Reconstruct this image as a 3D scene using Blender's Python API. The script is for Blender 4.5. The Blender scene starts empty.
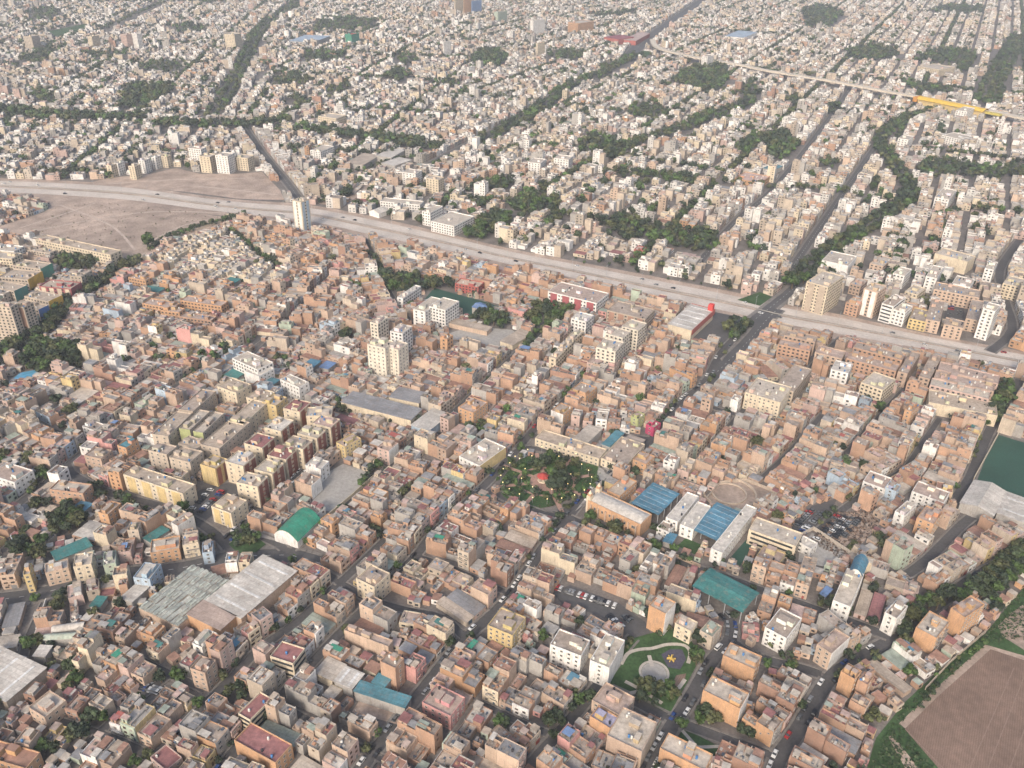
import bpy, math, random, time
import numpy as np
from mathutils import Vector
from mathutils.geometry import tessellate_polygon

T0 = time.time()
RNG = random.Random(11)
NPR = np.random.default_rng(5)
S = bpy.context.scene
COL = S.collection

# ------------------------------------------------------------------ camera
CAM_H, FPX, PITCH, ROLL = 307.0, 860.0, math.radians(30), math.radians(1)
_F = np.array([0, math.cos(PITCH), -math.sin(PITCH)])
_r = np.array([1.0, 0, 0]); _u = np.array([0, math.sin(PITCH), math.cos(PITCH)])
_R = _r*math.cos(ROLL) + _u*math.sin(ROLL)
_U = -_r*math.sin(ROLL) + _u*math.cos(ROLL)
CAM = np.array([0, 0, CAM_H])


def G(px, py, z=0.0):
    """The point of the horizontal plane at height z seen at pixel (px, py): how the survey of the photo becomes a map in metres."""
    d = _R*(px-512)/FPX - _U*(py-384)/FPX + _F
    t = (z-CAM_H)/d[2]
    p = CAM + d*t
    return (float(p[0]), float(p[1]))


def GL(pts, z=0.0):
    return [G(x, y, z) for x, y in pts]


def proj(x, y, z=0.0):
    d = np.stack([np.asarray(x, float), np.asarray(y, float), np.asarray(z, float)-CAM_H+0*np.asarray(x, float)], -1)
    zz = d @ _F
    return 512 + FPX*(d @ _R)/zz, 384 - FPX*(d @ _U)/zz


def in_px(x, y, m=110, z=0):
    px, py = proj(x, y, z)
    return -m < px < 1024+m and -40 < py < 768+m


cam_data = bpy.data.cameras.new('camera')
cam = bpy.data.objects.new('camera', cam_data)
COL.objects.link(cam)
cam_data.sensor_fit = 'HORIZONTAL'
cam_data.sensor_width = 36
cam_data.lens = FPX/1024*36
cam_data.clip_start = 1
cam_data.clip_end = 30000
from mathutils import Matrix
cam.matrix_world = Matrix(((_R[0], _U[0], -_F[0], 0), (_R[1], _U[1], -_F[1], 0), (_R[2], _U[2], -_F[2], CAM_H), (0, 0, 0, 1)))
S.camera = cam

# ------------------------------------------------------------------ light
SUN_EL, SUN_AZ = math.radians(33), math.atan2(-0.94, -0.34)   # azimuth as a maths angle of the direction TO the sun
W = bpy.data.worlds.new('World')
S.world = W
W.use_nodes = True
wn = W.node_tree
wn.nodes.clear()
sky = wn.nodes.new('ShaderNodeTexSky')
sky.sky_type = 'NISHITA'
sky.sun_disc = False
sky.sun_elevation = SUN_EL
sky.sun_rotation = math.pi/2 - SUN_AZ
sky.air_density = 1.0
sky.dust_density = 5.0
sky.ozone_density = 1.0
bg = wn.nodes.new('ShaderNodeBackground')
bg.inputs[1].default_value = 0.15
out = wn.nodes.new('ShaderNodeOutputWorld')
wn.links.new(sky.outputs[0], bg.inputs[0])
wn.links.new(bg.outputs[0], out.inputs[0])
sl = bpy.data.lights.new('sun', 'SUN')
sl.energy = 1.5
sl.angle = math.radians(11)
sl.color = (1.0, 0.90, 0.80)
so = bpy.data.objects.new('sun', sl)
COL.objects.link(so)
sd = Vector((math.cos(SUN_EL)*math.cos(SUN_AZ), math.cos(SUN_EL)*math.sin(SUN_AZ), math.sin(SUN_EL)))
so.rotation_euler = sd.to_track_quat('Z', 'Y').to_euler()
S.view_settings.view_transform = 'Standard'
S.view_settings.look = 'None'
S.view_settings.exposure = 0.72
S.view_settings.gamma = 1
S.view_settings.use_curve_mapping = False
try:
    S.cycles.max_bounces = 4
    S.cycles.diffuse_bounces = 2
    S.cycles.glossy_bounces = 2
    S.cycles.volume_bounces = 0
    S.cycles.use_denoising = True
    S.cycles.adaptive_threshold = 0.02
except Exception:
    pass

# ------------------------------------------------------------------ materials


def new_mat(name):
    m = bpy.data.materials.new(name)
    m.use_nodes = True
    nt = m.node_tree
    b = nt.nodes['Principled BSDF']
    b.inputs['Roughness'].default_value = 0.85
    b.inputs['Specular IOR Level'].default_value = 0.25
    return m, nt, b


def noise_mul(nt, b, colsock, scales, coord='pos'):
    """multiply a colour by soft stains of several sizes"""
    geo = nt.nodes.new('ShaderNodeNewGeometry')
    cur = colsock
    for sc, amt, det in scales:
        n = nt.nodes.new('ShaderNodeTexNoise')
        n.inputs['Scale'].default_value = sc
        n.inputs['Detail'].default_value = det
        nt.links.new(geo.outputs['Position'], n.inputs['Vector'])
        mr = nt.nodes.new('ShaderNodeMapRange')
        mr.inputs[1].default_value = 0.3
        mr.inputs[2].default_value = 0.7
        mr.inputs[3].default_value = 1-amt
        mr.inputs[4].default_value = 1+amt*0.7
        nt.links.new(n.outputs['Fac'], mr.inputs[0])
        mx = nt.nodes.new('ShaderNodeVectorMath')
        mx.operation = 'SCALE'
        nt.links.new(cur, mx.inputs[0])
        nt.links.new(mr.outputs[0], mx.inputs['Scale'])
        cur = mx.outputs[0]
    nt.links.new(cur, b.inputs['Base Color'])
    return cur


def attr_mat(name, scales, rough=0.88, streak=0.0):
    m, nt, b = new_mat(name)
    a = nt.nodes.new('ShaderNodeAttribute')
    a.attribute_name = 'Col'
    b.inputs['Roughness'].default_value = rough
    cur = noise_mul(nt, b, a.outputs['Color'], scales)
    if streak:
        # rain streaks and patches of bare render running down the walls
        geo = nt.nodes.new('ShaderNodeNewGeometry')
        mp_ = nt.nodes.new('ShaderNodeMapping')
        mp_.inputs['Scale'].default_value = (1.1, 1.1, .14)
        n = nt.nodes.new('ShaderNodeTexNoise')
        n.inputs['Scale'].default_value = 1.3
        n.inputs['Detail'].default_value = 4
        cr_ = nt.nodes.new('ShaderNodeMapRange')
        cr_.inputs[1].default_value = .5
        cr_.inputs[2].default_value = .68
        cr_.inputs[3].default_value = 0
        cr_.inputs[4].default_value = streak
        mx = nt.nodes.new('ShaderNodeMixRGB')
        mx.inputs[2].default_value = (.20, .165, .14, 1)
        nt.links.new(geo.outputs['Position'], mp_.inputs['Vector'])
        nt.links.new(mp_.outputs[0], n.inputs['Vector'])
        nt.links.new(n.outputs['Fac'], cr_.inputs[0])
        nt.links.new(cr_.outputs[0], mx.inputs[0])
        nt.links.new(cur, mx.inputs[1])
        nt.links.new(mx.outputs[0], b.inputs['Base Color'])
    return m


def flat_mat(name, col, scales=(), rough=0.88, spec=0.25):
    m, nt, b = new_mat(name)
    b.inputs['Roughness'].default_value = rough
    b.inputs['Specular IOR Level'].default_value = spec
    if scales:
        rgb = nt.nodes.new('ShaderNodeRGB')
        rgb.outputs[0].default_value = (*col, 1)
        noise_mul(nt, b, rgb.outputs[0], scales)
    else:
        b.inputs['Base Color'].default_value = (*col, 1)
    return m


M_WALL = attr_mat('masonry', [(0.22, 0.15, 3), (1.6, 0.14, 4)], .88, .42)
M_ROOF = attr_mat('roof_surface', [(0.12, 0.16, 2), (0.5, 0.28, 5), (2.5, 0.16, 3)])
M_LEAF = attr_mat('leaf', [(0.35, 0.22, 2), (1.2, 0.25, 3)], 0.7)
M_PAINT = attr_mat('car_paint', [], 0.3)
M_GLASS = flat_mat('window_glass', (0.035, 0.04, 0.045), [], 0.25, 0.4)
M_FRAME = flat_mat('window_frame', (0.5, 0.48, 0.44), [])
M_WOOD = flat_mat('dark_wood', (0.12, 0.06, 0.035))
M_CURTAIN = flat_mat('curtained_glass', (0.20, 0.175, 0.15), [], 0.35, 0.4)
M_CARGLASS = flat_mat('car_glass', (0.02, 0.025, 0.03), [], 0.15, 0.5)
M_TYRE = flat_mat('tyre', (0.02, 0.02, 0.02))
M_DOOR = attr_mat('door_metal', [(2.0, 0.2, 2)], 0.6)
M_TANK = attr_mat('tank_plastic', [], 0.5)
M_BARK = flat_mat('bark', (0.10, 0.075, 0.05), [(2.0, 0.3, 3)])
M_ASPH = flat_mat('asphalt', (0.085, 0.082, 0.082), [(0.06, 0.2, 3), (0.7, 0.2, 4)])
M_AVE = flat_mat('avenue_asphalt', (0.09, 0.088, 0.088), [(0.06, 0.15, 3), (0.6, 0.15, 4)])
M_CONC = flat_mat('concrete_road', (0.48, 0.43, 0.38), [(0.05, 0.16, 3), (0.5, 0.12, 4)])
M_PAVE = flat_mat('pavement_concrete', (0.19, 0.175, 0.16), [(0.3, 0.2, 3), (1.5, 0.15, 3)])
M_DUST = flat_mat('dusty_earth', (0.37, 0.29, 0.235), [(0.012, 0.26, 6), (0.07, 0.3, 6), (0.5, 0.24, 5)])
M_GROUND = flat_mat('town_ground', (0.165, 0.148, 0.135), [(0.02, 0.18, 3), (0.12, 0.3, 5), (0.8, 0.25, 4)])
M_YARD = flat_mat('yard_concrete', (0.33, 0.315, 0.29), [(0.06, 0.15, 3), (0.5, 0.18, 4)])
M_LAWN = flat_mat('lawn', (0.045, 0.088, 0.032), [(0.08, 0.3, 4), (0.8, 0.35, 4)])
M_TURF = flat_mat('sports_turf', (0.03, 0.075, 0.055), [(0.05, 0.15, 3), (0.8, 0.12, 3)])
M_WHITE = flat_mat('white_paint', (0.7, 0.69, 0.66), [(1.5, 0.12, 3)])
M_PATH = flat_mat('path_paving', (0.42, 0.38, 0.33), [(0.8, 0.16, 3)])
M_SOIL2 = flat_mat('play_surface', (0.075, 0.07, 0.095), [(0.8, 0.2, 3)])
M_STEEL = flat_mat('painted_steel', (0.3, 0.31, 0.32), [], 0.5)
M_WATER = flat_mat('pool_water', (0.10, 0.33, 0.52), [(0.3, 0.2, 2)], 0.1, 0.5)
M_YEL = flat_mat('yellow_play_paint', (0.50, 0.36, 0.10))
M_BRICKPATH = flat_mat('reddish_paving', (0.36, 0.23, 0.185), [(0.8, 0.16, 3)])

# ploughed soil with furrows running along the field
M_FIELD, nt, b = new_mat('ploughed_soil')
geo = nt.nodes.new('ShaderNodeNewGeometry')
mp = nt.nodes.new('ShaderNodeMapping')
mp.inputs['Rotation'].default_value = (0, 0, -math.radians(60))
wv = nt.nodes.new('ShaderNodeTexWave')
wv.bands_direction = 'Y'
wv.inputs['Scale'].default_value = 0.35
wv.inputs['Distortion'].default_value = 1.2
wv.inputs['Detail'].default_value = 2
cr = nt.nodes.new('ShaderNodeMixRGB')
cr.inputs[1].default_value = (0.170, 0.115, 0.088, 1)
cr.inputs[2].default_value = (0.212, 0.148, 0.114, 1)
nt.links.new(geo.outputs['Position'], mp.inputs['Vector'])
nt.links.new(mp.outputs[0], wv.inputs['Vector'])
nt.links.new(wv.outputs['Fac'], cr.inputs[0])
noise_mul(nt, b, cr.outputs[0], [(0.03, 0.2, 5), (0.3, 0.18, 5), (2.0, 0.14, 3)])

# corrugated roofing sheets: rows of sheets of slightly different age
M_SHEET, nt, b = new_mat('corrugated_sheet')
a = nt.nodes.new('ShaderNodeAttribute')
a.attribute_name = 'Col'
tc = nt.nodes.new('ShaderNodeTexCoord')
bk = nt.nodes.new('ShaderNodeTexBrick')
bk.inputs['Scale'].default_value = 1.0
bk.inputs['Brick Width'].default_value = 5.5
bk.inputs['Row Height'].default_value = 2.1
bk.inputs['Mortar Size'].default_value = 0.06
bk.inputs['Color1'].default_value = (1.08, 1.08, 1.08, 1)
bk.inputs['Color2'].default_value = (0.82, 0.82, 0.82, 1)
bk.inputs['Mortar'].default_value = (0.66, 0.66, 0.66, 1)
vm = nt.nodes.new('ShaderNodeVectorMath')
vm.operation = 'MULTIPLY'
nt.links.new(tc.outputs['Object'], bk.inputs['Vector'])
nt.links.new(a.outputs['Color'], vm.inputs[0])
nt.links.new(bk.outputs['Color'], vm.inputs[1])
b.inputs['Roughness'].default_value = 0.6
cur = noise_mul(nt, b, vm.outputs[0], [(0.1, 0.2, 3), (0.9, 0.2, 4)])
rn = nt.nodes.new('ShaderNodeTexNoise')
rn.inputs['Scale'].default_value = .38
rn.inputs['Detail'].default_value = 7
rn.inputs['Roughness'].default_value = .7
rm = nt.nodes.new('ShaderNodeMapRange')
rm.inputs[1].default_value = .52
rm.inputs[2].default_value = .72
rm.inputs[4].default_value = .6
mx = nt.nodes.new('ShaderNodeMixRGB')
mx.inputs[2].default_value = (.25, .185, .145, 1)
nt.links.new(tc.outputs['Object'], rn.inputs['Vector'])
nt.links.new(rn.outputs['Fac'], rm.inputs[0])
nt.links.new(rm.outputs[0], mx.inputs[0])
nt.links.new(cur, mx.inputs[1])
nt.links.new(mx.outputs[0], b.inputs['Base Color'])

M_LAMP, nt, b = new_mat('lit_globe')
b.inputs['Base Color'].default_value = (0.9, 0.8, 0.5, 1)
b.inputs['Emission Color'].default_value = (1.0, 0.70, 0.22, 1)
b.inputs['Emission Strength'].default_value = 1.1

# ------------------------------------------------------------------ mesh building


class MB:
    """collects shapes for ONE mesh; every face has a colour (attribute Col) and a material slot"""

    def __init__(s):
        s.v, s.f, s.c, s.m = [], [], [], []

    def face(s, pts, col=(.5, .5, .5), mi=0):
        n = len(s.v)
        s.v.extend(pts)
        s.f.append(tuple(range(n, n+len(pts))))
        s.c.append(col)
        s.m.append(mi)

    def box(s, x0, x1, y0, y1, z0, z1, col=(.5, .5, .5), mi=0, top=True, bottom=False, topcol=None):
        n = len(s.v)
        s.v.extend([(x0, y0, z0), (x1, y0, z0), (x1, y1, z0), (x0, y1, z0), (x0, y0, z1), (x1, y0, z1), (x1, y1, z1), (x0, y1, z1)])
        fs = [(0, 1, 5, 4), (1, 2, 6, 5), (2, 3, 7, 6), (3, 0, 4, 7)]
        cs = [col]*4
        if top:
            fs.append((4, 5, 6, 7)); cs.append(topcol or col)
        if bottom:
            fs.append((3, 2, 1, 0)); cs.append(col)
        for f, c in zip(fs, cs):
            s.f.append(tuple(n+i for i in f)); s.c.append(c); s.m.append(mi)

    def tube(s, cx, cy, z0, z1, r0, r1, n=8, col=(.5, .5, .5), mi=0, cap=True):
        k = len(s.v)
        for i in range(n):
            a = 2*math.pi*i/n
            s.v.append((cx+r0*math.cos(a), cy+r0*math.sin(a), z0))
        for i in range(n):
            a = 2*math.pi*i/n
            s.v.append((cx+r1*math.cos(a), cy+r1*math.sin(a), z1))
        for i in range(n):
            j = (i+1) % n
            s.f.append((k+i, k+j, k+n+j, k+n+i)); s.c.append(col); s.m.append(mi)
        if cap:
            s.f.append(tuple(k+n+i for i in range(n))); s.c.append(col); s.m.append(mi)

    def prism(s, poly, z0, z1, col, mi=0, topcol=None):
        """vertical prism over a counter-clockwise polygon"""
        n = len(poly)
        for i in range(n):
            a, b_ = poly[i], poly[(i+1) % n]
            s.face([(a[0], a[1], z0), (b_[0], b_[1], z0), (b_[0], b_[1], z1), (a[0], a[1], z1)], col, mi)
        s.sheet(poly, z1, topcol or col, mi)

    def sheet(s, poly, z, col=(.5, .5, .5), mi=0):
        tri = tessellate_polygon([[Vector((p[0], p[1], 0)) for p in poly]])
        ar = sum(poly[i][0]*poly[(i+1) % len(poly)][1]-poly[(i+1) % len(poly)][0]*poly[i][1] for i in range(len(poly)))
        for t in tri:
            a, b_, c = (poly[i] for i in t)
            if (b_[0]-a[0])*(c[1]-a[1])-(b_[1]-a[1])*(c[0]-a[0]) < 0:
                b_, c = c, b_
            s.face([(a[0], a[1], z), (b_[0], b_[1], z), (c[0], c[1], z)], col, mi)

    def mesh(s, name, mats):
        me = bpy.data.meshes.new(name)
        me.from_pydata(s.v, [], s.f)
        for m in mats:
            me.materials.append(m)
        if len(mats) > 1:
            me.polygons.foreach_set('material_index', s.m)
        at = me.attributes.new('Col', 'FLOAT_COLOR', 'FACE')
        arr = np.ones((len(s.f), 4), np.float32)
        arr[:, :3] = np.array(s.c, np.float32).reshape(-1, 3)
        at.data.foreach_set('color', arr.ravel())
        return me

    def build(s, name, mats, parent=None, loc=(0, 0, 0), rz=0):
        return link(name, s.mesh(name, mats if isinstance(mats, (list, tuple)) else [mats]), parent, loc, rz)


def link(name, me, parent=None, loc=(0, 0, 0), rz=0):
    o = bpy.data.objects.new(name, me)
    COL.objects.link(o)
    o.location = loc
    o.rotation_euler = (0, 0, rz)
    if parent is not None:
        o.parent = parent
    return o


def thing(name, label, cat, loc, rz=0, group=None):
    o = link(name, None, None, loc, rz)
    o.empty_display_size = 0.5
    return tag(o, label, cat, group)


def tag(o, label, cat, group=None):
    o['label'] = label
    o['category'] = cat
    if group:
        o['group'] = group
    return o


def struct(name, mb, mats):
    o = mb.build(name, mats)
    o['kind'] = 'structure'
    return o


ORD = 'zeroth first second third fourth fifth sixth seventh eighth ninth tenth eleventh twelfth thirteenth fourteenth fifteenth sixteenth seventeenth eighteenth nineteenth'.split()
TENS = {2: 'twent', 3: 'thirt', 4: 'fort', 5: 'fift', 6: 'sixt', 7: 'sevent', 8: 'eight', 9: 'ninet'}


def ordinal(n):
    if n < 20:
        return ORD[n]
    t, u = divmod(n, 10)
    if t >= 10:
        return 'hundred-and-' + ordinal(n-100) if n > 100 else 'hundredth'
    return TENS[t]+('ieth' if u == 0 else 'y-'+ORD[u])


# ------------------------------------------------------------------ occupancy map (1 m cells): 0 free, 1 road, 2 reserved, 3 built
OX0, OY0, OW, OH = -2300, 100, 4600, 3300
OCC = np.zeros((OH, OW), np.uint8)


def fill_poly(poly, val, only_free=False):
    p = np.array(poly)
    x0, x1 = int(max(p[:, 0].min()-OX0-1, 0)), int(min(p[:, 0].max()-OX0+2, OW))
    y0, y1 = int(max(p[:, 1].min()-OY0-1, 0)), int(min(p[:, 1].max()-OY0+2, OH))
    if x1 <= x0 or y1 <= y0:
        return
    xs = np.arange(x0, x1)+0.5+OX0
    ys = np.arange(y0, y1)+0.5+OY0
    X, Y = np.meshgrid(xs, ys)
    ins = np.zeros(X.shape, bool)
    n = len(p)
    for i in range(n):
        ax, ay = p[i]
        bx, by = p[(i+1) % n]
        if ay == by:
            continue
        c = ((ay > Y) != (by > Y)) & (X < (bx-ax)*(Y-ay)/(by-ay)+ax)
        ins ^= c
    sub = OCC[y0:y1, x0:x1]
    if only_free:
        ins &= sub == 0
    sub[ins] = val


def rect_poly(cx, cy, wx, wy, ang, grow=0.0):
    c, s_ = math.cos(ang), math.sin(ang)
    hx, hy = wx/2+grow, wy/2+grow
    return [(cx+c*x-s_*y, cy+s_*x+c*y) for x, y in ((-hx, -hy), (hx, -hy), (hx, hy), (-hx, hy))]


def rect_free(cx, cy, wx, wy, ang, inset=0.7):
    c, s_ = math.cos(ang), math.sin(ang)
    nx, ny = max(2, int(wx/1.3)+1), max(2, int(wy/1.3)+1)
    xs = np.linspace(-wx/2+inset, wx/2-inset, nx)
    ys = np.linspace(-wy/2+inset, wy/2-inset, ny)
    X, Y = np.meshgrid(xs, ys)
    gx = (cx+c*X-s_*Y-OX0).astype(int)
    gy = (cy+s_*X+c*Y-OY0).astype(int)
    if gx.min() < 0 or gy.min() < 0 or gx.max() >= OW or gy.max() >= OH:
        return False
    return not OCC[gy, gx].any()


def strip_polys(pts, w):
    """left and right edge points of a road of width w along pts, mitred"""
    L, R = [], []
    n = len(pts)
    for i, p in enumerate(pts):
        a = pts[max(i-1, 0)]
        b_ = pts[min(i+1, n-1)]
        dx, dy = b_[0]-a[0], b_[1]-a[1]
        l = math.hypot(dx, dy) or 1
        nx, ny = -dy/l, dx/l
        L.append((p[0]+nx*w/2, p[1]+ny*w/2))
        R.append((p[0]-nx*w/2, p[1]-ny*w/2))
    return L, R


def smooth(pts, k=6):
    """Catmull-Rom through pts"""
    out_ = []
    n = len(pts)
    for i in range(n-1):
        p0, p1, p2, p3 = pts[max(i-1, 0)], pts[i], pts[i+1], pts[min(i+2, n-1)]
        for j in range(k):
            t = j/k
            q = []
            for d in (0, 1):
                q.append(0.5*(2*p1[d]+(p2[d]-p0[d])*t+(2*p0[d]-5*p1[d]+4*p2[d]-p3[d])*t*t+(3*p1[d]-p0[d]-3*p2[d]+p3[d])*t**3))
            out_.append(tuple(q))
    out_.append(pts[-1])
    return out_


def lerp(a, b_, t):
    return (a[0]+(b_[0]-a[0])*t, a[1]+(b_[1]-a[1])*t)


def along(pts, step, start=0.0):
    """points every step metres along a polyline: (x, y, angle)"""
    out_ = []
    d = start
    for a, b_ in zip(pts, pts[1:]):
        l = math.hypot(b_[0]-a[0], b_[1]-a[1])
        if l < 1e-6:
            continue
        ang = math.atan2(b_[1]-a[1], b_[0]-a[0])
        while d < l:
            out_.append((a[0]+(b_[0]-a[0])*d/l, a[1]+(b_[1]-a[1])*d/l, ang))
            d += step
        d -= l
    return out_


# ------------------------------------------------------------------ ground
gm = MB()
gm.face([(-9000, -1500, -0.03), (9000, -1500, -0.03), (9000, 12000, -0.03), (-9000, 12000, -0.03)])
struct('ground', gm, M_GROUND)

# ------------------------------------------------------------------ freeway
FU = [(-60, 181), (0, 181), (118, 187), (200, 198), (245, 203), (308, 208), (381, 222), (456, 239), (511, 252), (587, 267), (662, 282), (742, 298), (783, 308), (843, 319), (918, 335), (1023, 355), (1090, 367)]
FV = [(-60, 193), (0, 193), (118, 200), (200, 210), (245, 215), (308, 222), (381, 238), (456, 253), (512, 266), (587, 282), (662, 299), (742, 316), (783, 325), (843, 336), (918, 349), (1023, 370), (1090, 383)]
gu, gv = GL(FU), GL(FV)


def fstrip(t0, t1, z, mat, name):
    mb = MB()
    A = smooth([lerp(a, b_, t0) for a, b_ in zip(gu, gv)], 4)
    B_ = smooth([lerp(a, b_, t1) for a, b_ in zip(gu, gv)], 4)
    for i in range(len(A)-1):
        mb.face([(*B_[i], z), (*B_[i+1], z), (*A[i+1], z), (*A[i], z)])
    struct(name, mb, mat)
    return A, B_


fstrip(-0.25, 1.25, 0.00, M_DUST, 'freeway_verge')
fstrip(-0.02, 0.36, 0.06, M_CONC, 'freeway')
FA, FB = fstrip(0.54, 0.92, 0.06, M_CONC, 'freeway')
fm = MB()
for t in (0.17, 0.73):
    ln = smooth([lerp(a, b_, t) for a, b_ in zip(gu, gv)], 4)
    for x, y, a in along(ln, 9.0):
        fm.face([(q[0], q[1], 0.10) for q in rect_poly(x, y, 3.2, 0.28, a)])
struct('freeway_markings', fm, M_WHITE)
bar = MB()
ln = smooth([lerp(a, b_, 0.45) for a, b_ in zip(gu, gv)], 4)
for x, y, a in along(ln, 6.0):
    q = rect_poly(x, y, 6.02, 0.5, a)
    bar.prism(q, 0.0, 0.85, (0.27, 0.26, 0.24))
tag(bar.build('median_barrier', M_WALL), 'long low concrete barrier along the middle of the freeway', 'barrier')
fw_poly = [lerp(a, b_, -0.22) for a, b_ in zip(gu, gv)] + [lerp(a, b_, 1.22) for a, b_ in zip(gu, gv)][::-1]
fill_poly(fw_poly, 1)
FWX = np.array([lerp(a, b_, .5)[0] for a, b_ in zip(gu, gv)])
FWY = np.array([lerp(a, b_, .5)[1] for a, b_ in zip(gu, gv)])
_o = np.argsort(FWX)


def north(x, y):
    return y > np.interp(x, FWX[_o], FWY[_o])


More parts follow.
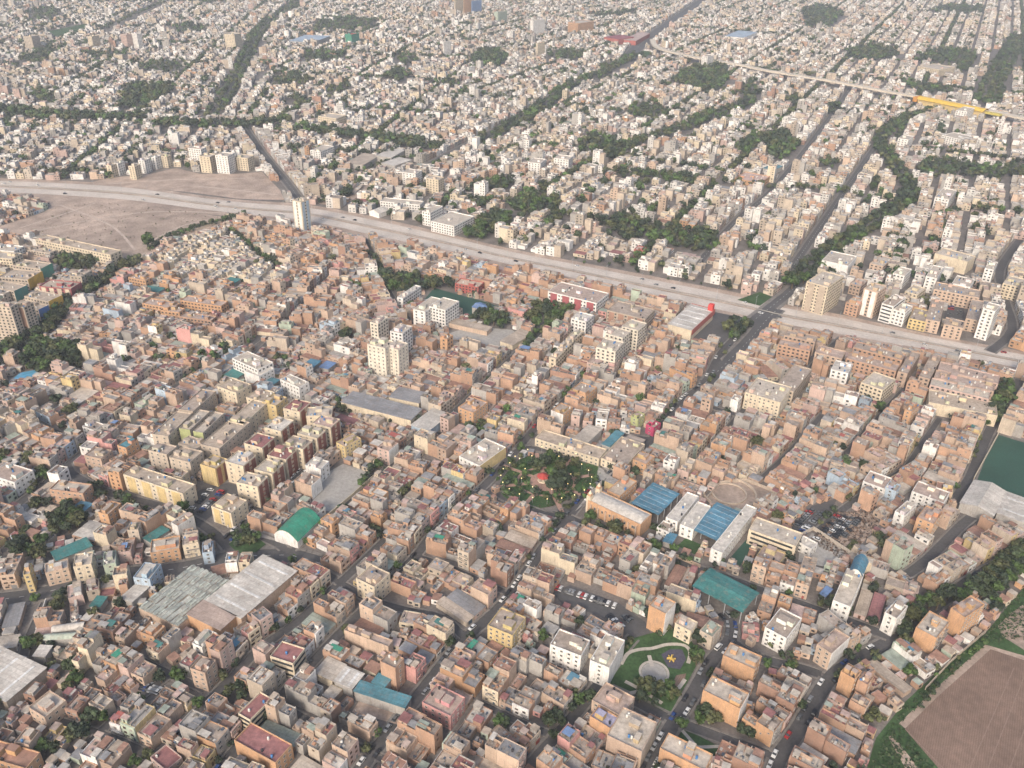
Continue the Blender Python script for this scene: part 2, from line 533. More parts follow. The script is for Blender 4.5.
# ------------------------------------------------------------------ roads of the near town (pixel survey, corridor width in metres)
# name, pixels, asphalt width, pavement width, avenue?, build houses along it
ROADS = [
    ('plaza street', [(300, 845), (363, 766), (426, 686), (463, 641), (506, 601), (545, 546), (559, 531), (577, 506), (609, 476), (629, 461), (652, 439), (684, 399), (704, 384), (722, 352), (748, 325)], 7.5, 1.6, 0),
    ('maroon roof street', [(205, 790), (232, 755), (276, 703), (331, 643), (373, 601), (391, 581), (416, 556), (436, 531), (481, 489), (511, 457), (542, 421), (567, 399), (600, 362), (630, 330)], 6.5, 1.5, 0),
    ('warehouse street', [(195, 715), (230, 680), (261, 648), (296, 623), (331, 591), (352, 572), (385, 540)], 6.0, 1.4, 0),
    ('vault hall street', [(262, 572), (296, 546), (338, 513), (386, 471), (406, 451), (431, 431), (456, 411), (486, 382), (511, 359), (540, 332), (570, 312), (588, 294)], 6.5, 1.5, 0),
    ('apartment street', [(226, 541), (256, 514), (303, 471), (333, 446), (345, 434)], 8.5, 1.6, 0),
    ('uphill street', [(-10, 525), (20, 503), (45, 484), (67, 466), (100, 439), (125, 419), (165, 394), (190, 379), (212, 366), (247, 347), (262, 336)], 7.0, 1.6, 0),
    ('tree lined avenue', [(-40, 392), (0, 364), (52, 324), (75, 302), (100, 284), (125, 269), (142, 258)], 9.0, 2.0, 1),
    ('curving avenue', [(-60, 606), (0, 600), (44, 593), (113, 576), (171, 570), (212, 562), (232, 557), (262, 556), (292, 556), (318, 563)], 10.0, 1.8, 1),
    ('loop street', [(232, 553), (217, 536), (195, 521), (160, 506), (112, 494), (75, 476), (67, 466)], 7.0, 1.5, 0),
    ('loop street', [(228, 540), (250, 534), (275, 543), (290, 553)], 6.0, 1.2, 0),
    ('lane', [(22, 660), (31, 634), (48, 597)], 5.0, 1.2, 0),
    ('lane', [(0, 411), (32, 421), (60, 434), (95, 443)], 5.5, 1.2, 0),
    ('park side street', [(640, 790), (652, 761), (674, 723), (692, 696), (712, 661), (729, 641), (731, 625), (722, 613)], 8.0, 1.6, 0),
    ('hedge avenue', [(768, 785), (780, 756), (797, 732), (828, 681), (853, 663), (878, 648), (903, 633), (935, 606), (965, 585), (1018, 553), (1060, 528)], 8.5, 1.7, 0),
    ('side street', [(905, 576), (928, 559), (963, 524), (985, 508)], 7.0, 1.4, 0),
    ('tree street', [(528, 768), (552, 741), (574, 716), (594, 691), (622, 651), (634, 637)], 6.5, 1.6, 0),
    ('long cross street', [(555, 512), (587, 526), (632, 544), (667, 559), (702, 571), (732, 580), (770, 594), (817, 610), (850, 622), (893, 638)], 7.5, 1.6, 0),
    ('corner street', [(729, 641), (759, 658), (800, 668), (821, 675)], 6.5, 1.4, 0),
    ('park foot street', [(610, 690), (634, 701), (667, 718), (702, 731), (740, 745), (773, 757)], 6.5, 1.5, 0),
    ('narrow cross street', [(328, 575), (352, 590), (373, 601), (405, 610), (441, 618), (463, 636)], 5.5, 1.2, 0),
    ('park foot lane', [(497, 493), (512, 502), (545, 514), (562, 513), (586, 498)], 6.0, 1.5, 0),
    ('plaza lane', [(511, 457), (530, 448), (598, 463), (612, 474)], 6.0, 2.2, 0),
    ('field street', [(1020, 380), (1005, 404), (988, 434), (970, 478), (958, 500), (985, 512), (1030, 527)], 7.5, 1.5, 0),
    ('mid street', [(363, 238), (378, 264), (384, 282), (400, 310), (412, 325)], 5.5, 1.2, 0),
    ('dusty street', [(240, 372), (278, 334), (308, 300), (335, 272)], 7.5, 1.4, 0),
    ('school street', [(820, 530), (840, 512), (868, 492), (905, 470)], 5.5, 1.2, 0),
    ('row street', [(770, 384), (800, 378), (826, 352), (842, 338)], 6.5, 1.4, 0),
    ('mall street', [(705, 384), (745, 345), (765, 322), (778, 309)], 10, 1.6, 1),
    ('brick lane', [(845, 455), (868, 430), (890, 405), (905, 388)], 4.5, 1.0, 0),
    ('brick lane', [(905, 470), (925, 440), (940, 418)], 4.5, 1.0, 0),
    ('brick lane', [(690, 470), (725, 432), (750, 402)], 4.5, 1.0, 0),
    ('brick lane', [(760, 480), (790, 452), (822, 415)], 4.5, 1.0, 0),
    ('cross lane', [(629, 461), (660, 474), (700, 488)], 4.5, 1.0, 0),
    ('cross lane', [(684, 399), (720, 410), (745, 418), (790, 432)], 5.0, 1.0, 0),
    ('cross lane', [(542, 421), (580, 430), (652, 439)], 4.5, 1.0, 0),
    ('cross lane', [(431, 431), (470, 446), (511, 457)], 4.5, 1.0, 0),
    ('cross lane', [(416, 556), (455, 570), (500, 590), (512, 594)], 4.5, 1.0, 0),
    ('cross lane', [(276, 703), (310, 722), (345, 741), (385, 760)], 4.5, 1.0, 0),
    ('cross lane', [(75, 640), (120, 652), (165, 672), (205, 690)], 4.5, 1.0, 0),
    ('cross lane', [(60, 722), (120, 742), (180, 772)], 5.0, 1.0, 0),
    ('cross lane', [(92, 742), (118, 716), (150, 690), (180, 668)], 5.0, 1.0, 0),
    ('cross lane', [(480, 704), (530, 727), (556, 736)], 4.5, 1.0, 0),
    # beyond the freeway
    ('canal avenue', [(748, 325), (790, 292), (835, 252), (880, 222), (905, 205), (910, 190), (900, 175), (888, 160), (880, 145), (888, 130), (905, 121), (945, 111)], 9, 3, 1),
    ('straight avenue', [(222, 106), (235, 85), (250, 48), (266, 30), (290, 5)], 22, 3, 1),
    ('slip avenue', [(240, 120), (262, 152), (285, 180), (300, 200)], 8.5, 2, 1),
    ('wide avenue', [(628, 62), (640, 45), (668, 25), (706, -2)], 28, 4, 1),
    ('ridge avenue', [(430, 165), (482, 138), (545, 105), (595, 77), (640, 55)], 14, 3, 1),
    ('long street', [(700, 262), (735, 222), (778, 184), (831, 116), (850, 88)], 7, 2, 1),
    ('long street', [(792, 268), (807, 246), (840, 198), (875, 147)], 7, 2, 1),
    ('side avenue', [(990, 352), (1012, 330), (1005, 300), (1000, 270), (1020, 240)], 9, 2, 0),
]
road_lines = []
asph_all = []
for i, (nm, pts, w, pv, ave) in enumerate(ROADS):
    g = smooth(GL(pts), 4)
    if not ave:
        w, pv = w*.76, pv*.7
    road_lines.append((nm, g, w, pv, ave))
    cw = w+2*pv
    for a, b_ in zip(g, g[1:]):
        L, R = strip_polys([a, b_], cw+0.6)
        fill_poly(L+R[::-1], 1)
ROADMASK = OCC.copy()
ASPH = np.zeros_like(OCC)
_keep = OCC
OCC = ASPH
for nm, g, w, pv, ave in road_lines:
    for a, b_ in zip(g, g[1:]):
        L, R = strip_polys([a, b_], w-0.8)
        fill_poly(L+R[::-1], 1)
ASPH = OCC
OCC = _keep


def on_asphalt(x, y):
    gx, gy = int(x-OX0), int(y-OY0)
    return 0 <= gx < OW and 0 <= gy < OH and ASPH[gy, gx] > 0


for i, (nm, g, w, pv, ave) in enumerate(road_lines):
    mb = MB()
    L, R = strip_polys(g, w)
    z = 0.02+i*0.006
    for k in range(len(g)-1):
        mb.face([(*R[k], z), (*R[k+1], z), (*L[k+1], z), (*L[k], z)])
    struct('road', mb, M_AVE if ave else M_ASPH)
    # raised pavements, cut where another road crosses
    mb = MB()
    for sgn in (1, -1):
        off = (w/2+pv/2)*sgn
        for x, y, a in along(g, 3.0, 1.5):
            px, py = x-math.sin(a)*off, y+math.cos(a)*off
            if on_asphalt(px, py):
                continue
            mb.prism(rect_poly(px, py, 3.05, pv, a), -0.02, 0.34+i*0.004, (.3, .3, .3))
    if mb.f:
        struct('pavement', mb, M_PAVE)
    if ave:
        mb = MB()
        for x, y, a in along(g, 7.0, 2.0):
            mb.face([(q[0], q[1], 0.32+i*0.004) for q in rect_poly(x, y, 2.4, 0.22, a)])
        struct('road_markings', mb, M_WHITE)

# ------------------------------------------------------------------ open ground (structure sheets)


NSHEET = [0]


def sheet(name, px, mat, z, reserve=True, smooth_=False):
    NSHEET[0] += 1
    z += NSHEET[0]*.004
    g = GL(px)
    if smooth_:
        g = smooth(g+[g[0]], 5)[:-1]
    mb = MB()
    mb.sheet(g, z)
    o = struct(name, mb, mat)
    if reserve:
        fill_poly(g, 2)
    return o, g


# dirt lots along the freeway
sheet('dirt_lot', [(60, 195), (128, 202), (190, 212), (238, 219), (210, 232), (180, 240), (160, 247), (142, 262), (118, 262), (60, 243), (30, 240), (-40, 238), (-40, 226), (0, 226), (45, 212), (52, 205), (18, 197)], M_DUST, 0.03)
sheet('dirt_lot', [(80, 185), (108, 178), (150, 174), (176, 168), (200, 174), (235, 174), (262, 172), (280, 190), (284, 200), (240, 199), (196, 193), (120, 185)], M_DUST, 0.035)
sheet('dirt_lot', [(300, 186), (340, 176), (395, 163), (425, 168), (400, 184), (360, 196), (340, 206), (320, 204)], M_DUST, 0.04, False)
tk = MB()
for k, line in enumerate([[(30, 232), (80, 222), (150, 212), (225, 213)], [(60, 205), (110, 225), (135, 250)], [(20, 228), (70, 212), (95, 203)], [(150, 242), (185, 225), (230, 217)], [(195, 186), (235, 190), (278, 195)], [(110, 184), (170, 180), (255, 178)]]):
    g = smooth(GL(line), 6)
    L, R = strip_polys(g, 2.6)
    for j in range(len(g)-1):
        tk.face([(*R[j], .075+k*.004), (*R[j+1], .075+k*.004), (*L[j+1], .075+k*.004), (*L[j], .075+k*.004)])
struct('dirt_track', tk, flat_mat('packed_earth', (0.44, 0.36, 0.30), [(0.1, .2, 4), (.8, .2, 3)]))
# ploughed field and its verge
_, FIELD = sheet('ploughed_field', [(902, 726), (936, 693), (988, 647), (1024, 658), (1130, 690), (1130, 900), (1000, 830), (940, 770)], M_FIELD, 0.05)
sheet('grass_verge', [(865, 775), (876, 738), (905, 702), (935, 674), (985, 634), (1003, 612), (1026, 585), (1110, 530), (1130, 690), (1024, 658), (988, 647), (936, 693), (902, 726), (940, 770), (1000, 830), (960, 860), (890, 830)], M_LAWN, 0.035)
sheet('dirt_lot', [(1002, 636), (998, 626), (1010, 614), (1040, 592), (1090, 600), (1090, 650), (1024, 650)], M_DUST, 0.06)
sheet('path', [(888, 737), (893, 735), (918, 768), (930, 790), (920, 790), (905, 768)], M_DUST, 0.07)
# light tyre lines across the ploughed field
tl = MB()
for a, b_ in (((1014, 668), (970, 768)), ((1026, 672), (988, 768)), ((1030, 715), (1010, 768)), ((905, 729), (945, 770))):
    pa, pb = G(*a), G(*b_)
    L, R = strip_polys([pa, pb], 0.4)
    tl.face([(*R[0], .08), (*R[1], .08), (*L[1], .08), (*L[0], .08)])
struct('field_track', tl, flat_mat('trodden_soil', (0.23, 0.165, 0.13), [(1.0, .2, 3)]))
e = MB()
fe = GL([(902, 726), (936, 693), (988, 647), (1024, 658), (1130, 690)])
L, R = strip_polys(fe, 3.0)
for k in range(len(fe)-1):
    e.face([(*R[k], .075), (*R[k+1], .075), (*L[k+1], .075), (*L[k], .075)])
struct('field_edge', e, M_DUST)

# the round plaza with its garden
PLAZA_PX = [(499, 487), (506, 474), (520, 460), (541, 455), (575, 457), (594, 461), (601, 472), (593, 484), (571, 498), (545, 508), (520, 506), (504, 497)]
_, PLAZA = sheet('plaza_garden', PLAZA_PX, M_LAWN, 0.36, True, True)
pc = G(546, 482)
mb = MB()
ring = [(pc[0]+9.5*math.cos(t), pc[1]+9.5*math.sin(t)) for t in np.linspace(0, 2*math.pi, 25)[:-1]]
mb.sheet(ring, 0.42)
for ang in (0.25, 0.95, 1.75, 2.6, 3.35, 4.2, 5.0, 5.75):
    q = rect_poly(pc[0]+19*math.cos(ang), pc[1]+19*math.sin(ang), 22, 2.6, ang)
    mb.sheet(q, 0.40+ang*0.003)
ring = [(pc[0]+17*math.cos(t), pc[1]+14*math.sin(t)) for t in np.linspace(0, 2*math.pi, 49)]
L, R = strip_polys(ring, 1.6)
for k in range(48):
    mb.face([(*R[k], .43), (*R[k+1], .43), (*L[k+1], .43), (*L[k], .43)])
struct('path', mb, M_BRICKPATH)

# the playground park
PARK_PX = [(622, 642), (650, 634), (674, 629), (690, 640), (702, 656), (671, 712), (662, 711), (634, 696), (609, 684), (620, 664)]
_, PARK = sheet('park_ground', PARK_PX, M_LAWN, 0.36)
cc = G(654, 673)
mb = MB()
mb.sheet([(cc[0]+5.6*math.cos(t), cc[1]+5.6*math.sin(t)) for t in np.linspace(0, 2*math.pi, 29)[:-1]], 0.42)
struct('circle_paving', mb, M_YARD)
mb = MB()
ring = [(cc[0]+6.3*math.cos(t), cc[1]+6.3*math.sin(t)) for t in np.linspace(0, 2*math.pi, 37)]
L, R = strip_polys(ring, 1.2)
for k in range(36):
    mb.face([(*R[k], .45), (*R[k+1], .45), (*L[k+1], .45), (*L[k], .45)])
for k, line in enumerate([[(652, 667), (649, 656)], [(648, 680), (642, 690), (630, 694)], [(621, 665), (628, 654), (640, 650), (652, 649), (668, 645), (684, 646), (690, 653), (688, 664)], [(625, 682), (640, 690), (662, 704)], [(685, 680), (676, 692), (668, 700)]]):
    g = smooth(GL(line), 4)
    L, R = strip_polys(g, 1.8)
    for j in range(len(g)-1):
        zz = 0.46+k*0.006
        mb.face([(*R[j], zz), (*R[j+1], zz), (*L[j+1], zz), (*L[j], zz)])
struct('path', mb, M_PATH)
sheet('play_surface', [(661, 655), (670, 650), (682, 650), (686, 660), (680, 670), (668, 668)], M_SOIL2, 0.40, False)
sheet('bare_soil', [(676, 676), (686, 674), (684, 684), (676, 690), (669, 692)], M_FIELD, 0.40, False)
# triangular green below it
_, TRI = sheet('park_ground', [(682, 730), (700, 737), (720, 748), (712, 759), (690, 752), (676, 745)], M_LAWN, 0.40)
mb = MB()
for k, (a, b_) in enumerate((((682, 731), (697, 748)), ((676, 744), (697, 748)), ((720, 747), (697, 748)), ((697, 748), (700, 757)))):
    L, R = strip_polys([G(*a), G(*b_)], 1.5)
    zz = 0.45+k*0.006
    mb.face([(*R[0], zz), (*R[1], zz), (*L[1], zz), (*L[0], zz)])
struct('path', mb, M_PATH)
# lawns, courts, yards
sheet('lawn', [(729, 559), (747, 539), (756, 544), (740, 566)], M_TURF, 0.05)
sheet('lawn', [(677, 546), (686, 538), (702, 545), (696, 555)], M_LAWN, 0.05)
_, SOCCER = sheet('football_pitch', [(999, 435), (1080, 460), (1065, 520), (1000, 494), (974, 480)], M_TURF, 0.05)
sheet('sports_court', [(424, 300), (434, 288), (482, 301), (500, 307), (472, 319), (458, 313)], M_TURF, 0.05)
sheet('yard', [(440, 337), (470, 326), (512, 330), (520, 336), (500, 350), (470, 344)], M_YARD, 0.05)
_, YARD2 = sheet('yard', [(310, 507), (325, 474), (343, 464), (372, 473), (358, 491), (330, 512)], M_YARD, 0.05)
sheet('yard', [(244, 533), (262, 515), (290, 507), (312, 510), (300, 540), (275, 541)], M_YARD, 0.04, False)
_, LOT1 = sheet('parking_lot', [(553, 593), (570, 585), (620, 604), (645, 622), (652, 636), (640, 642), (622, 634), (600, 616), (562, 604)], M_AVE, 0.05)
_, LOT2 = sheet('parking_lot', [(182, 507), (200, 490), (228, 483), (246, 488), (231, 503), (206, 520)], M_AVE, 0.06)
_, LOT3 = sheet('parking_lot', [(790, 529), (812, 506), (838, 498), (830, 512), (812, 530), (800, 540)], M_AVE, 0.06)
_, SCRAP = sheet('scrap_yard', [(810, 541), (838, 512), (870, 512), (880, 524), (860, 546), (838, 558)], M_DUST, 0.05)
sheet('courtyard', [(798, 562), (800, 548), (812, 533), (846, 551), (826, 567)], M_YARD, 0.05)
sheet('plaza_paving', [(598, 468), (612, 466), (624, 468), (612, 480), (600, 486), (590, 500), (575, 512), (596, 484)], M_YARD, 0.30, False)
sheet('arena_ground', [(706, 500), (720, 484), (745, 481), (772, 492), (762, 506), (735, 512)], M_DUST, 0.05)
sheet('traffic_island', [(229, 545), (238, 536), (254, 536), (266, 545), (256, 553), (238, 554)], M_LAWN, 0.45)
sheet('pool', [(8, 383), (20, 373), (41, 369), (33, 380)], M_WATER, 0.06)
sheet('parking_lot', [(944, 318), (947, 299), (964, 300), (964, 318)], M_AVE, 0.05)
sheet('parking_lot', [(693, 338), (714, 312), (745, 318), (738, 335), (720, 346)], M_AVE, 0.05)
sheet('lawn', [(737, 300), (760, 292), (772, 297), (760, 306)], M_LAWN, 0.05)
sheet('dirt_lot', [(640, 508), (650, 500), (668, 505), (660, 514)], M_YARD, 0.04, False)
sheet('lawn', [(40, 33), (85, 24), (95, 30), (55, 37)], M_LAWN, 0.06)
sheet('lawn', [(625, 55), (630, 49), (652, 52), (645, 58)], M_LAWN, 0.06)
sheet('dirt_lot', [(352, 712), (360, 700), (400, 715), (398, 725)], M_DUST, 0.05)

# ------------------------------------------------------------------ colours
C = dict(brick=(.395, .255, .18), palebrick=(.395, .295, .23), redbrick=(.32, .20, .15), orange=(.46, .28, .165), peach=(.46, .35, .27), amber=(.56, .34, .05), viridian=(.07, .24, .17), azure=(.06, .15, .36),
         beige=(.44, .375, .305), cream=(.55, .475, .36), white=(.66, .645, .615), grey=(.34, .325, .305), pink=(.50, .27, .25), yellow=(.50, .39, .20),
         mint=(.36, .42, .34), sky=(.33, .41, .49), magenta=(.38, .05, .12), crimson=(.29, .085, .095), teal=(.055, .18, .17), maroon=(.27, .13, .125),
         rose=(.45, .335, .295), red=(.34, .10, .085), green=(.045, .24, .16), olive=(.34, .37, .18), blue=(.14, .22, .38), ivory=(.60, .55, .465), darkred=(.25, .10, .075),
         dust=(.335, .280, .235), pinkdust=(.375, .295, .250), pale=(.435, .385, .325), light=(.485, .455, .41), lead=(.24, .24, .245), tan=(.39, .325, .26),
         lav=(.33, .32, .42), bluetarp=(.085, .205, .285), turq=(.085, .21, .25), gold=(.62, .41, .06), sage=(.29, .33, .28), rust=(.30, .18, .135))

_wincache = {}


def window_mesh(w, h, fr=0):
    k = (round(w, 1), round(h, 1), fr)
    if k not in _wincache:
        mb = MB()
        t = 0.09
        for x0, x1, z0, z1 in ((-w/2, w/2, -h/2, -h/2+t), (-w/2, w/2, h/2-t, h/2), (-w/2, -w/2+t, -h/2+t, h/2-t), (w/2-t, w/2, -h/2+t, h/2-t), (-t/3, t/3, -h/2+t, h/2-t)):
            mb.box(x0, x1, -0.08, 0.0, z0, z1, (.5, .48, .44), 0, True, True)
        mb.face([(-w/2+t, -0.03, -h/2+t), (w/2-t, -0.03, -h/2+t), (w/2-t, -0.03, h/2-t), (-w/2+t, -0.03, h/2-t)], (.03, .03, .03), 1)
        _wincache[k] = mb.mesh('window', [(M_FRAME, M_STEEL, M_WOOD, M_FRAME)[fr], (M_GLASS, M_GLASS, M_GLASS, M_CURTAIN)[fr]])
    return _wincache[k]


FACE = {'-y': (0.0, 0, -1), '+x': (math.pi/2, 1, 0), '+y': (math.pi, 0, 1), '-x': (-math.pi/2, -1, 0)}


def faces_cam(cx, cy, ang, side):
    _, nx, ny = FACE[side]
    c, s_ = math.cos(ang), math.sin(ang)
    wx, wy = c*nx-s_*ny, s_*nx+c*ny
    return wx*(-cx)+wy*(-cy) > 0


def put_on(side, wx, wy, u, z, proud=0.0):
    """local point on a face of a wx x wy box: u runs along the face (its own left to right), seen from outside"""
    r, nx, ny = FACE[side]
    d = (wx/2 if nx else wy/2)+proud
    tx, ty = -ny, nx
    return (nx*d+tx*u, ny*d+ty*u, z), r


def tank_mesh(col):
    mb = MB()
    mb.tube(0, 0, 0, 1.2, .52, .52, 10, col, 0, False)
    mb.tube(0, 0, 1.2, 1.45, .52, .18, 10, col)
    return mb.mesh('water_tank', [M_TANK])


TANKS = {'black': tank_mesh((.03, .03, .035)), 'blue': tank_mesh((.06, .17, .36)), 'white': tank_mesh((.55, .54, .5))}


def shell(mb, wx, wy, H, par, col, t=0.22, z0=0.0, ox=0.0, oy=0.0):
    """outer walls, parapet rim and its inner faces (no roof)"""
    zr = H-par
    hx, hy = wx/2, wy/2
    o_ = [(ox-hx, oy-hy), (ox+hx, oy-hy), (ox+hx, oy+hy), (ox-hx, oy+hy)]
    i_ = [(ox-hx+t, oy-hy+t), (ox+hx-t, oy-hy+t), (ox+hx-t, oy+hy-t), (ox-hx+t, oy+hy-t)]
    for k in range(4):
        a, b_ = o_[k], o_[(k+1) % 4]
        c, d = i_[k], i_[(k+1) % 4]
        mb.face([(*a, z0), (*b_, z0), (*b_, H), (*a, H)], col)
        mb.face([(*a, H), (*b_, H), (*d, H), (*c, H)], tuple(min(1, q*1.05) for q in col))
        mb.face([(*d, zr-.05), (*c, zr-.05), (*c, H), (*d, H)], col)
    return zr


LAND = []      # (ref phrase, x, y, px, py) anchors that labels point to
LANDRECT = []


def frame(L, N, R, H):
    l, n, r = G(*L, H), G(*N, H), G(*R, H)
    u = (n[0]-l[0], n[1]-l[1]); v = (r[0]-n[0], r[1]-n[1])
    lu, lv = math.hypot(*u), math.hypot(*v)
    au = math.atan2(u[1], u[0]); av = math.atan2(v[1], v[0])-math.pi/2
    d = (av-au+math.pi) % (2*math.pi)-math.pi
    d = max(-0.6, min(0.6, d))
    ang = au+d*lv/(lu+lv)
    # size from the diagonal L-R in the rotated frame
    dx, dy = r[0]-l[0], r[1]-l[1]
    c, s_ = math.cos(ang), math.sin(ang)
    wx = abs(c*dx+s_*dy); wy = abs(-s_*dx+c*dy)
    return (l[0]+r[0])/2, (l[1]+r[1])/2, max(wx, 3.0), max(wy, 3.0), ang


def anchor(ref, cx, cy, z=0):
    if ref:
        px, py = proj(cx, cy, z)
        LAND.append((ref, cx, cy, float(px), float(py)))


def add_windows(root, cx, cy, ang, wx, wy, H, floors, sides, ww=1.3, wh=1.25, gap=2.9, most=90, z1=1.6, fr=0):
    todo = []
    fh = (H-0.6)/floors
    for sd_ in sides:
        if not faces_cam(cx, cy, ang, sd_):
            continue
        ln_ = wx if sd_ in ('-y', '+y') else wy
        n = max(1, int((ln_-0.8)/gap))
        for k in range(floors):
            for j in range(n):
                todo.append((sd_, (j+.5-n/2)*(ln_-0.6)/n, k*fh+fh*0.55))
    if len(todo) > most:
        st = len(todo)/most
        todo = [todo[int(i*st)] for i in range(most)]
    me = window_mesh(ww, min(wh, fh*0.55), fr)
    for sd_, u, z in todo:
        p, r = put_on(sd_, wx, wy, u, z, 0.0)
        link('window', me, root, p, r)


def facade_windows(mb, cx, cy, ang, wx, wy, H, floors, sides, gap=3.0, ww=1.6, wh=1.3, mi=1, band=False):
    """window openings as small set-in panes in the wall mesh itself, for buildings too far off to show one as more than a dot"""
    fh = (H-0.6)/floors
    for sd_ in sides:
        ln_ = wx if sd_ in ('-y', '+y') else wy
        n = max(1, int((ln_-0.8)/gap))
        for k in range(floors):
            z = k*fh+fh*0.55
            if band:
                us = [(0.0, ln_*0.86)]
            else:
                us = [((j+.5-n/2)*(ln_-0.6)/n, ww) for j in range(n)]
            for u, w_ in us:
                pts = []
                for du, dz in ((-w_/2, -wh/2), (w_/2, -wh/2), (w_/2, wh/2), (-w_/2, wh/2)):
                    p, r = put_on(sd_, wx, wy, u+du, z+dz, 0.06)
                    pts.append(p)
                mb.face(pts, (.04, .04, .04), mi)


def block(ref, name, label, cat, L, N, R, H, wall='cream', roof='dust', floors=None, win='auto', left=None, right=None, rooms=2, sides=('-y', '+x'), gap=2.9, group=None, base=None, par=0.8, clut=True, balcony=None):
    cx, cy, wx, wy, ang = frame(L, N, R, H)
    rg = random.Random(int(cx*7+cy*13))
    wc, rc = C[wall], C[roof]
    floors = floors or max(1, round(H/2.9))
    dist = math.hypot(cx, cy, CAM_H)
    root = thing(name, label, cat, (cx, cy, 0), ang, group)
    mb = MB()
    zr = shell(mb, wx, wy, H, par, wc)
    near = dist < 640
    if win != 'none' and not near:
        facade_windows(mb, cx, cy, ang, wx, wy, H, floors, ('-y', '+x', '+y', '-x'), 3.4 if dist > 1000 else gap, band=(win == 'band'))
    mb.build('wall', [M_WALL, M_GLASS], root)
    mb = MB()
    mb.face([(-wx/2+.2, -wy/2+.2, zr), (wx/2-.2, -wy/2+.2, zr), (wx/2-.2, wy/2-.2, zr), (-wx/2+.2, wy/2-.2, zr)], rc)
    mb.build('roof', M_ROOF, root)
    for sd_, cl in (('-y', left), ('+x', right)):
        if cl:
            ln_ = wx if sd_ == '-y' else wy
            mb = MB()
            ks = [(-.0, .8)] if ln_ < 9 else ([(-.25, .3), (.25, .3)] if ln_ < 26 else [((j+.5)/4-.5, .14) for j in range(4)])
            if cl.endswith('!'):
                ks = [(0, 1.0)]
            for u0, fr_ in ks:
                u0 *= ln_
                hw = ln_*fr_/2
                if sd_ == '-y':
                    mb.box(u0-hw, u0+hw, -wy/2-.12, -wy/2-.003, .4, H-(.02 if cl.endswith('!') else .9), C[cl.rstrip('!')])
                else:
                    mb.box(wx/2+.003, wx/2+.12, u0-hw, u0+hw, .4, H-(.02 if cl.endswith('!') else .9), C[cl.rstrip('!')])
            mb.build('painted_panel', M_WALL, root)
    if near and win != 'none':
        if win == 'band':
            fh = (H-.6)/floors
            for k in range(floors):
                for sd_ in sides:
                    ln_ = (wx if sd_ == '-y' else wy)*.88
                    mb = MB()
                    z = k*fh+fh*.55
                    if sd_ == '-y':
                        mb.box(-ln_/2, ln_/2, -wy/2-.16, -wy/2-.01, z-.6, z+.6, (.04, .04, .04))
                    else:
                        mb.box(wx/2+.01, wx/2+.16, -ln_/2, ln_/2, z-.6, z+.6, (.04, .04, .04))
                    mb.build('window_band', M_GLASS, root)
        else:
            add_windows(root, cx, cy, ang, wx*1.0, wy, H, floors, sides, gap=gap, most=64)
            # put windows on top of painted panels
    if balcony and near:
        fh = (H-.6)/floors
        for k in range(1, floors):
            for u in ([0.0] if wy < 14 else [-wy*.25, wy*.25]):
                mb = MB()
                mb.box(wx/2+.13, wx/2+1.1, u-1.5, u+1.5, k*fh, k*fh+.15, C[balcony], 0, True, True)
                mb.box(wx/2+1.0, wx/2+1.1, u-1.5, u+1.5, k*fh+.15, k*fh+1.0, C[balcony])
                mb.build('balcony', M_WALL, root)
    for k in range(rooms):
        rx, ry = rg.uniform(2.2, min(5, wx*.45)), rg.uniform(2.2, min(5, wy*.45))
        px_, py_ = rg.uniform(-1, 1)*max(0, wx/2-rx/2-.5), rg.uniform(-1, 1)*max(0, wy/2-ry/2-.5)
        mb = MB()
        h = rg.uniform(2.0, 2.8)
        mb.box(px_-rx/2, px_+rx/2, py_-ry/2, py_+ry/2, zr-.02, zr+h, tuple(q*rg.uniform(.85, 1.05) for q in wc), topcol=rc)
        rr = mb.build('roof_room', M_WALL, root)
    if clut:
        for k in range(2 + int(wx*wy/120)):
            if k > 7:
                break
            link('water_tank', TANKS[rg.choice(['black', 'white', 'blue', 'white'])], root, (rg.uniform(-.42, .42)*wx, rg.uniform(-.42, .42)*wy, zr))
    fill_poly(rect_poly(cx, cy, wx, wy, ang, 0.8), 3)
    LANDRECT.append((cx, cy, wx, wy, ang))
    anchor(ref, cx, cy, H*.6)
    return root, cx, cy, wx, wy, ang, zr


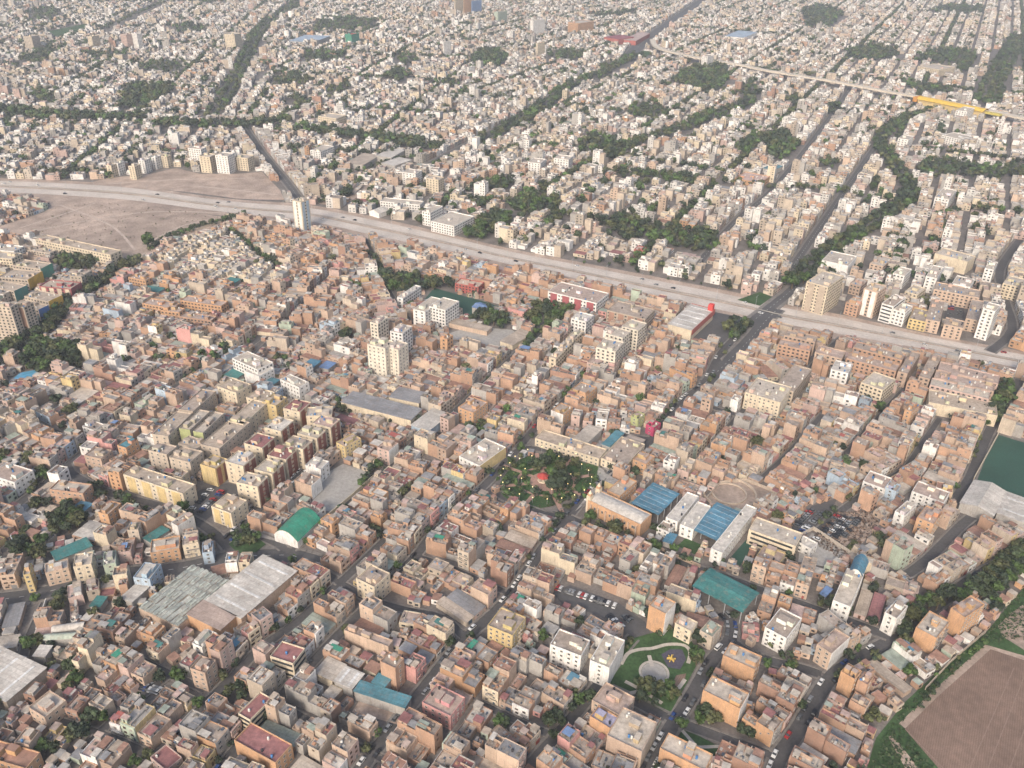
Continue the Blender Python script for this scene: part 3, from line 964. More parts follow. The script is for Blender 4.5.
def sheet_roof(ref, name, label, cat, L, N, R, H, roof='light', wall='grey', style='flat', cols=True, wins=False, rise=None, skylight=False):
    """halls, sheds, canopies and vaults under metal sheet: wall or columns, roof, gable ends"""
    cx, cy, wx, wy, ang = frame(L, N, R, H)
    root = thing(name, label, cat, (cx, cy, 0), ang)
    rc, wc = C[roof], C[wall]
    hx, hy = wx/2, wy/2
    rise = rise if rise is not None else min(wx, wy)*.14
    if style.startswith('canopy'):
        n = max(2, int(max(wx, wy)/7)+1)
        for k in range(n):
            t = -0.48+0.96*k/(n-1)
            for s_ in (-.48, .48):
                p = (t*wx, s_*wy) if wx >= wy else (s_*wx, t*wy)
                mb = MB()
                mb.box(p[0]-.18, p[0]+.18, p[1]-.18, p[1]+.18, 0, H-.05, (.3, .3, .3))
                mb.build('column', M_STEEL, root)
    else:
        mb = MB()
        mb.box(-hx+.05, hx-.05, -hy+.05, hy-.05, 0, H-.06, wc, 0, False)
        if wins:
            facade_windows(mb, cx, cy, ang, wx-.1, wy-.1, H, max(1, round(H/3.2)), ('-y', '+x'), 3.2, 1.7, 1.2)
        mb.build('wall', [M_WALL, M_GLASS], root)
        if ('vault' in style or 'gable' in style):
            mb = MB()
            for s_ in (-1, 1):
                prof = []
                m_ = 12 if 'vault' in style else 2
                for i in range(m_+1):
                    t = -1+2*i/m_
                    z = H-.06+(rise*(1-t*t) if 'vault' in style else rise*(1-abs(t)))*.985
                    prof.append((t, z))
                pts = [((t*hx*.99, s_*(hy-.06), z) if wx <= wy else (s_*(hx-.06), t*hy*.99, z)) for t, z in prof]
                if (s_ > 0) == (wx <= wy):
                    pts = pts[::-1]
                mb.face(pts, wc)
            mb.build('gable_wall', M_WALL, root)
    mb = MB()
    ov = .35
    if 'vault' in style or 'gable' in style:
        m_ = 14 if 'vault' in style else 2
        prof = []
        for i in range(m_+1):
            t = -1+2*i/m_
            prof.append((t, H+(rise*(1-t*t) if 'vault' in style else rise*(1-abs(t)))))
        for (t0, z0), (t1, z1) in zip(prof, prof[1:]):
            if wx <= wy:
                mb.face([(t0*(hx+ov), -hy-ov, z0), (t1*(hx+ov), -hy-ov, z1), (t1*(hx+ov), hy+ov, z1), (t0*(hx+ov), hy+ov, z0)], rc)
            else:
                mb.face([(-hx-ov, t1*(hy+ov), z1), (-hx-ov, t0*(hy+ov), z0), (hx+ov, t0*(hy+ov), z0), (hx+ov, t1*(hy+ov), z1)], rc)
    else:
        mb.box(-hx-ov, hx+ov, -hy-ov, hy+ov, H, H+.18, rc, 0, True, True)
    mb.build('roof', M_SHEET, root)
    if skylight:
        n = max(2, int(max(wx, wy)/(4 if style == 'canopy' else 9)))
        sw = .22 if style == 'canopy' else .6
        for k in range(n):
            t = -.5+(k+.5)/n
            mb = MB()
            if wx >= wy:
                mb.box(t*wx-sw, t*wx+sw, -hy*.85, hy*.85, H+.19, H+.3, (.62, .62, .6) if sw > .3 else (.24, .34, .40))
            else:
                mb.box(-hx*.85, hx*.85, t*wy-sw, t*wy+sw, H+.19, H+.3, (.62, .62, .6) if sw > .3 else (.24, .34, .40))
            mb.build('skylight', M_SHEET, root)
    fill_poly(rect_poly(cx, cy, wx, wy, ang, 0.6), 3)
    LANDRECT.append((cx, cy, wx, wy, ang))
    anchor(ref, cx, cy, H*.6)
    return root, cx, cy, wx, wy, ang


B = block
# ---- lower part of the town, hand surveyed
B('the pink red-windowed house', 'corner_house', 'bright pink three-storey corner house with red window frames', 'house', (422, 702), (450, 714), (465, 697), 9, 'pink', 'pinkdust', 3)
B('the yellow corner building', 'corner_building', 'yellow four-storey corner building with brown windows on the plaza street', 'building', (487.5, 625), (512, 634), (526, 617), 11, 'yellow', 'dust', 4, balcony='cream')
B('the cream grid-windowed block', 'apartment_block', 'cream five-storey corner block with an even grid of windows, near the cross street end', 'apartment block', (356, 578), (374, 584), (390, 573), 12, 'cream', 'dust', 4)
B('the maroon-roofed cream house', 'corner_building', 'cream banded building under a flat maroon roof beside the maroon roof street', 'building', (270, 656), (293, 663), (305, 648), 10, 'cream', 'maroon', 3, win='band', rooms=0)
B('the white apartment slab', 'apartment_block', 'tall white five-storey block with few windows, beside the playground park', 'apartment block', (590, 660), (608, 665), (625, 640), 13, 'white', 'pale', 5, sides=('-y',), gap=5)
B('the long white-fronted block', 'apartment_block', 'white-fronted four-storey block with rows of small windows facing the tree street', 'apartment block', (550, 644), (580, 654), (590, 640), 11.5, 'white', 'dust', 4)
B('the big orange brick block', 'brick_block', 'big bare orange brick block with white windowed end, across from the playground park', 'brick building', (703, 690), (738, 704), (749, 693), 12, 'orange', 'pale', 4, sides=('+x',), right='white!')
B('the orange block by the park corner', 'brick_block', 'wide bare orange block under a cluttered pale roof, by the park side street bend', 'brick building', (723, 655), (753, 666), (762, 656), 10, 'orange', 'pale', 3, sides=('+x',))
B('the orange and white tower', 'brick_block', 'tall bare orange block with a narrow white front, just above the playground park', 'brick building', (649, 605), (665, 612), (676, 602), 15, 'orange', 'pale', 5, sides=('+x',), right='white!')
B('', 'apartment_block', 'cream low block with arched openings beside the orange and white tower', 'apartment block', (675, 623), (690, 629), (698, 622), 9, 'cream', 'pale', 3)
B('', 'apartment_block', 'grey-green roofed block at the top corner of the playground park', 'apartment block', (700, 630), (712, 636), (722, 626), 9, 'beige', 'sage', 3)
B('the long orange block at the frame edge', 'brick_block', 'long orange brick block with a bare glowing wall below the triangular green', 'brick building', (660, 748), (702, 764), (713, 754), 10, 'orange', 'pale', 3, sides=('+x',))
B('the periwinkle-roofed house', 'brick_block', 'bare brick house under a periwinkle blue sheet roof', 'brick building', (590, 716), (610, 727), (619, 717), 9, 'orange', 'lav', 3, sides=('+x',))
B('the tall block by the park street', 'brick_block', 'tall brick block with plain pale roof beside the park side street', 'brick building', (607, 735), (640, 748), (657, 722), 11, 'palebrick', 'pale', 4, sides=('+x',), right='beige!')
B('', 'apartment_block', 'stepped cream and orange block with open terraces at the park foot street', 'apartment block', (592, 700), (620, 712), (635, 697), 9, 'peach', 'pinkdust', 3)
B('the white windowed block', 'apartment_block', 'white four-storey block with a grid of windows on the corner street', 'apartment block', (765, 627), (786, 637), (802, 618), 11, 'white', 'dust', 4)
B('the balconied corner block', 'corner_building', 'white and terracotta corner building with pinkish roof where corner street meets hedge avenue', 'building', (817, 644), (832, 655), (850, 637), 11, 'peach', 'pinkdust', 4, right='white!')
B('the orange twin blocks', 'brick_block', 'squat orange block, the larger of a pair beside the hedge avenue', 'brick building', (841, 671), (855, 680), (862, 671), 12, 'orange', 'pinkdust', 4, sides=('+x',))
B('', 'brick_block', 'narrow pinkish-roofed block touching the larger orange block by the hedge avenue', 'brick building', (858, 679), (868, 686), (874, 677), 11, 'brick', 'rose', 4, sides=('+x',))
B('the curved-balcony brick block', 'brick_block', 'orange brick block with rounded balconies standing alone beside the green verge', 'brick building', (916, 627), (936, 637), (950, 621), 11, 'orange', 'pale', 4, sides=('+x',), balcony='grey')
B('the bulky brick block by the verge', 'brick_block', 'bulky unplastered block with stepped top at the verge of the ploughed field', 'brick building', (951, 608), (966, 620), (985, 604), 14, 'orange', 'pinkdust', 5, sides=('+x',), rooms=4)
B('', 'apartment_block', 'white tiered block with curving balconies above the hedge avenue', 'apartment block', (885, 612), (898, 621), (908, 606), 12, 'white', 'dust', 4, balcony='white')
B('the long white wing', 'school_building', 'long white windowed wing running down to the long cross street', 'school', (833, 600), (850, 606), (864, 574), 10, 'white', 'pale', 3)
B('the pink-striped long house', 'brick_house_row', 'long low brick building edged in rose paint between two straight streets', 'brick building', (344, 630), (389, 649), (393, 640), 8, 'peach', 'pinkdust', 2, win='none')
B('the tall bare brick block', 'brick_block', 'tall bare brick block with blind walls beside the teal factory roof', 'brick building', (380, 661), (395, 667), (404, 658), 15, 'brick', 'dust', 5, sides=('+x',))
B('the two-maroon-roof hall', 'brick_block', 'long orange building with maroon sheet roof panels at the lower cross lane', 'brick building', (234, 740), (275, 759), (292, 744), 9, 'orange', 'maroon', 3, rooms=0, sides=('+x',))
B('the slim maroon-roofed row', 'school_building', 'slim building with long maroon roof and white banded side', 'building', (238, 713), (250, 721), (272, 698), 9, 'cream', 'maroon', 3, win='band', rooms=0)
B('', 'brick_block', 'squarish brick block with tall blind side below the warehouse street', 'brick building', (190, 668), (205, 674), (216, 660), 12, 'palebrick', 'dust', 4)
B('the white zigzag house', 'apartment_block', 'white house with zigzag terraces near the warehouse front', 'apartment block', (192, 643), (202, 650), (217, 633), 9, 'white', 'pale', 3)
B('the orange house by the market', 'brick_house', 'vivid orange walled house with overhanging eaves below the market roofs', 'house', (140, 632), (154, 638), (165, 626), 8, 'orange', 'tan', 2)
B('', 'brick_house', 'cream and orange long roofed house at the lower verge lanes', 'house', (28, 707), (45, 715), (66, 700), 8, 'peach', 'pale', 2)
B('the bare buttressed wall house', 'brick_house', 'bare brick house with long blind party wall near the grey sheds', 'house', (14, 742), (30, 752), (40, 730), 9, 'palebrick', 'pale', 3, sides=('-y',))
B('the red-roofed house at the corner', 'corner_house', 'broad house with faded red roof at the lower corner of the town', 'house', (-30, 752), (26, 775), (40, 752), 8, 'orange', 'rust', 2)
B('', 'corner_house', 'house with plain dark rose roof beside the lower lane', 'house', (150, 757), (166, 770), (182, 757), 6, 'rose', 'maroon', 2, rooms=0)
# ---- along the curving avenue
B('the cream window-grid block', 'apartment_block', 'cream block with open grid of loggias on the curving avenue', 'apartment block', (73, 567), (94, 565), (93, 551), 12, 'cream', 'pale', 4, sides=('-y', '+x'), rooms=1)
B('the slim yellow tower house', 'corner_house', 'slim yellow four-storey house on the curving avenue with one window per floor', 'house', (23, 575), (31, 574), (31.5, 563), 12, 'yellow', 'grey', 4, gap=4)
B('', 'brick_block', 'ochre two-part building between the slim yellow house and the cream grid block', 'building', (45, 573), (70, 568), (68, 558), 9, 'peach', 'light', 3)
B('', 'apartment_block', 'pale green house with loggias beside the cream grid block', 'apartment block', (103, 565), (117, 563), (116, 550), 10, 'mint', 'grey', 3)
B('the pale blue corner house', 'corner_house', 'pale sky-blue house at the teardrop traffic island', 'house', (202, 553), (214, 552), (213, 541), 8, 'sky', 'dust', 3)
B('the orange flat by the teal roof', 'brick_house', 'orange house next to the teal shed on the avenue', 'house', (150, 553), (181, 549), (180, 535), 8, 'orange', 'pale', 3)
B('the grey block above the market', 'apartment_block', 'grey and white block at the upper corner of the market roofs', 'apartment block', (133, 577), (150, 580), (161, 564), 10, 'sky', 'light', 3)
B('the horseshoe brick house', 'brick_house', 'rounded brick house with pale roof on the loop street', 'brick building', (49, 489), (84, 496), (92, 484), 10, 'brick', 'pale', 3)
B('the black and white house', 'apartment_block', 'white and black balconied block with rosy roof near the loop street', 'apartment block', (-12, 474), (14, 484), (33, 470), 10, 'white', 'pinkdust', 3)
B('', 'brick_block', 'orange block with darker roof front near the open sandy lot', 'brick building', (98, 512), (108, 516), (121, 503), 9, 'orange', 'dust', 3)
B('', 'apartment_block', 'beige block with small grid windows behind the teal shed', 'apartment block', (127, 530), (140, 531), (141, 522), 11, 'beige', 'tan', 4)
B('the white balconied house', 'apartment_block', 'white house with dark balconies beside the uphill street', 'apartment block', (82, 426), (93, 433), (104, 424), 8, 'white', 'dust', 3)
B('', 'brick_block', 'orange block with dull teal roof beside the uphill street', 'brick building', (117, 445), (126, 449), (138, 440), 10, 'orange', 'turq', 3)
B('', 'brick_block', 'tan block with plain roof at the uphill street', 'brick building', (84, 455), (101, 460), (112, 450), 9, 'palebrick', 'dust', 3)
B('', 'apartment_block', 'aqua painted front house near the uphill street', 'apartment block', (134, 403), (142, 407), (158, 396), 7, 'mint', 'pale', 2)
# ---- the apartment estate (cream blocks with dark balcony recesses)
GE = 'cream estate blocks with dark balcony bays'
for i, (L, N, R, H, roof, lab) in enumerate([
    ((236, 482), (258, 488), (268, 476), 15, 'pale', 'cream estate block with white roof at the lower end of the apartment street'),
    ((254, 469), (272, 474), (284, 463), 15, 'pale', 'cream estate block with grey roof, second up the apartment street'),
    ((267, 455), (286, 460), (297, 449), 15, 'maroon', 'cream estate block with plain maroon roof on the apartment street'),
    ((283, 444), (303, 450), (313, 440), 15, 'dust', 'cream estate block with dusty roof just above the maroon-roofed one on the street'),
    ((297, 433), (317, 439), (326, 430), 15, 'pale', 'cream estate block with pale roof, fifth up the apartment street'),
    ((312, 423), (331, 429), (340, 419), 15, 'rose', 'cream estate block with rosy roof at the top of the apartment street'),
    ((225, 461), (243, 466), (256, 455), 15, 'light', 'white and red estate block with lavender-white roof in the inner row'),
    ((244, 443), (262, 448), (275, 437), 15, 'maroon', 'estate block with maroon roof in the inner row, lower of two'),
    ((264, 427), (281, 432), (294, 420), 15, 'light', 'white-sided estate block with white roof in the inner row'),
    ((283, 408), (300, 413), (311, 402), 15, 'maroon', 'estate block with maroon roof in the inner row, upper of two'),
    ((306, 416), (320, 413), (333, 406), 14, 'pale', 'cream estate block closing the top of the inner row'),
]):
    B('the estate block with the maroon roof' if i == 2 else '', 'apartment_block', lab, 'apartment block', L, N, R, H, 'cream', roof, 5, right='darkred', gap=4.2, group=GE, balcony='darkred')
GB = 'beige and ochre estate blocks'
for L, N, R, H, wall, roof, lft, rgt, lab in [
    ((123, 474), (183, 495), (195, 484), 12, 'cream', 'tan', 'yellow', None, 'long ochre and yellow striped estate row above the loop street'),
    ((211, 506), (231, 514), (247, 500), 11, 'cream', 'tan', 'yellow', None, 'short yellow estate block standing apart by the parking lot'),
    ((200, 464), (215, 470), (228, 459), 13, 'yellow', 'tan', 'yellow', 'darkred', 'yellow and dark red estate block at the inner corner'),
    ((169, 457), (190, 463), (203, 451), 14, 'beige', 'tan', None, None, 'plain beige estate block with squarish roof, nearer the parking'),
    ((148, 450), (167, 456), (177, 446), 14, 'beige', 'dust', None, None, 'plain beige estate block beside the uphill side of its twin'),
    ((178, 443), (196, 450), (207, 441), 12, 'beige', 'tan', None, None, 'low beige estate block tucked behind the two plain ones'),
    ((200, 444), (220, 451), (250, 422), 13, 'beige', 'tan', None, None, 'long beige estate row through the middle of the estate'),
    ((228, 421), (244, 426), (268, 402), 13, 'cream', 'tan', None, None, 'long cream estate row at the upper middle of the estate'),
    ((179, 428), (191, 432), (210, 411), 13, 'beige', 'pale', 'olive!', None, 'estate row with green end wall, first of the green pair'),
    ((193, 431), (204, 435), (224, 413), 13, 'beige', 'pale', 'olive!', None, 'estate row with green end wall, second of the green pair'),
    ((152, 434), (170, 440), (192, 413), 13, 'beige', 'tan', None, None, 'outer beige estate row beside the rose-roofed houses'),
    ((178, 409), (194, 414), (216, 391), 13, 'tan', 'dust', None, None, 'outer tan estate row further up from the rose-roofed houses'),
    ((217, 386), (236, 393), (251, 384), 13, 'cream', 'tan', None, None, 'cream estate block nearest the white hospital'),
    ((246, 397), (262, 402), (275, 392), 13, 'cream', 'tan', None, None, 'cream estate block under the teal sheds'),
    ((262, 402), (276, 406), (287, 397), 13, 'yellow', 'tan', None, None, 'ochre estate block under the slim white block'),
]:
    B('the green-ended estate rows' if 'first of the green' in lab else ('the yellow striped estate row' if 'striped' in lab else ''), 'apartment_block', lab, 'apartment block', L, N, R, H, wall, roof, None, left=lft, right=rgt, gap=3.6, group=GB)
B('the white hospital', 'hospital_building', 'big white stepped building above the apartment estate', 'hospital', (232, 358), (257, 371), (273, 362), 14, 'white', 'pale', 5, sides=('+x',), rooms=4)
B('', 'hospital_building', 'lower white wing in front of the big stepped white building', 'hospital', (244, 371), (259, 378), (274, 368), 11, 'white', 'light', 4, sides=('+x',))
B('the slim white block', 'apartment_block', 'slim white notched block between the estate and the blue roofs', 'apartment block', (280, 379), (299, 386), (309, 382), 13, 'white', 'pale', 4)
# ---- yellow/red small works around the middle
B('the white house by the yard', 'apartment_block', 'white windowless house at the edge of the big yard', 'house', (305, 465), (321, 470), (329, 461), 10, 'white', 'light', 3, sides=('+x',))
B('', 'brick_block', 'tan house with white windowed end next to the big yard', 'brick building', (294, 480), (311, 486), (321, 477), 10, 'palebrick', 'dust', 4, sides=('+x',), right='white!')
B('the yellow-green row', 'apartment_block', 'ochre and olive block with shuttered front at the top of the yard', 'apartment block', (336, 442), (345, 447), (361, 438), 10, 'yellow', 'pinkdust', 4)
B('', 'apartment_block', 'white-sided rosy roofed house at the top of the yard', 'apartment block', (377, 447), (389, 452), (398, 443), 11, 'rose', 'pinkdust', 4, right='white!')
B('the white walled workshop', 'workshop', 'wide workshop with white wall and grey flat roof near the plaza', 'workshop', (459, 456), (480, 466), (506, 447), 8, 'white', 'pale', 2, right='yellow!', rooms=4)
B('the orange square block', 'brick_block', 'square orange block with blind walls by the grey warehouse', 'brick building', (458, 407), (473, 412), (488, 402), 11, 'orange', 'pinkdust', 4)
B('the white-ended brick block', 'brick_block', 'brick block with a plain white end wall on the maroon roof street', 'brick building', (551, 410), (563, 414), (573, 407), 9, 'orange', 'dust', 3, left='white!')
B('', 'brick_block', 'orange three-storey block with grey roof up the maroon roof street', 'brick building', (570, 390), (586, 396), (597, 387), 10, 'orange', 'dust', 3)
B('the magenta house', 'corner_house', 'vivid magenta painted house on the plaza street', 'house', (646, 424), (654, 428), (661, 423), 7, 'magenta', 'dust', 2, rooms=1)
B('', 'corner_house', 'olive green painted house near the magenta one', 'house', (631, 416), (638, 419), (645, 414), 8, 'olive', 'pinkdust', 3, rooms=1)
B('the cream plaza row', 'shop_row', 'long cream two-storey row with lit windows along the plaza', 'shop row', (535, 438), (598, 457), (607, 449), 6, 'cream', 'tan', 2, win='auto', rooms=3, right=None)
B('', 'shop_row', 'cream corner row continuing past the tarpaulin roofs', 'shop row', (601, 458), (625, 466), (645, 444), 6, 'cream', 'dust', 2, rooms=3)
B('the ochre parish house', 'parish_house', 'ochre two-storey building behind the church', 'building', (607, 490), (620, 496), (637, 481), 8, 'orange', 'tan', 2)
B('the brick block on the plaza street', 'brick_block', 'pair-like brick block overlooking the pale plaza paving', 'brick building', (633, 459), (646, 464), (655, 456), 9, 'orange', 'pinkdust', 3)
B('the cream school block', 'school_building', 'cream three-storey school block with long window bands', 'school', (749, 529), (795, 545), (803, 533), 10, 'cream', 'pale', 3, win='band', rooms=0)
B('', 'school_building', 'yellowish low school block with rosy roof beside the green lawn', 'school', (757, 555), (778, 562), (786, 553), 6, 'yellow', 'pinkdust', 2)
B('', 'school_building', 'long white classroom wing between the court roof and blue court', 'school', (666, 517), (678, 522), (699, 496), 7, 'white', 'light', 2, rooms=0)
B('', 'school_building', 'white flat-roofed classroom block beside the blue court', 'school', (680, 524), (694, 530), (711, 506), 8, 'white', 'light', 2, rooms=0)
B('', 'school_building', 'low white angled hall between the school block and the fan-shaped court', 'school', (797, 541), (812, 551), (818, 543), 6, 'white', 'light', 2, rooms=0)
B('the white school wing', 'school_building', 'tall white school wing along the green lawn', 'school', (711, 548), (725, 558), (757, 508), 9, 'white', 'light', 3, rooms=0)
B('', 'chapel_house', 'small white house in the school garden', 'house', (657, 527), (668, 531), (675, 525), 5, 'white', 'dust', 2, rooms=0)
B('the L-shaped cream block', 'apartment_block', 'cream block with domes and columned front above the brick quarter', 'apartment block', (745, 392), (779, 401), (792, 387), 13, 'cream', 'pale', 5, rooms=3)
B('', 'apartment_block', 'long dark roofed wing with white domes behind the columned cream block', 'apartment block', (775, 386), (792, 390), (812, 369), 12, 'tan', 'dust', 4, rooms=0)
B('the cream end-wall block', 'apartment_block', 'cream block with large blind end wall and white side', 'apartment block', (861, 382), (882, 389), (896, 379), 12, 'cream', 'pale', 4, sides=('+x',))
B('the white cube block', 'apartment_block', 'white cube-like block between brick rows', 'apartment block', (831, 369), (849, 374), (853, 364), 12, 'white', 'light', 4)
B('the long blind cream wall', 'factory', 'long building with blind cream wall near the field street', 'factory', (929, 402), (990, 411), (996, 402), 9, 'cream', 'tan', 3, win='none', rooms=4)
B('', 'apartment_block', 'white striped-front block opposite the brown scrap yard', 'apartment block', (912, 491), (945, 504), (950, 492), 8, 'white', 'pinkdust', 3)
B('', 'apartment_block', 'white fronted house with wide loggias in the brick quarter', 'apartment block', (863, 481), (885, 489), (892, 478), 8, 'white', 'pinkdust', 3)
B('', 'apartment_block', 'white block with plain side in the middle of the scrap yard houses', 'apartment block', (895, 511), (905, 516), (917, 505), 9, 'white', 'pale', 3)
B('the blue house', 'corner_house', 'sky-blue painted house in the brick quarter', 'house', (885, 487), (896, 491), (901, 485), 8, 'sky', 'dust', 3)
B('', 'brick_block', 'tall bare orange twin-bodied block near the side street', 'brick building', (917, 517), (933, 523), (943, 512), 11, 'orange', 'pinkdust', 4)
B('', 'brick_block', 'tall narrow brick house with blind wall in the brick quarter', 'brick building', (905, 409), (912, 412), (920, 405), 12, 'orange', 'dust', 4)
# ---- towards the freeway
B('the cream centre towers', 'apartment_tower', 'cream tower with loggias, frontmost of the central group', 'tower', (367, 344), (386, 350), (394, 341), 24, 'ivory', 'pale', 8)
B('', 'apartment_tower', 'cream tower close beside the frontmost central one', 'tower', (388, 347), (399, 352), (408, 343), 22, 'ivory', 'pale', 8)
B('', 'apartment_tower', 'cream slim tower at the back of the central group', 'tower', (370, 322), (379, 327), (388, 317), 20, 'ivory', 'pale', 7)
B('', 'apartment_tower', 'greyish long tower at the back of the central group', 'tower', (390, 331), (404, 336), (412, 326), 20, 'white', 'pale', 7)
B('the white twin slabs', 'apartment_block', 'white blind-walled slab above the school yard, lower of the two', 'apartment block', (413, 309), (427, 315), (443, 299), 16, 'white', 'pale', 6, gap=3.8)
B('', 'apartment_block', 'white blind-walled slab above the school yard, upper of the two', 'apartment block', (429, 306), (446, 312), (459, 301), 17, 'white', 'pale', 6, sides=('+x',), rooms=1)
B('', 'school_building', 'white slim school wing along the green court', 'school', (397, 297), (405, 302), (421, 286), 9, 'white', 'light', 3)
B('', 'brick_block', 'slim orange block standing alone beside the school yard', 'brick building', (440, 337), (448, 341), (453, 335), 13, 'orange', 'dust', 4)
B('', 'corner_house', 'orange and red banded building near the freeway trees', 'building', (455, 283), (480, 289), (484, 282), 8, 'red', 'peach', 3)
B('the crimson-striped row', 'apartment_block', 'white apartment row with crimson panels beside the freeway', 'apartment block', (548, 291), (598, 305), (609, 293), 13, 'white', 'pinkdust', 4, left='crimson')
B('', 'apartment_block', 'tan apartment row with deep bays beyond the crimson-striped row', 'apartment block', (607, 310), (646, 320), (655, 309), 12, 'tan', 'dust', 4, left='rust')
B('the cream stepped towers', 'apartment_tower', 'cream stepped tower, front of three near the supermarket', 'tower', (596, 347), (615, 351), (624, 342), 20, 'ivory', 'pale', 7)
B('', 'apartment_tower', 'cream stepped tower, middle of three near the supermarket', 'tower', (605, 333), (622, 337), (631, 331), 20, 'ivory', 'pale', 7, rooms=1)
B('', 'apartment_tower', 'cream stepped tower, rear of three near the supermarket', 'tower', (622, 326), (637, 329), (647, 323), 19, 'ivory', 'pale', 7, rooms=1)
B('the pale pink block', 'apartment_block', 'pale pink block at the foot of the stepped cream towers', 'apartment block', (587, 362), (614, 368), (620, 360), 9, 'rose', 'pinkdust', 3)
B('', 'apartment_block', 'white bulky block behind the yellow terraces', 'apartment block', (571, 318), (587, 323), (594, 315), 12, 'white', 'light', 4)
for k, (L, N, R, H) in enumerate([((549, 357), (557, 360), (566, 349), 10), ((558, 347), (566, 350), (574, 341), 10), ((566, 338), (574, 341), (584, 331), 10)]):
    B('the yellow terraces' if k == 0 else '', 'apartment_block', ['pale yellow terrace block, lowest of three steps', 'pale yellow terrace block, middle of three steps', 'pale yellow terrace block, topmost of three steps'][k], 'apartment block', L, N, R, H, 'cream', 'pale', 3)
for L, N, R, H, wall, roof, lab in [
    ((778, 344), (809, 350), (813, 345), 12, 'brick', 'pinkdust', 'brown brick row with arched bays at the mall street end'),
    ((784, 335), (814, 341), (818, 336), 12, 'palebrick', 'dust', 'pale brick row behind the brown arched one at the mall street end'),
    ((815, 352), (840, 357), (846, 351), 12, 'peach', 'pinkdust', 'orange-fronted apartment row with small windows, second brick row by the freeway'),
    ((846, 358), (896, 371), (900, 364.5), 12, 'brick', 'pinkdust', 'long brown apartment row with dark loggias by the freeway'),
    ((853, 347), (902, 360), (906, 354), 12, 'brick', 'dust', 'long brown apartment row tucked just behind its lower twin'),
    ((898, 371), (909, 375), (921, 353), 12, 'palebrick', 'dust', 'slim apartment wing on the inner side of a leafy court'),
    ((919, 376), (930, 379), (942, 356), 12, 'palebrick', 'dust', 'slim apartment wing on the outer side of a leafy court'),
    ((938, 369), (996, 382), (1000, 375.5), 11, 'rose', 'pinkdust', 'slim pinkish apartment row beside the freeway end, upper of three'),
    ((934, 377), (992, 390), (995.5, 383.5), 11, 'palebrick', 'pinkdust', 'slim pinkish apartment row beside the freeway end, middle of three'),
    ((930, 384.5), (987, 397.5), (990.5, 391.5), 11, 'rose', 'pale', 'slim pinkish apartment row beside the freeway end, lower of three'),
]:
    B('the long brown row' if 'long brown' in lab else '', 'apartment_block', lab, 'apartment block', L, N, R, H, wall, roof, None, gap=3.2, rooms=4)
B('the beige banded tower', 'apartment_tower', 'beige tower with brown banded front beyond the freeway', 'tower', (807, 281), (828, 287), (844, 276), 26, 'cream', 'pale', 9, right=None, left='tan')
B('', 'apartment_block', 'white blank-sided block behind the beige banded tower', 'apartment block', (822, 260), (850, 267), (857, 256), 12, 'white', 'pale', 3, win='none')
B('', 'apartment_tower', 'orange and white striped tower beyond the freeway', 'tower', (864, 288), (878, 292), (887, 286), 24, 'peach', 'pale', 8, left='white')
B('', 'apartment_block', 'white striped block beside the orange and white tower', 'apartment block', (882, 303), (893, 306), (906, 297), 16, 'white', 'dust', 5, win='band')
B('', 'apartment_block', 'golden yellow low block facing the freeway', 'apartment block', (909, 318), (928, 323), (932, 311), 9, 'yellow', 'dust', 3)
for L, N, R, H, lab in [((926, 319), (942, 323), (945, 301), 11, 'tan apartment wing facing the freeway, beside a car court'), ((944, 324), (963, 328), (965, 321), 11, 'tan apartment front closing the car court to the freeway'),
                        ((966, 318), (981, 322), (984, 301), 11, 'tan apartment wing on the far flank of the car court'), ((934, 289), (978, 297), (981, 290), 12, 'tan apartment back row behind the car court')]:
    B('', 'apartment_block', lab, 'apartment block', L, N, R, H, 'peach', 'dust', 4, gap=3.4)
for L, N, R, H, wall, lab in [
    ((846, 302), (860, 307), (866, 300), 11, 'brick', 'brown mid-rise block between the beige and the striped towers'),
    ((893, 309), (907, 314), (913, 306), 13, 'white', 'white mid-rise block beside the golden low block'),
    ((905, 291), (920, 297), (926, 288), 10, 'cream', 'cream low block behind the golden one'),
    ((870, 263), (884, 267), (893, 258), 9, 'peach', 'peach row block behind the striped tower'),
    ((893, 273), (906, 277), (912, 269), 13, 'white', 'white cube block behind the tan apartments'),
    ((952, 283), (970, 287), (975, 279), 13, 'white', 'white terraced block at the back of the tan apartments'),
    ((926, 276), (938, 279), (944, 267), 15, 'white', 'white slab with small windows on the side of the pale blank block'),
    ((850, 283), (862, 287), (868, 280), 10, 'palebrick', 'pale brick block just behind the beige tower'),
    ((1003, 283), (1020, 287), (1026, 279), 14, 'cream', 'cream block across the side avenue'),
]:
    B('', 'apartment_block', lab, 'apartment block', L, N, R, H, wall, 'pale')
B('', 'apartment_tower', 'white slender tower at the end of the tan apartments', 'tower', (983, 308), (996, 312), (1001, 305), 26, 'white', 'pale', 9)
B('', 'apartment_block', 'white slab standing across the side avenue end', 'apartment block', (985, 268), (996, 271), (998, 262), 18, 'white', 'pale', 6)
B('', 'apartment_block', 'large pale blank-walled block behind the tan apartments', 'apartment block', (935, 253), (968, 262), (976, 256), 13, 'cream', 'pale', 4, win='none')
B('', 'apartment_block', 'white block with flanking blocks beside the canal avenue trees', 'apartment block', (935, 197), (952, 201), (957, 190), 13, 'white', 'pale', 4)
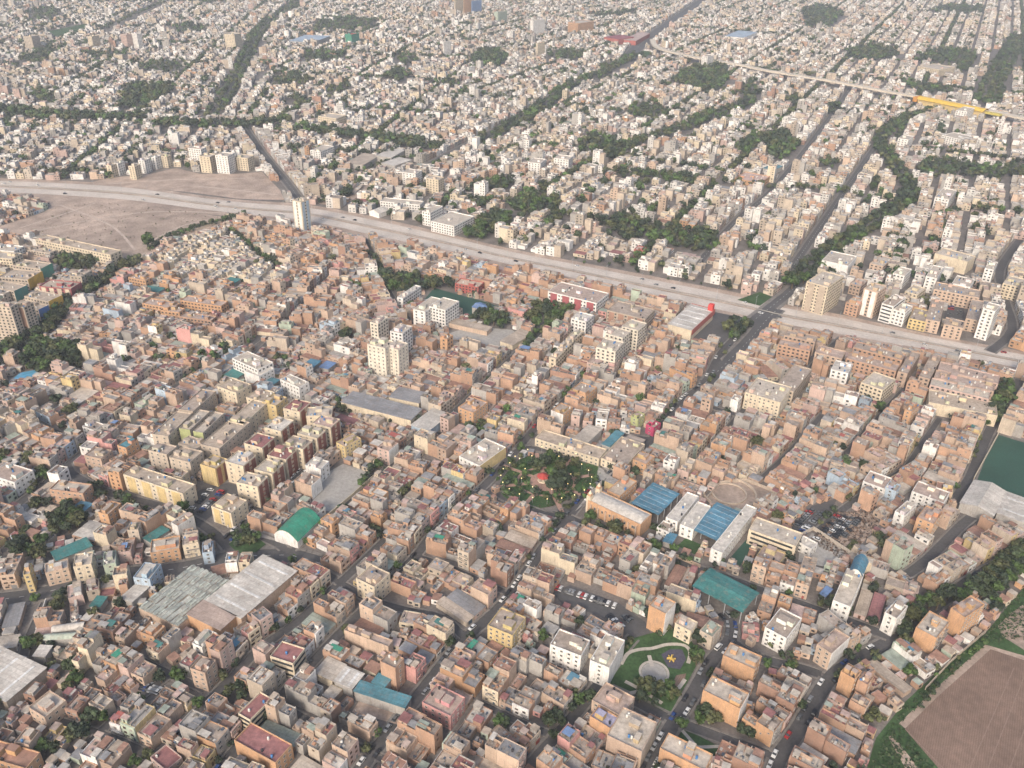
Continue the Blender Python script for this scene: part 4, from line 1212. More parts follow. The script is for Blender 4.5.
# ---- coloured estate and towers on the dirt lot side
B('the twin grey towers', 'apartment_tower', 'tall pale tower with dotted windows at the frame edge', 'tower', (-12, 305), (11, 309), (17, 303), 31, 'beige', 'pale', 12, gap=3.2)
B('', 'apartment_tower', 'tall pale tower with one maroon strip, inner of two', 'tower', (14, 306), (24, 310), (33, 302), 27, 'beige', 'tan', 11, left='rust', gap=3.0)
for L, N, R, H, cl, lab in [
    ((-20, 284), (14, 298), (27, 285), 12, 'teal', 'coloured estate row with teal end wall'),
    ((24, 296), (48, 304), (62, 295), 12, 'amber', 'coloured estate row with golden end wall, lower of two'),
    ((18, 305), (38, 312), (48, 305), 12, 'azure', 'coloured estate row with royal blue end wall'),
    ((-2, 277), (30, 284), (42, 271), 12, 'amber', 'coloured estate row with golden end wall, upper of two'),
    ((12, 265), (41, 273), (52, 263), 12, 'viridian', 'coloured estate row with green end wall'),
    ((39, 286), (72, 291), (81, 282), 11, 'crimson', 'crimson estate row with cream stair bays'),
]:
    B('the crimson estate row' if cl == 'crimson' else '', 'apartment_block', lab, 'apartment block', L, N, R, H, cl if cl == 'crimson' else 'beige', 'tan', 4, left=('cream' if cl == 'crimson' else None), right=cl+'!', group='coloured estate rows')
B('the long beige row', 'apartment_block', 'long beige apartment row edging the open dirt lot', 'apartment block', (35, 239), (110, 257), (121, 250), 12, 'cream', 'tan', 4, gap=3.4, rooms=6)
B('', 'apartment_block', 'short grey apartment row behind the long beige one', 'apartment block', (22, 249), (50, 255), (56, 250), 10, 'beige', 'tan', 4)
B('', 'apartment_tower', 'pale rounded block, front of two near the frame edge', 'tower', (-10, 257), (13, 262), (22, 253), 14, 'cream', 'pale', 5)
B('', 'apartment_tower', 'pale rounded block, rear of two near the frame edge', 'tower', (-10, 249), (15, 254), (24, 246), 14, 'white', 'pale', 5)
B('the lone slim tower', 'apartment_tower', 'slim cream tower standing alone beside the freeway bend', 'tower', (292, 200), (301, 203.5), (309, 199), 32, 'cream', 'pale', 10, right='sky', left='white')
for L, N, R, H, wall, lab in [
    ((142, 303), (172, 310), (180, 303), 9, 'orange', 'long brick school wing, upper of two below the terraced rows'),
    ((180, 300), (222, 308), (228, 301), 9, 'orange', 'long brick school wing beside the tiny rosy houses'),
    ((160, 310), (180, 314), (185, 308), 9, 'orange', 'short brick school wing at the near corner'),
    ((176, 316), (212, 322), (217, 316), 6, 'brick', 'low brick school wing in front of the long one'),
    ((128, 277), (146, 284), (152, 277), 9, 'orange', 'orange block at the top of the uphill quarter'),
]:
    B('the brick school wings' if 'upper of two' in lab else '', 'school_building', lab, 'school', L, N, R, H, wall, 'pinkdust', None)
# ---- white estates and towers in the distance
GW = 'white distant apartment blocks'
for L, N, R, H, wall, lab in [
    ((106, 165), (113, 167), (117, 163), 15, 'cream', 'small cream tower at the near end of the row by the dirt lot'),
    ((114, 163), (120, 165), (124, 161), 15, 'white', 'small white tower, second in the row by the dirt lot'),
    ((128, 166), (136, 168), (140, 164), 16, 'cream', 'cream tower in front of the row by the dirt lot'),
    ((138, 160), (146, 162), (150, 158), 16, 'white', 'white tower behind the front of the row by the dirt lot'),
    ((151, 157), (158, 159), (161, 155), 15, 'white', 'white tower near the far end of the row by the dirt lot'),
    ((161, 156), (168, 158), (171, 155), 14, 'cream', 'cream tower closing the row by the dirt lot'),
    ((188, 148), (202, 151), (206, 147), 22, 'white', 'tall white cluster block on the dirt lot edge, first of four'),
    ((199, 156), (212, 159), (216, 154), 20, 'cream', 'tall cream cluster block standing forward on the dirt lot'),
    ((215, 155), (229, 158), (234, 153), 22, 'white', 'tall white cluster block in the middle of the group'),
    ((234, 157), (249, 160), (254, 155), 16, 'cream', 'wide cream cluster block at the end of the group'),
    ((422, 211), (431, 214), (443, 206), 15, 'white', 'white stepped factory block beyond the freeway, tall part'),
    ((431, 221), (455, 228), (474, 216), 11, 'white', 'white factory block beyond the freeway, wide low part'),
    ((380, 201), (420, 205), (424, 201), 9, 'white', 'long white school bar beyond the freeway'),
    ((426, 178), (440, 182), (444, 177), 17, 'cream', 'pale cube tower between trees beyond the freeway'),
    ((402, 172), (418, 176), (422, 170), 14, 'white', 'white cube block beside the pale cube tower'),
    ((554, 158), (571, 161), (573, 156), 15, 'white', 'bright white cube with blank walls'),
    ((528, 162), (543, 165), (546, 159), 14, 'white', 'white block beside the bright cube'),
    ((310, 150), (325, 155), (334, 146), 11, 'white', 'white long block beyond the slip avenue'),
    ((224, 34), (238, 36), (241, 33), 32, 'cream', 'lone pale slab near the straight avenue top'),
    ((120, 34), (130, 37), (132, 34), 30, 'rose', 'far pinkish tower, darker of a pair'),
    ((131, 33), (139, 35), (141, 33), 32, 'white', 'far white tower, lighter of a pair'),
    ((87, 36), (97, 38), (99, 35), 26, 'cream', 'far cream tower beside the lawn strip'),
    ((23, 36), (36, 38), (39, 35), 28, 'beige', 'far grey tower at the edge of the view'),
    ((345, 34), (355, 36), (359, 33), 24, 'green', 'far green and red glazed building'),
    ((454, -2), (463, 0), (465, -3), 40, 'cream', 'far cream tower on the skyline group'),
    ((464, -1), (471, 1), (473, -2), 40, 'orange', 'far orange tower on the skyline group'),
    ((472, 1), (479, 3), (481, 0), 36, 'blue', 'far blue glass tower on the skyline group'),
    ((494, 12), (504, 14), (507, 11), 26, 'mint', 'far pale green block below the skyline group'),
    ((530, 20), (541, 23), (545, 19), 34, 'white', 'tall white slab above the ridge avenue'),
    ((536, 43), (543, 45), (545, 42), 26, 'cream', 'slim cream tower below the tall white slab'),
    ((568, 22), (580, 25), (594, 21), 24, 'orange', 'broad orange brown building near the tall white slab'),
    ((443, 42), (449, 44), (451, 41), 28, 'white', 'far slim white tower above the round grove'),
    ((702, 56), (711, 58), (714, 55), 26, 'white', 'white tower beside the viaduct'),
    ((467, 67), (473, 69), (475, 66), 16, 'white', 'small white block beside the round grove'),
    ((956, 110), (970, 113), (975, 108), 15, 'white', 'pale block standing in front of the yellow station'),
    ((918, 66), (938, 69), (955, 67), 14, 'cream', 'cream apartment row between dark groves'),
    ((380, 62), (389, 64), (391, 61), 12, 'white', 'small bright white block among far roofs'),
    ((318, 116), (338, 121), (346, 115), 13, 'cream', 'cream block above the dark tree belt'),
    ((898, 138), (911, 141), (914, 136), 12, 'white', 'white block inside the bend of the canal avenue'),
    ((942, 135), (963, 142), (972, 136), 11, 'white', 'white broad block beyond the bend of the canal avenue'),
]:
    B('', 'apartment_block', lab, 'apartment block', L, N, R, H, wall, 'pale' if wall != 'green' else 'red', None, group=GW, clut=False, rooms=1)
B('', 'shop_row', 'orange and cream low hall beside the sports park beyond the freeway', 'shop row', (735, 178), (762, 184), (770, 176), 8, 'orange', 'rose', 2)
B('', 'corner_house', 'bright red house beside the long park beyond the freeway', 'house', (634, 249), (645, 252), (647, 247), 8, 'red', 'rose', 2)

# ------------------------------------------------------------------ halls, sheds and canopies under sheet metal
SR = sheet_roof
SR('the emerald vault hall', 'vaulted_hall', 'emerald green barrel-vaulted sports hall beside the pale yard', 'sports hall', (274, 534), (297, 540), (320, 519), 5, 'green', 'white', 'vault', rise=5)
SR('the teal sports shed', 'sports_shed', 'wide open-sided shed under a gently pitched teal roof', 'sports shed', (693, 586), (741, 609), (759, 593), 8, 'teal', 'grey', 'canopy gable', rise=1.2)
SR('the teal factory roof', 'factory_shed', 'low factory shed under a plain teal roof beside the plaza street', 'factory shed', (354, 691), (404, 706), (411, 697), 6, 'turq', 'grey', 'flat')
SR('', 'factory_shed', 'small teal extension joined to the low teal factory shed', 'factory shed', (372, 682), (384, 687), (391, 679), 6.5, 'turq', 'grey', 'flat')
SR('the cream slab sheds', 'factory_shed', 'cream flat sheet shed on the maroon roof street', 'factory shed', (314, 672), (332, 680), (346, 665), 5, 'pale', 'cream', 'flat')
SR('', 'factory_shed', 'light grey ribbed shed between the cream one and the teal roof', 'factory shed', (334, 681), (352, 689), (364, 674), 5.5, 'light', 'grey', 'flat', skylight=True)
SR('the big cream warehouse', 'warehouse', 'long cream-roofed warehouse beside the market roofs', 'warehouse', (206, 600), (241, 616), (297, 571), 8, 'light', 'peach', 'flat', skylight=True)
SR('the orange warehouse front', 'warehouse', 'orange-walled warehouse front with brownish roof', 'warehouse', (187, 614), (220, 629), (236, 616), 8, 'pinkdust', 'orange', 'flat')
SR('', 'warehouse', 'long white-roofed strip shed at the market flank', 'warehouse', (120, 598), (132, 606), (149, 587), 5, 'light', 'grey', 'flat')
SR('the grey factory sheds', 'factory_shed', 'broad grey ribbed factory roof at the edge of the town', 'factory shed', (-45, 676), (6, 702), (46, 668), 7, 'light', 'tan', 'flat', skylight=True)
SR('', 'factory_shed', 'dark grey factory roof behind the broad ribbed one', 'factory shed', (-20, 664), (14, 672), (26, 657), 6, 'grey', 'tan', 'flat')
SR('', 'factory_shed', 'small pale shed roof above the dark grey factory roof', 'factory shed', (33, 656), (46, 659), (52, 646), 5, 'light', 'grey', 'flat')
SR('the arched white sheds', 'factory_shed', 'white round-roofed long shed by the lane', 'factory shed', (52, 632), (84, 629), (85, 622), 4.5, 'light', 'grey', 'vault', rise=1.5)
SR('', 'factory_shed', 'greenish ribbed shed in front of the white round-roofed one', 'factory shed', (44, 640), (84, 639), (85, 632), 4.5, 'sage', 'grey', 'vault', rise=1.5)
SR('the teal garden shed', 'sports_shed', 'long dark teal roof beside the sandy lot and grove', 'sports shed', (51, 552), (58, 559), (92, 546), 5, 'teal', 'grey', 'flat')
SR('', 'sports_shed', 'dark teal sheet roof by the loop street', 'sports shed', (143, 538), (150, 544), (169, 530), 5, 'teal', 'grey', 'flat')
SR('', 'factory_shed', 'blue sheet roof beside the brick block on the loop street', 'factory shed', (72, 508), (84, 514), (93, 504), 4, 'bluetarp', 'grey', 'flat')
SR('', 'factory_shed', 'small dark teal roof below the curving avenue', 'factory shed', (90, 606), (101, 609), (107, 597), 4, 'teal', 'grey', 'flat')
SR('the blue tarpaulin roofs', 'market_shed', 'blue tarpaulin shed roof among the plaza houses', 'shed', (602, 444), (611, 449), (624, 433), 6, 'turq', 'grey', 'flat')
SR('', 'market_shed', 'pale ribbed shed roof beside the blue tarpaulin one', 'shed', (574, 438), (588, 444), (602, 429), 6, 'pale', 'grey', 'flat')
SR('', 'market_shed', 'grey slab roof with patches just past the blue tarpaulin', 'shed', (615, 448), (631, 455), (645, 440), 5, 'dust', 'grey', 'flat')
SR('the first blue court canopy', 'sports_canopy', 'slatted blue canopy over the court behind the church', 'canopy', (632, 503), (658, 514), (679, 494), 7, 'bluetarp', 'grey', 'canopy', skylight=True)
SR('the second blue court canopy', 'sports_canopy', 'bigger slatted blue canopy between white school wings', 'canopy', (692, 529), (718, 543), (741, 513), 7, 'bluetarp', 'grey', 'canopy', skylight=True)
SR('', 'sports_canopy', 'deep royal blue awning at the lower edge of the bigger canopy', 'canopy', (701, 533), (719, 542), (723, 535), 4, 'blue', 'grey', 'canopy')
SR('', 'market_shed', 'small bright blue roof by the school garden', 'shed', (663, 541), (672, 545), (677, 535), 3.5, 'bluetarp', 'grey', 'flat')
SR('', 'market_shed', 'small royal blue canopy beside the long white wing', 'shed', (820, 594), (826, 599), (832, 589), 3.5, 'blue', 'grey', 'canopy')
SR('the blue barrel roof', 'vaulted_hall', 'blue barrel vault on the end of the long white wing', 'hall', (849, 572), (862, 577), (868, 562), 9, 'bluetarp', 'white', 'vault', rise=3.5)
SR('the white gabled halls', 'sports_hall', 'big white gabled hall at the end of the football pitch', 'sports hall', (960, 503), (990, 512), (1007, 492), 6, 'light', 'grey', 'gable', rise=2.5)
SR('', 'sports_hall', 'long white ribbed hall beside the big gabled one', 'sports hall', (997, 513), (1040, 527), (1052, 508), 6, 'light', 'grey', 'flat', skylight=True)
SR('the grey warehouse', 'warehouse', 'very long grey slab-roofed warehouse near the middle', 'warehouse', (341, 402), (411, 421), (422, 409), 7, 'lead', 'cream', 'flat')
SR('', 'warehouse', 'shorter grey roof behind the very long warehouse', 'warehouse', (389, 397), (420, 405), (428, 393), 6, 'lead', 'cream', 'flat')
SR('', 'workshop', 'bluish white workshop at the end of the very long warehouse', 'workshop', (411, 425), (428, 430), (450, 414), 6, 'light', 'sky', 'flat')
SR('the teal estate sheds', 'market_shed', 'teal flat roof below the slim white block', 'shed', (259, 383), (272, 390), (280, 380), 5, 'turq', 'grey', 'flat')
SR('', 'market_shed', 'teal flat roof behind the big white stepped building', 'shed', (224, 375), (238, 381), (246, 372), 5, 'teal', 'grey', 'flat')
SR('the pair of blue roofs', 'market_shed', 'blue curved roof over a small court, larger of a pair', 'shed', (302, 366), (313, 370), (321, 361), 5, 'bluetarp', 'grey', 'flat')
SR('', 'market_shed', 'blue curved roof over a small court, smaller of a pair', 'shed', (319, 367), (328, 369), (336, 363), 5, 'blue', 'grey', 'flat')
SR('the blue school roof', 'sports_shed', 'bright blue gabled roof among the school trees', 'sports shed', (472, 307), (486, 313), (493, 306), 6, 'blue', 'grey', 'gable')
SR('', 'school_shed', 'low tan classroom strip across the school yard', 'school', (449, 323), (488, 333), (492, 327), 4, 'tan', 'peach', 'flat')
SR('', 'school_shed', 'low grey classroom strip at the lower side of the school yard', 'school', (500, 341), (513, 347), (533, 333), 4, 'tan', 'cream', 'flat')
SR('', 'school_shed', 'grey green shed roof near the brick school wings', 'shed', (141, 290), (160, 295), (165, 288), 5, 'teal', 'grey', 'flat')
SR('', 'school_shed', 'small grey teal shed above the brick school wings', 'shed', (224, 281), (236, 285), (241, 279), 5, 'teal', 'grey', 'flat')
SR('', 'tent_hall', 'white tent-like hall beyond the freeway', 'hall', (369, 211), (379, 216), (389, 210), 5, 'light', 'white', 'gable', rise=3)
SR('', 'warehouse', 'white big-roofed hall beyond the freeway, upper of two', 'warehouse', (376, 156), (393, 159), (405, 150), 7, 'light', 'grey', 'flat')
SR('', 'warehouse', 'white big-roofed hall beyond the freeway, lower of two', 'warehouse', (381, 163), (394, 166), (412, 160), 6, 'light', 'grey', 'flat')
SR('', 'warehouse', 'long tan ribbed shed beyond the freeway', 'warehouse', (346, 163), (365, 166), (380, 155), 6, 'tan', 'grey', 'flat')
SR('', 'mall_hall', 'crimson-roofed far shopping hall beside the wide avenue', 'shopping hall', (604, 37), (622, 42), (634, 37), 12, 'crimson', 'red', 'flat')
SR('', 'mall_hall', 'pale rosy far shopping hall next to the crimson one', 'shopping hall', (624, 40), (640, 42), (650, 33), 10, 'rose', 'red', 'flat')
SR('', 'warehouse', 'far pale blue roofed warehouse beyond the wide avenue', 'warehouse', (725, 36), (752, 40), (757, 32), 9, 'sky', 'white', 'flat')
SR('', 'warehouse', 'far long blue grey roof beside the straight avenue', 'warehouse', (288, 41), (315, 43), (330, 36), 8, 'sky', 'grey', 'flat')
SR('', 'sports_shed', 'teal roof inside the sports park beyond the freeway', 'sports shed', (763, 168), (775, 172), (783, 166), 6, 'turq', 'grey', 'flat')
# the supermarket beside the freeway
r_, cx, cy, wx, wy, ang = SR('the red-edged supermarket', 'supermarket', 'white-roofed supermarket with red flank and red sign tower by the freeway', 'supermarket', (668, 324), (692, 331), (714, 310), 9, 'light', 'cream', 'flat', skylight=True)
mb = MB()
mb.box(wx/2+.36, wx/2+.75, -wy/2, wy/2, 5.0, 9.6, C['red'])
mb.box(-wx/2, wx/2+.75, wy/2+.36, wy/2+.75, 5.5, 9.6, C['red'])
mb.build('red_fascia', M_WALL, r_)
mb = MB()
mb.box(wx/2-4, wx/2, wy/2-4, wy/2, 9.2, 14.5, (.55, .06, .055))
mb.build('sign_tower', M_WALL, r_)

# market hall: long sawtooth bays of greenish sheet
cx, cy, wx, wy, ang = frame((138, 607), (178, 622), (231, 581), 6)
root = thing('market_hall', 'market hall under many narrow greenish grey sheet roofs beside the cream warehouse', 'market hall', (cx, cy, 0), ang)
mb = MB()
mb.box(-wx/2+.1, wx/2-.1, -wy/2+.1, wy/2-.1, 0, 5.2, C['peach'])
mb.build('wall', M_WALL, root)
nb = 9
rg = random.Random(3)
for k in range(nb):
    x0 = -wx/2+wx*k/nb
    x1 = x0+wx/nb-.25
    nseg = 6
    mb = MB()
    for j in range(nseg):
        y0, y1 = -wy/2+wy*j/nseg+.05, -wy/2+wy*(j+1)/nseg-.05
        h = 5.4+rg.choice([0, .25, .5])
        kf = rg.uniform(.8, 1.12)
        cl = [c*kf for c in rg.choice([(.36, .375, .34), (.39, .40, .36), (.32, .345, .315)])]
        xm = (x0+x1)/2
        mb.face([(x0, y0, h), (xm, y0, h+.9), (xm, y1, h+.9), (x0, y1, h)], cl)
        mb.face([(xm, y0, h+.9), (x1, y0, h), (x1, y1, h), (xm, y1, h+.9)], [c*1.05 for c in cl])
        mb.face([(x0, y0, h), (x1, y0, h), (xm, y0, h+.9)], cl)
        mb.face([(xm, y1, h+.9), (x1, y1, h), (x0, y1, h)], cl)
        if rg.random() < .55:
            mb.box(xm-.5, xm+.5, y0+1, y1-1, h+.8, h+1.15, (.42, .45, .40))
    mb.build('roof_bay', M_SHEET, root)
fill_poly(rect_poly(cx, cy, wx, wy, ang, 1), 3)
anchor('the green market roofs', cx, cy, 5)

# church: nave with white roof, side buttresses and two bell turrets
cx, cy, wx, wy, ang = frame((588, 500), (640, 523), (652, 514), 9)
root = thing('church', 'ochre church with white roof, side buttresses and two bell turrets facing the plaza', 'church', (cx, cy, 0), ang)
mb = MB()
shell(mb, wx, wy, 9, .7, C['orange'], .4)
mb.build('wall', M_WALL, root)
mb = MB()
mb.box(-wx/2+.4, wx/2-.4, -wy/2+.4, wy/2-.4, 8.2, 8.6, C['light'])
m_ = 10
for i in range(m_):
    t0, t1 = -1+2*i/m_, -1+2*(i+1)/m_
    mb.face([(-wx/2+.5, t0*wy*.42, 8.6+1.2*(1-t0*t0)), (wx/2-.5, t0*wy*.42, 8.6+1.2*(1-t0*t0)), (wx/2-.5, t1*wy*.42, 8.6+1.2*(1-t1*t1)), (-wx/2+.5, t1*wy*.42, 8.6+1.2*(1-t1*t1))], C['light'])
mb.build('roof', M_ROOF, root)
nbt = 7
for k in range(nbt):
    u = -wx/2+wx*(k+.5)/nbt
    mb = MB()
    mb.box(u-.35, u+.35, -wy/2-.9, -wy/2-.01, 0, 7.2, C['peach'])
    mb.build('buttress', M_WALL, root)
    link('window', window_mesh(1.2, 1.9), root, (u+wx/nbt/2 if k < nbt-1 else u-1.4, -wy/2-.02, 5.2), 0)
for s_ in (-1, 1):
    mb = MB()
    yy = s_*(wy/2-1.6)
    mb.box(-wx/2-1.2, -wx/2+1.6, yy-1.4, yy+1.4, 0, 11.5, C['cream'])
    mb.box(-wx/2-.9, -wx/2+1.3, yy-1.1, yy+1.1, 11.5, 13, C['orange'])
    tw = mb.build('bell_tower', M_WALL, root)
    mb = MB()
    mb.tube(-wx/2+.2, yy, 13, 15, 1.15, .1, 8, C['cream'])
    mb.build('cupola', M_WALL, tw)
mb = MB()
mb.box(wx/2-9, wx/2-6.6, -wy/2-.08, -wy/2-.01, 0, 3, (.08, .05, .03))
mb.build('door', M_DOOR, root)
fill_poly(rect_poly(cx, cy, wx, wy, ang, 1.5), 3)
anchor('the ochre church', cx, cy, 6)

# small round arena and its ring wall
ac = G(729, 494)
root = thing('arena', 'low round arena with concentric tan ring walls in the brick quarter', 'arena', (ac[0], ac[1], 0))
for r0, h, nm in ((15, 1.6, 'outer_ring'), (9.5, 1.1, 'inner_ring')):
    mb = MB()
    for i in range(36):
        a0, a1 = 2*math.pi*i/36, 2*math.pi*(i+1)/36
        mb.prism([(r0*math.cos(a0), r0*math.sin(a0)), ((r0+.8)*math.cos(a0), (r0+.8)*math.sin(a0)), ((r0+.8)*math.cos(a1), (r0+.8)*math.sin(a1)), (r0*math.cos(a1), r0*math.sin(a1))], .06, h, C['tan'])
    mb.build(nm, M_WALL, root)
anchor('the round arena', ac[0], ac[1])

# kiosk of the plaza
kc = G(543, 481)
root = thing('kiosk', 'small round plaza kiosk with red conical roof', 'kiosk', (kc[0], kc[1], .42))
mb = MB()
mb.tube(0, 0, 0, .6, 3.4, 3.3, 8, C['cream'])
mb.build('plinth', M_WALL, root)
for k in range(8):
    mb = MB()
    a_ = k*math.pi/4
    mb.tube(2.7*math.cos(a_), 2.7*math.sin(a_), .6, 3.2, .14, .14, 6, C['cream'])
    mb.build('column', M_WALL, root)
mb = MB()
mb.tube(0, 0, 3.2, 5.0, 3.9, .2, 8, (.42, .06, .05))
mb.build('roof', M_WALL, root)
# playground climbing frame
pg = G(671, 660)
root = thing('climbing_frame', 'yellow star-shaped climbing frame on the dark play surface', 'play equipment', (pg[0], pg[1], .42))
for k in range(6):
    a_ = k*math.pi/3
    mb = MB()
    mb.prism(rect_poly(1.2*math.cos(a_), 1.2*math.sin(a_), 1.7, .3, a_), 0.1, .9+.5*(k % 2), (.75, .5, .06))
    mb.build('beam', M_YEL, root)
mb = MB()
mb.tube(0, 0, 0, 3.0, .5, .2, 6, (.75, .5, .06))
mb.build('mast', M_YEL, root)

# lit globe lamps of the plaza: pole + globe
lm = MB(); lm.tube(0, 0, 0, 3.6, .09, .06, 6, (.1, .1, .1))
lpole = lm.mesh('pole', [M_STEEL])
gm_ = MB()
for i in range(6):
    t0, t1 = -math.pi/2+math.pi*i/6, -math.pi/2+math.pi*(i+1)/6
    gm_.tube(0, 0, 3.95+0.30*math.sin(t0), 3.95+0.30*math.sin(t1), max(.01, 0.30*math.cos(t0)), max(.01, 0.30*math.cos(t1)), 8, (.9, .8, .5), 0, False)
lglobe = gm_.mesh('globe', [M_LAMP])
rg = random.Random(8)
lamp_xy = []
for i, t in enumerate(np.linspace(0, 2*math.pi, 21)[:-1]):
    lamp_xy.append((pc[0]+27*math.cos(t), pc[1]+22*math.sin(t)))
for i, t in enumerate(np.linspace(.2, 2*math.pi+.2, 9)[:-1]):
    lamp_xy.append((pc[0]+15*math.cos(t), pc[1]+13*math.sin(t)))
for x, y, a in along(GL([(515, 462), (535, 451), (598, 464)]), 11):
    lamp_xy.append((x, y))
for x, y in lamp_xy:
    r_ = thing('globe_lamp', 'lit yellow globe lamp on a slim post along the plaza paths', 'street lamp', (x, y, .4), 0, 'lit globe lamps of the plaza')
    link('pole', lpole, r_); link('globe', lglobe, r_)

# elevated railway: deck on piers and the yellow station
VP = smooth(GL([(652, 44), (657, 52), (680, 59), (705, 64), (740, 70), (768, 76), (828, 86), (885, 97), (919, 103), (985, 116), (1024, 125), (1090, 138)]), 4)
root = thing('railway_viaduct', 'long pale concrete railway viaduct curving across the far town', 'viaduct', (VP[0][0], VP[0][1], 0))
o0 = VP[0]
mb = MB()
L, R = strip_polys(VP, 12)
for k in range(len(VP)-1):
    q = [R[k], R[k+1], L[k+1], L[k]]
    mb.prism([(a-o0[0], b_-o0[1]) for a, b_ in q], 8.0, 10.8, (.56, .50, .41))
mb.build('deck', M_WALL, root)
for x, y, a in along(VP, 32, 5)[:60]:
    mb = MB()
    mb.tube(x-o0[0], y-o0[1], 0, 8.6, 1.3, 1.3, 8, (.40, .36, .31), 0, False)
    mb.build('pier', M_WALL, root)
for a, b_ in zip(VP, VP[1:]):
    L, R = strip_polys([a, b_], 15)
    fill_poly(L+R[::-1], 1)
sa, sb = G(921, 98.5, 12), G(985, 111, 12)
sx, sy = (sa[0]+sb[0])/2, (sa[1]+sb[1])/2
sl_, sang = math.hypot(sb[0]-sa[0], sb[1]-sa[1]), math.atan2(sb[1]-sa[1], sb[0]-sa[0])
root = thing('railway_station', 'elevated station with long golden yellow vaulted roof', 'station', (sx, sy, 0), sang)
mb = MB()
mb.box(-sl_/2, sl_/2, -8, 8, 0, 11.5, (.55, .42, .2))
mb.build('hall', M_WALL, root)
mb = MB()
for i in range(10):
    t0, t1 = -1+.2*i, -1+.2*(i+1)
    mb.face([(-sl_/2-2, t0*10, 11.8+4*(1-t0*t0)), (sl_/2+2, t0*10, 11.8+4*(1-t0*t0)), (sl_/2+2, t1*10, 11.8+4*(1-t1*t1)), (-sl_/2-2, t1*10, 11.8+4*(1-t1*t1))], C['gold'])
mb.build('roof', M_WALL, root)
mb = MB()
mb.box(-sl_/2-9, -sl_/2-2.1, -9, 9, 7, 14.5, (.55, .25, .05))
mb.build('entrance_tower', M_WALL, root)
mb = MB()
mb.box(sl_/2+2.1, sl_/2+26, -4, 4, 9, 11.8, (.5, .42, .1))
mb.build('platform_end', M_WALL, root)
fill_poly(rect_poly(sx, sy, sl_+20, 24, sang), 3)


def wall_line(label, px, h=2.6, col='cream', th=.3):
    g = GL(px)
    mb = MB()
    o0 = g[0]
    for k, (a, b_) in enumerate(zip(g, g[1:])):
        L, R = strip_polys([a, b_], th)
        q = [R[0], R[1], L[1], L[0]]
        mb.prism([(p[0]-o0[0], p[1]-o0[1]) for p in q], 0, h+k*.02, C[col])
    o = mb.build('boundary_wall', M_WALL, None, (o0[0], o0[1], 0))
    tag(o, label, 'wall')


wall_line('pale wall along the football pitch and field street', [(998, 435), (986, 457), (973, 481)], 3)
wall_line('pale wall bounding the scrap yard car park', [(792, 541), (813, 530), (846, 552), (880, 575), (915, 601)], 2.6, 'pale')
wall_line('long tan wall along the school front', [(640, 541), (672, 556), (700, 568)], 2.4, 'peach')
wall_line('white wall with gate in front of the church garden', [(634, 532), (646, 526)], 2.4, 'white')
wall_line('pale wall at the foot of the green verge', [(925, 690), (950, 663), (985, 633)], 2.2, 'tan')
wall_line('cream wall along the yard and vault hall street', [(326, 519), (350, 499), (374, 478)], 2.4, 'cream')
wall_line('tan wall along the open dirt lot and hedge', [(142, 263), (160, 247), (185, 234), (212, 226), (247, 215)], 2.6, 'tan')
wall_line('low white wall along the estate parking', [(228, 528), (262, 498), (296, 470), (333, 440)], 2.0, 'white')
wall_line('ring wall around the arena ground', [(706, 500), (720, 484), (745, 481), (772, 492), (762, 506), (735, 512)], 2.2, 'tan')
wall_line('whitish wall beside the lane by the teal shed', [(37, 632), (47, 602)], 2.4, 'white')

# ------------------------------------------------------------------ groves and tree rows (pixel survey)
TREES = []   # x, y, height, crown radius, zone index
ZONES = []


def zone(desc, group):
    ZONES.append((desc, group))
    return len(ZONES)-1


def try_tree(x, y, h, zi, reserve=True):
    TREES.append((x, y, h, h*RNG.uniform(.36, .5), zi))
    if reserve:
        gx, gy = int(x-OX0), int(y-OY0)
        r = max(1, int(h*.28))
        sub = OCC[max(0, gy-r):gy+r+1, max(0, gx-r):gx+r+1]
        sub[sub == 0] = 2


def grove(desc, px, sp, h, reserve=True):
    g = GL(px)
    zi = zone(desc, 'trees '+desc)
    p = np.array(g)
    if reserve:
        fill_poly(g, 2, True)
    x0, y0, x1, y1 = p[:, 0].min(), p[:, 1].min(), p[:, 0].max(), p[:, 1].max()
    y = y0
    row = 0
    while y <= y1:
        x = x0+(sp/2 if row % 2 else 0)
        while x <= x1:
            qx, qy = x+RNG.uniform(-.4, .4)*sp, y+RNG.uniform(-.4, .4)*sp
            ins = False
            for (ax, ay), (bx, by) in zip(g, g[1:]+g[:1]):
                if (ay > qy) != (by > qy) and qx < (bx-ax)*(qy-ay)/(by-ay)+ax:
                    ins = not ins
            if ins:
                try_tree(qx, qy, h*RNG.uniform(.7, 1.25), zi, False)
            x += sp
        y += sp*.9
        row += 1


def belt(desc, px, w, sp, h, reserve=True):
    g = smooth(GL(px), 4)
    zi = zone(desc, 'trees '+desc)
    if w > 20:
        w *= .72
    if reserve:
        for a, b_ in zip(g, g[1:]):
            L, R = strip_polys([a, b_], w)
            fill_poly(L+R[::-1], 2, True)
    n = max(1, int(w/sp))
    for x, y, a in along(g, sp):
        for j in range(n):
            o_ = (j+.5-n/2)*w/n+RNG.uniform(-.3, .3)*sp
            try_tree(x-math.sin(a)*o_+RNG.uniform(-.3, .3)*sp, y+math.cos(a)*o_, h*RNG.uniform(.7, 1.25), zi, False)


def spots(desc, lst, sp=4.0):
    zi = zone(desc, 'trees '+desc)
    for px, py, n, h in lst:
        x, y = G(px, py)
        for k in range(n):
            a_ = RNG.uniform(0, 6.28)
            d = 0 if n == 1 else sp*math.sqrt(k+.3)*.75
            try_tree(x+d*math.cos(a_+k*2.4), y+d*math.sin(a_+k*2.4), h*RNG.uniform(.8, 1.2), zi)


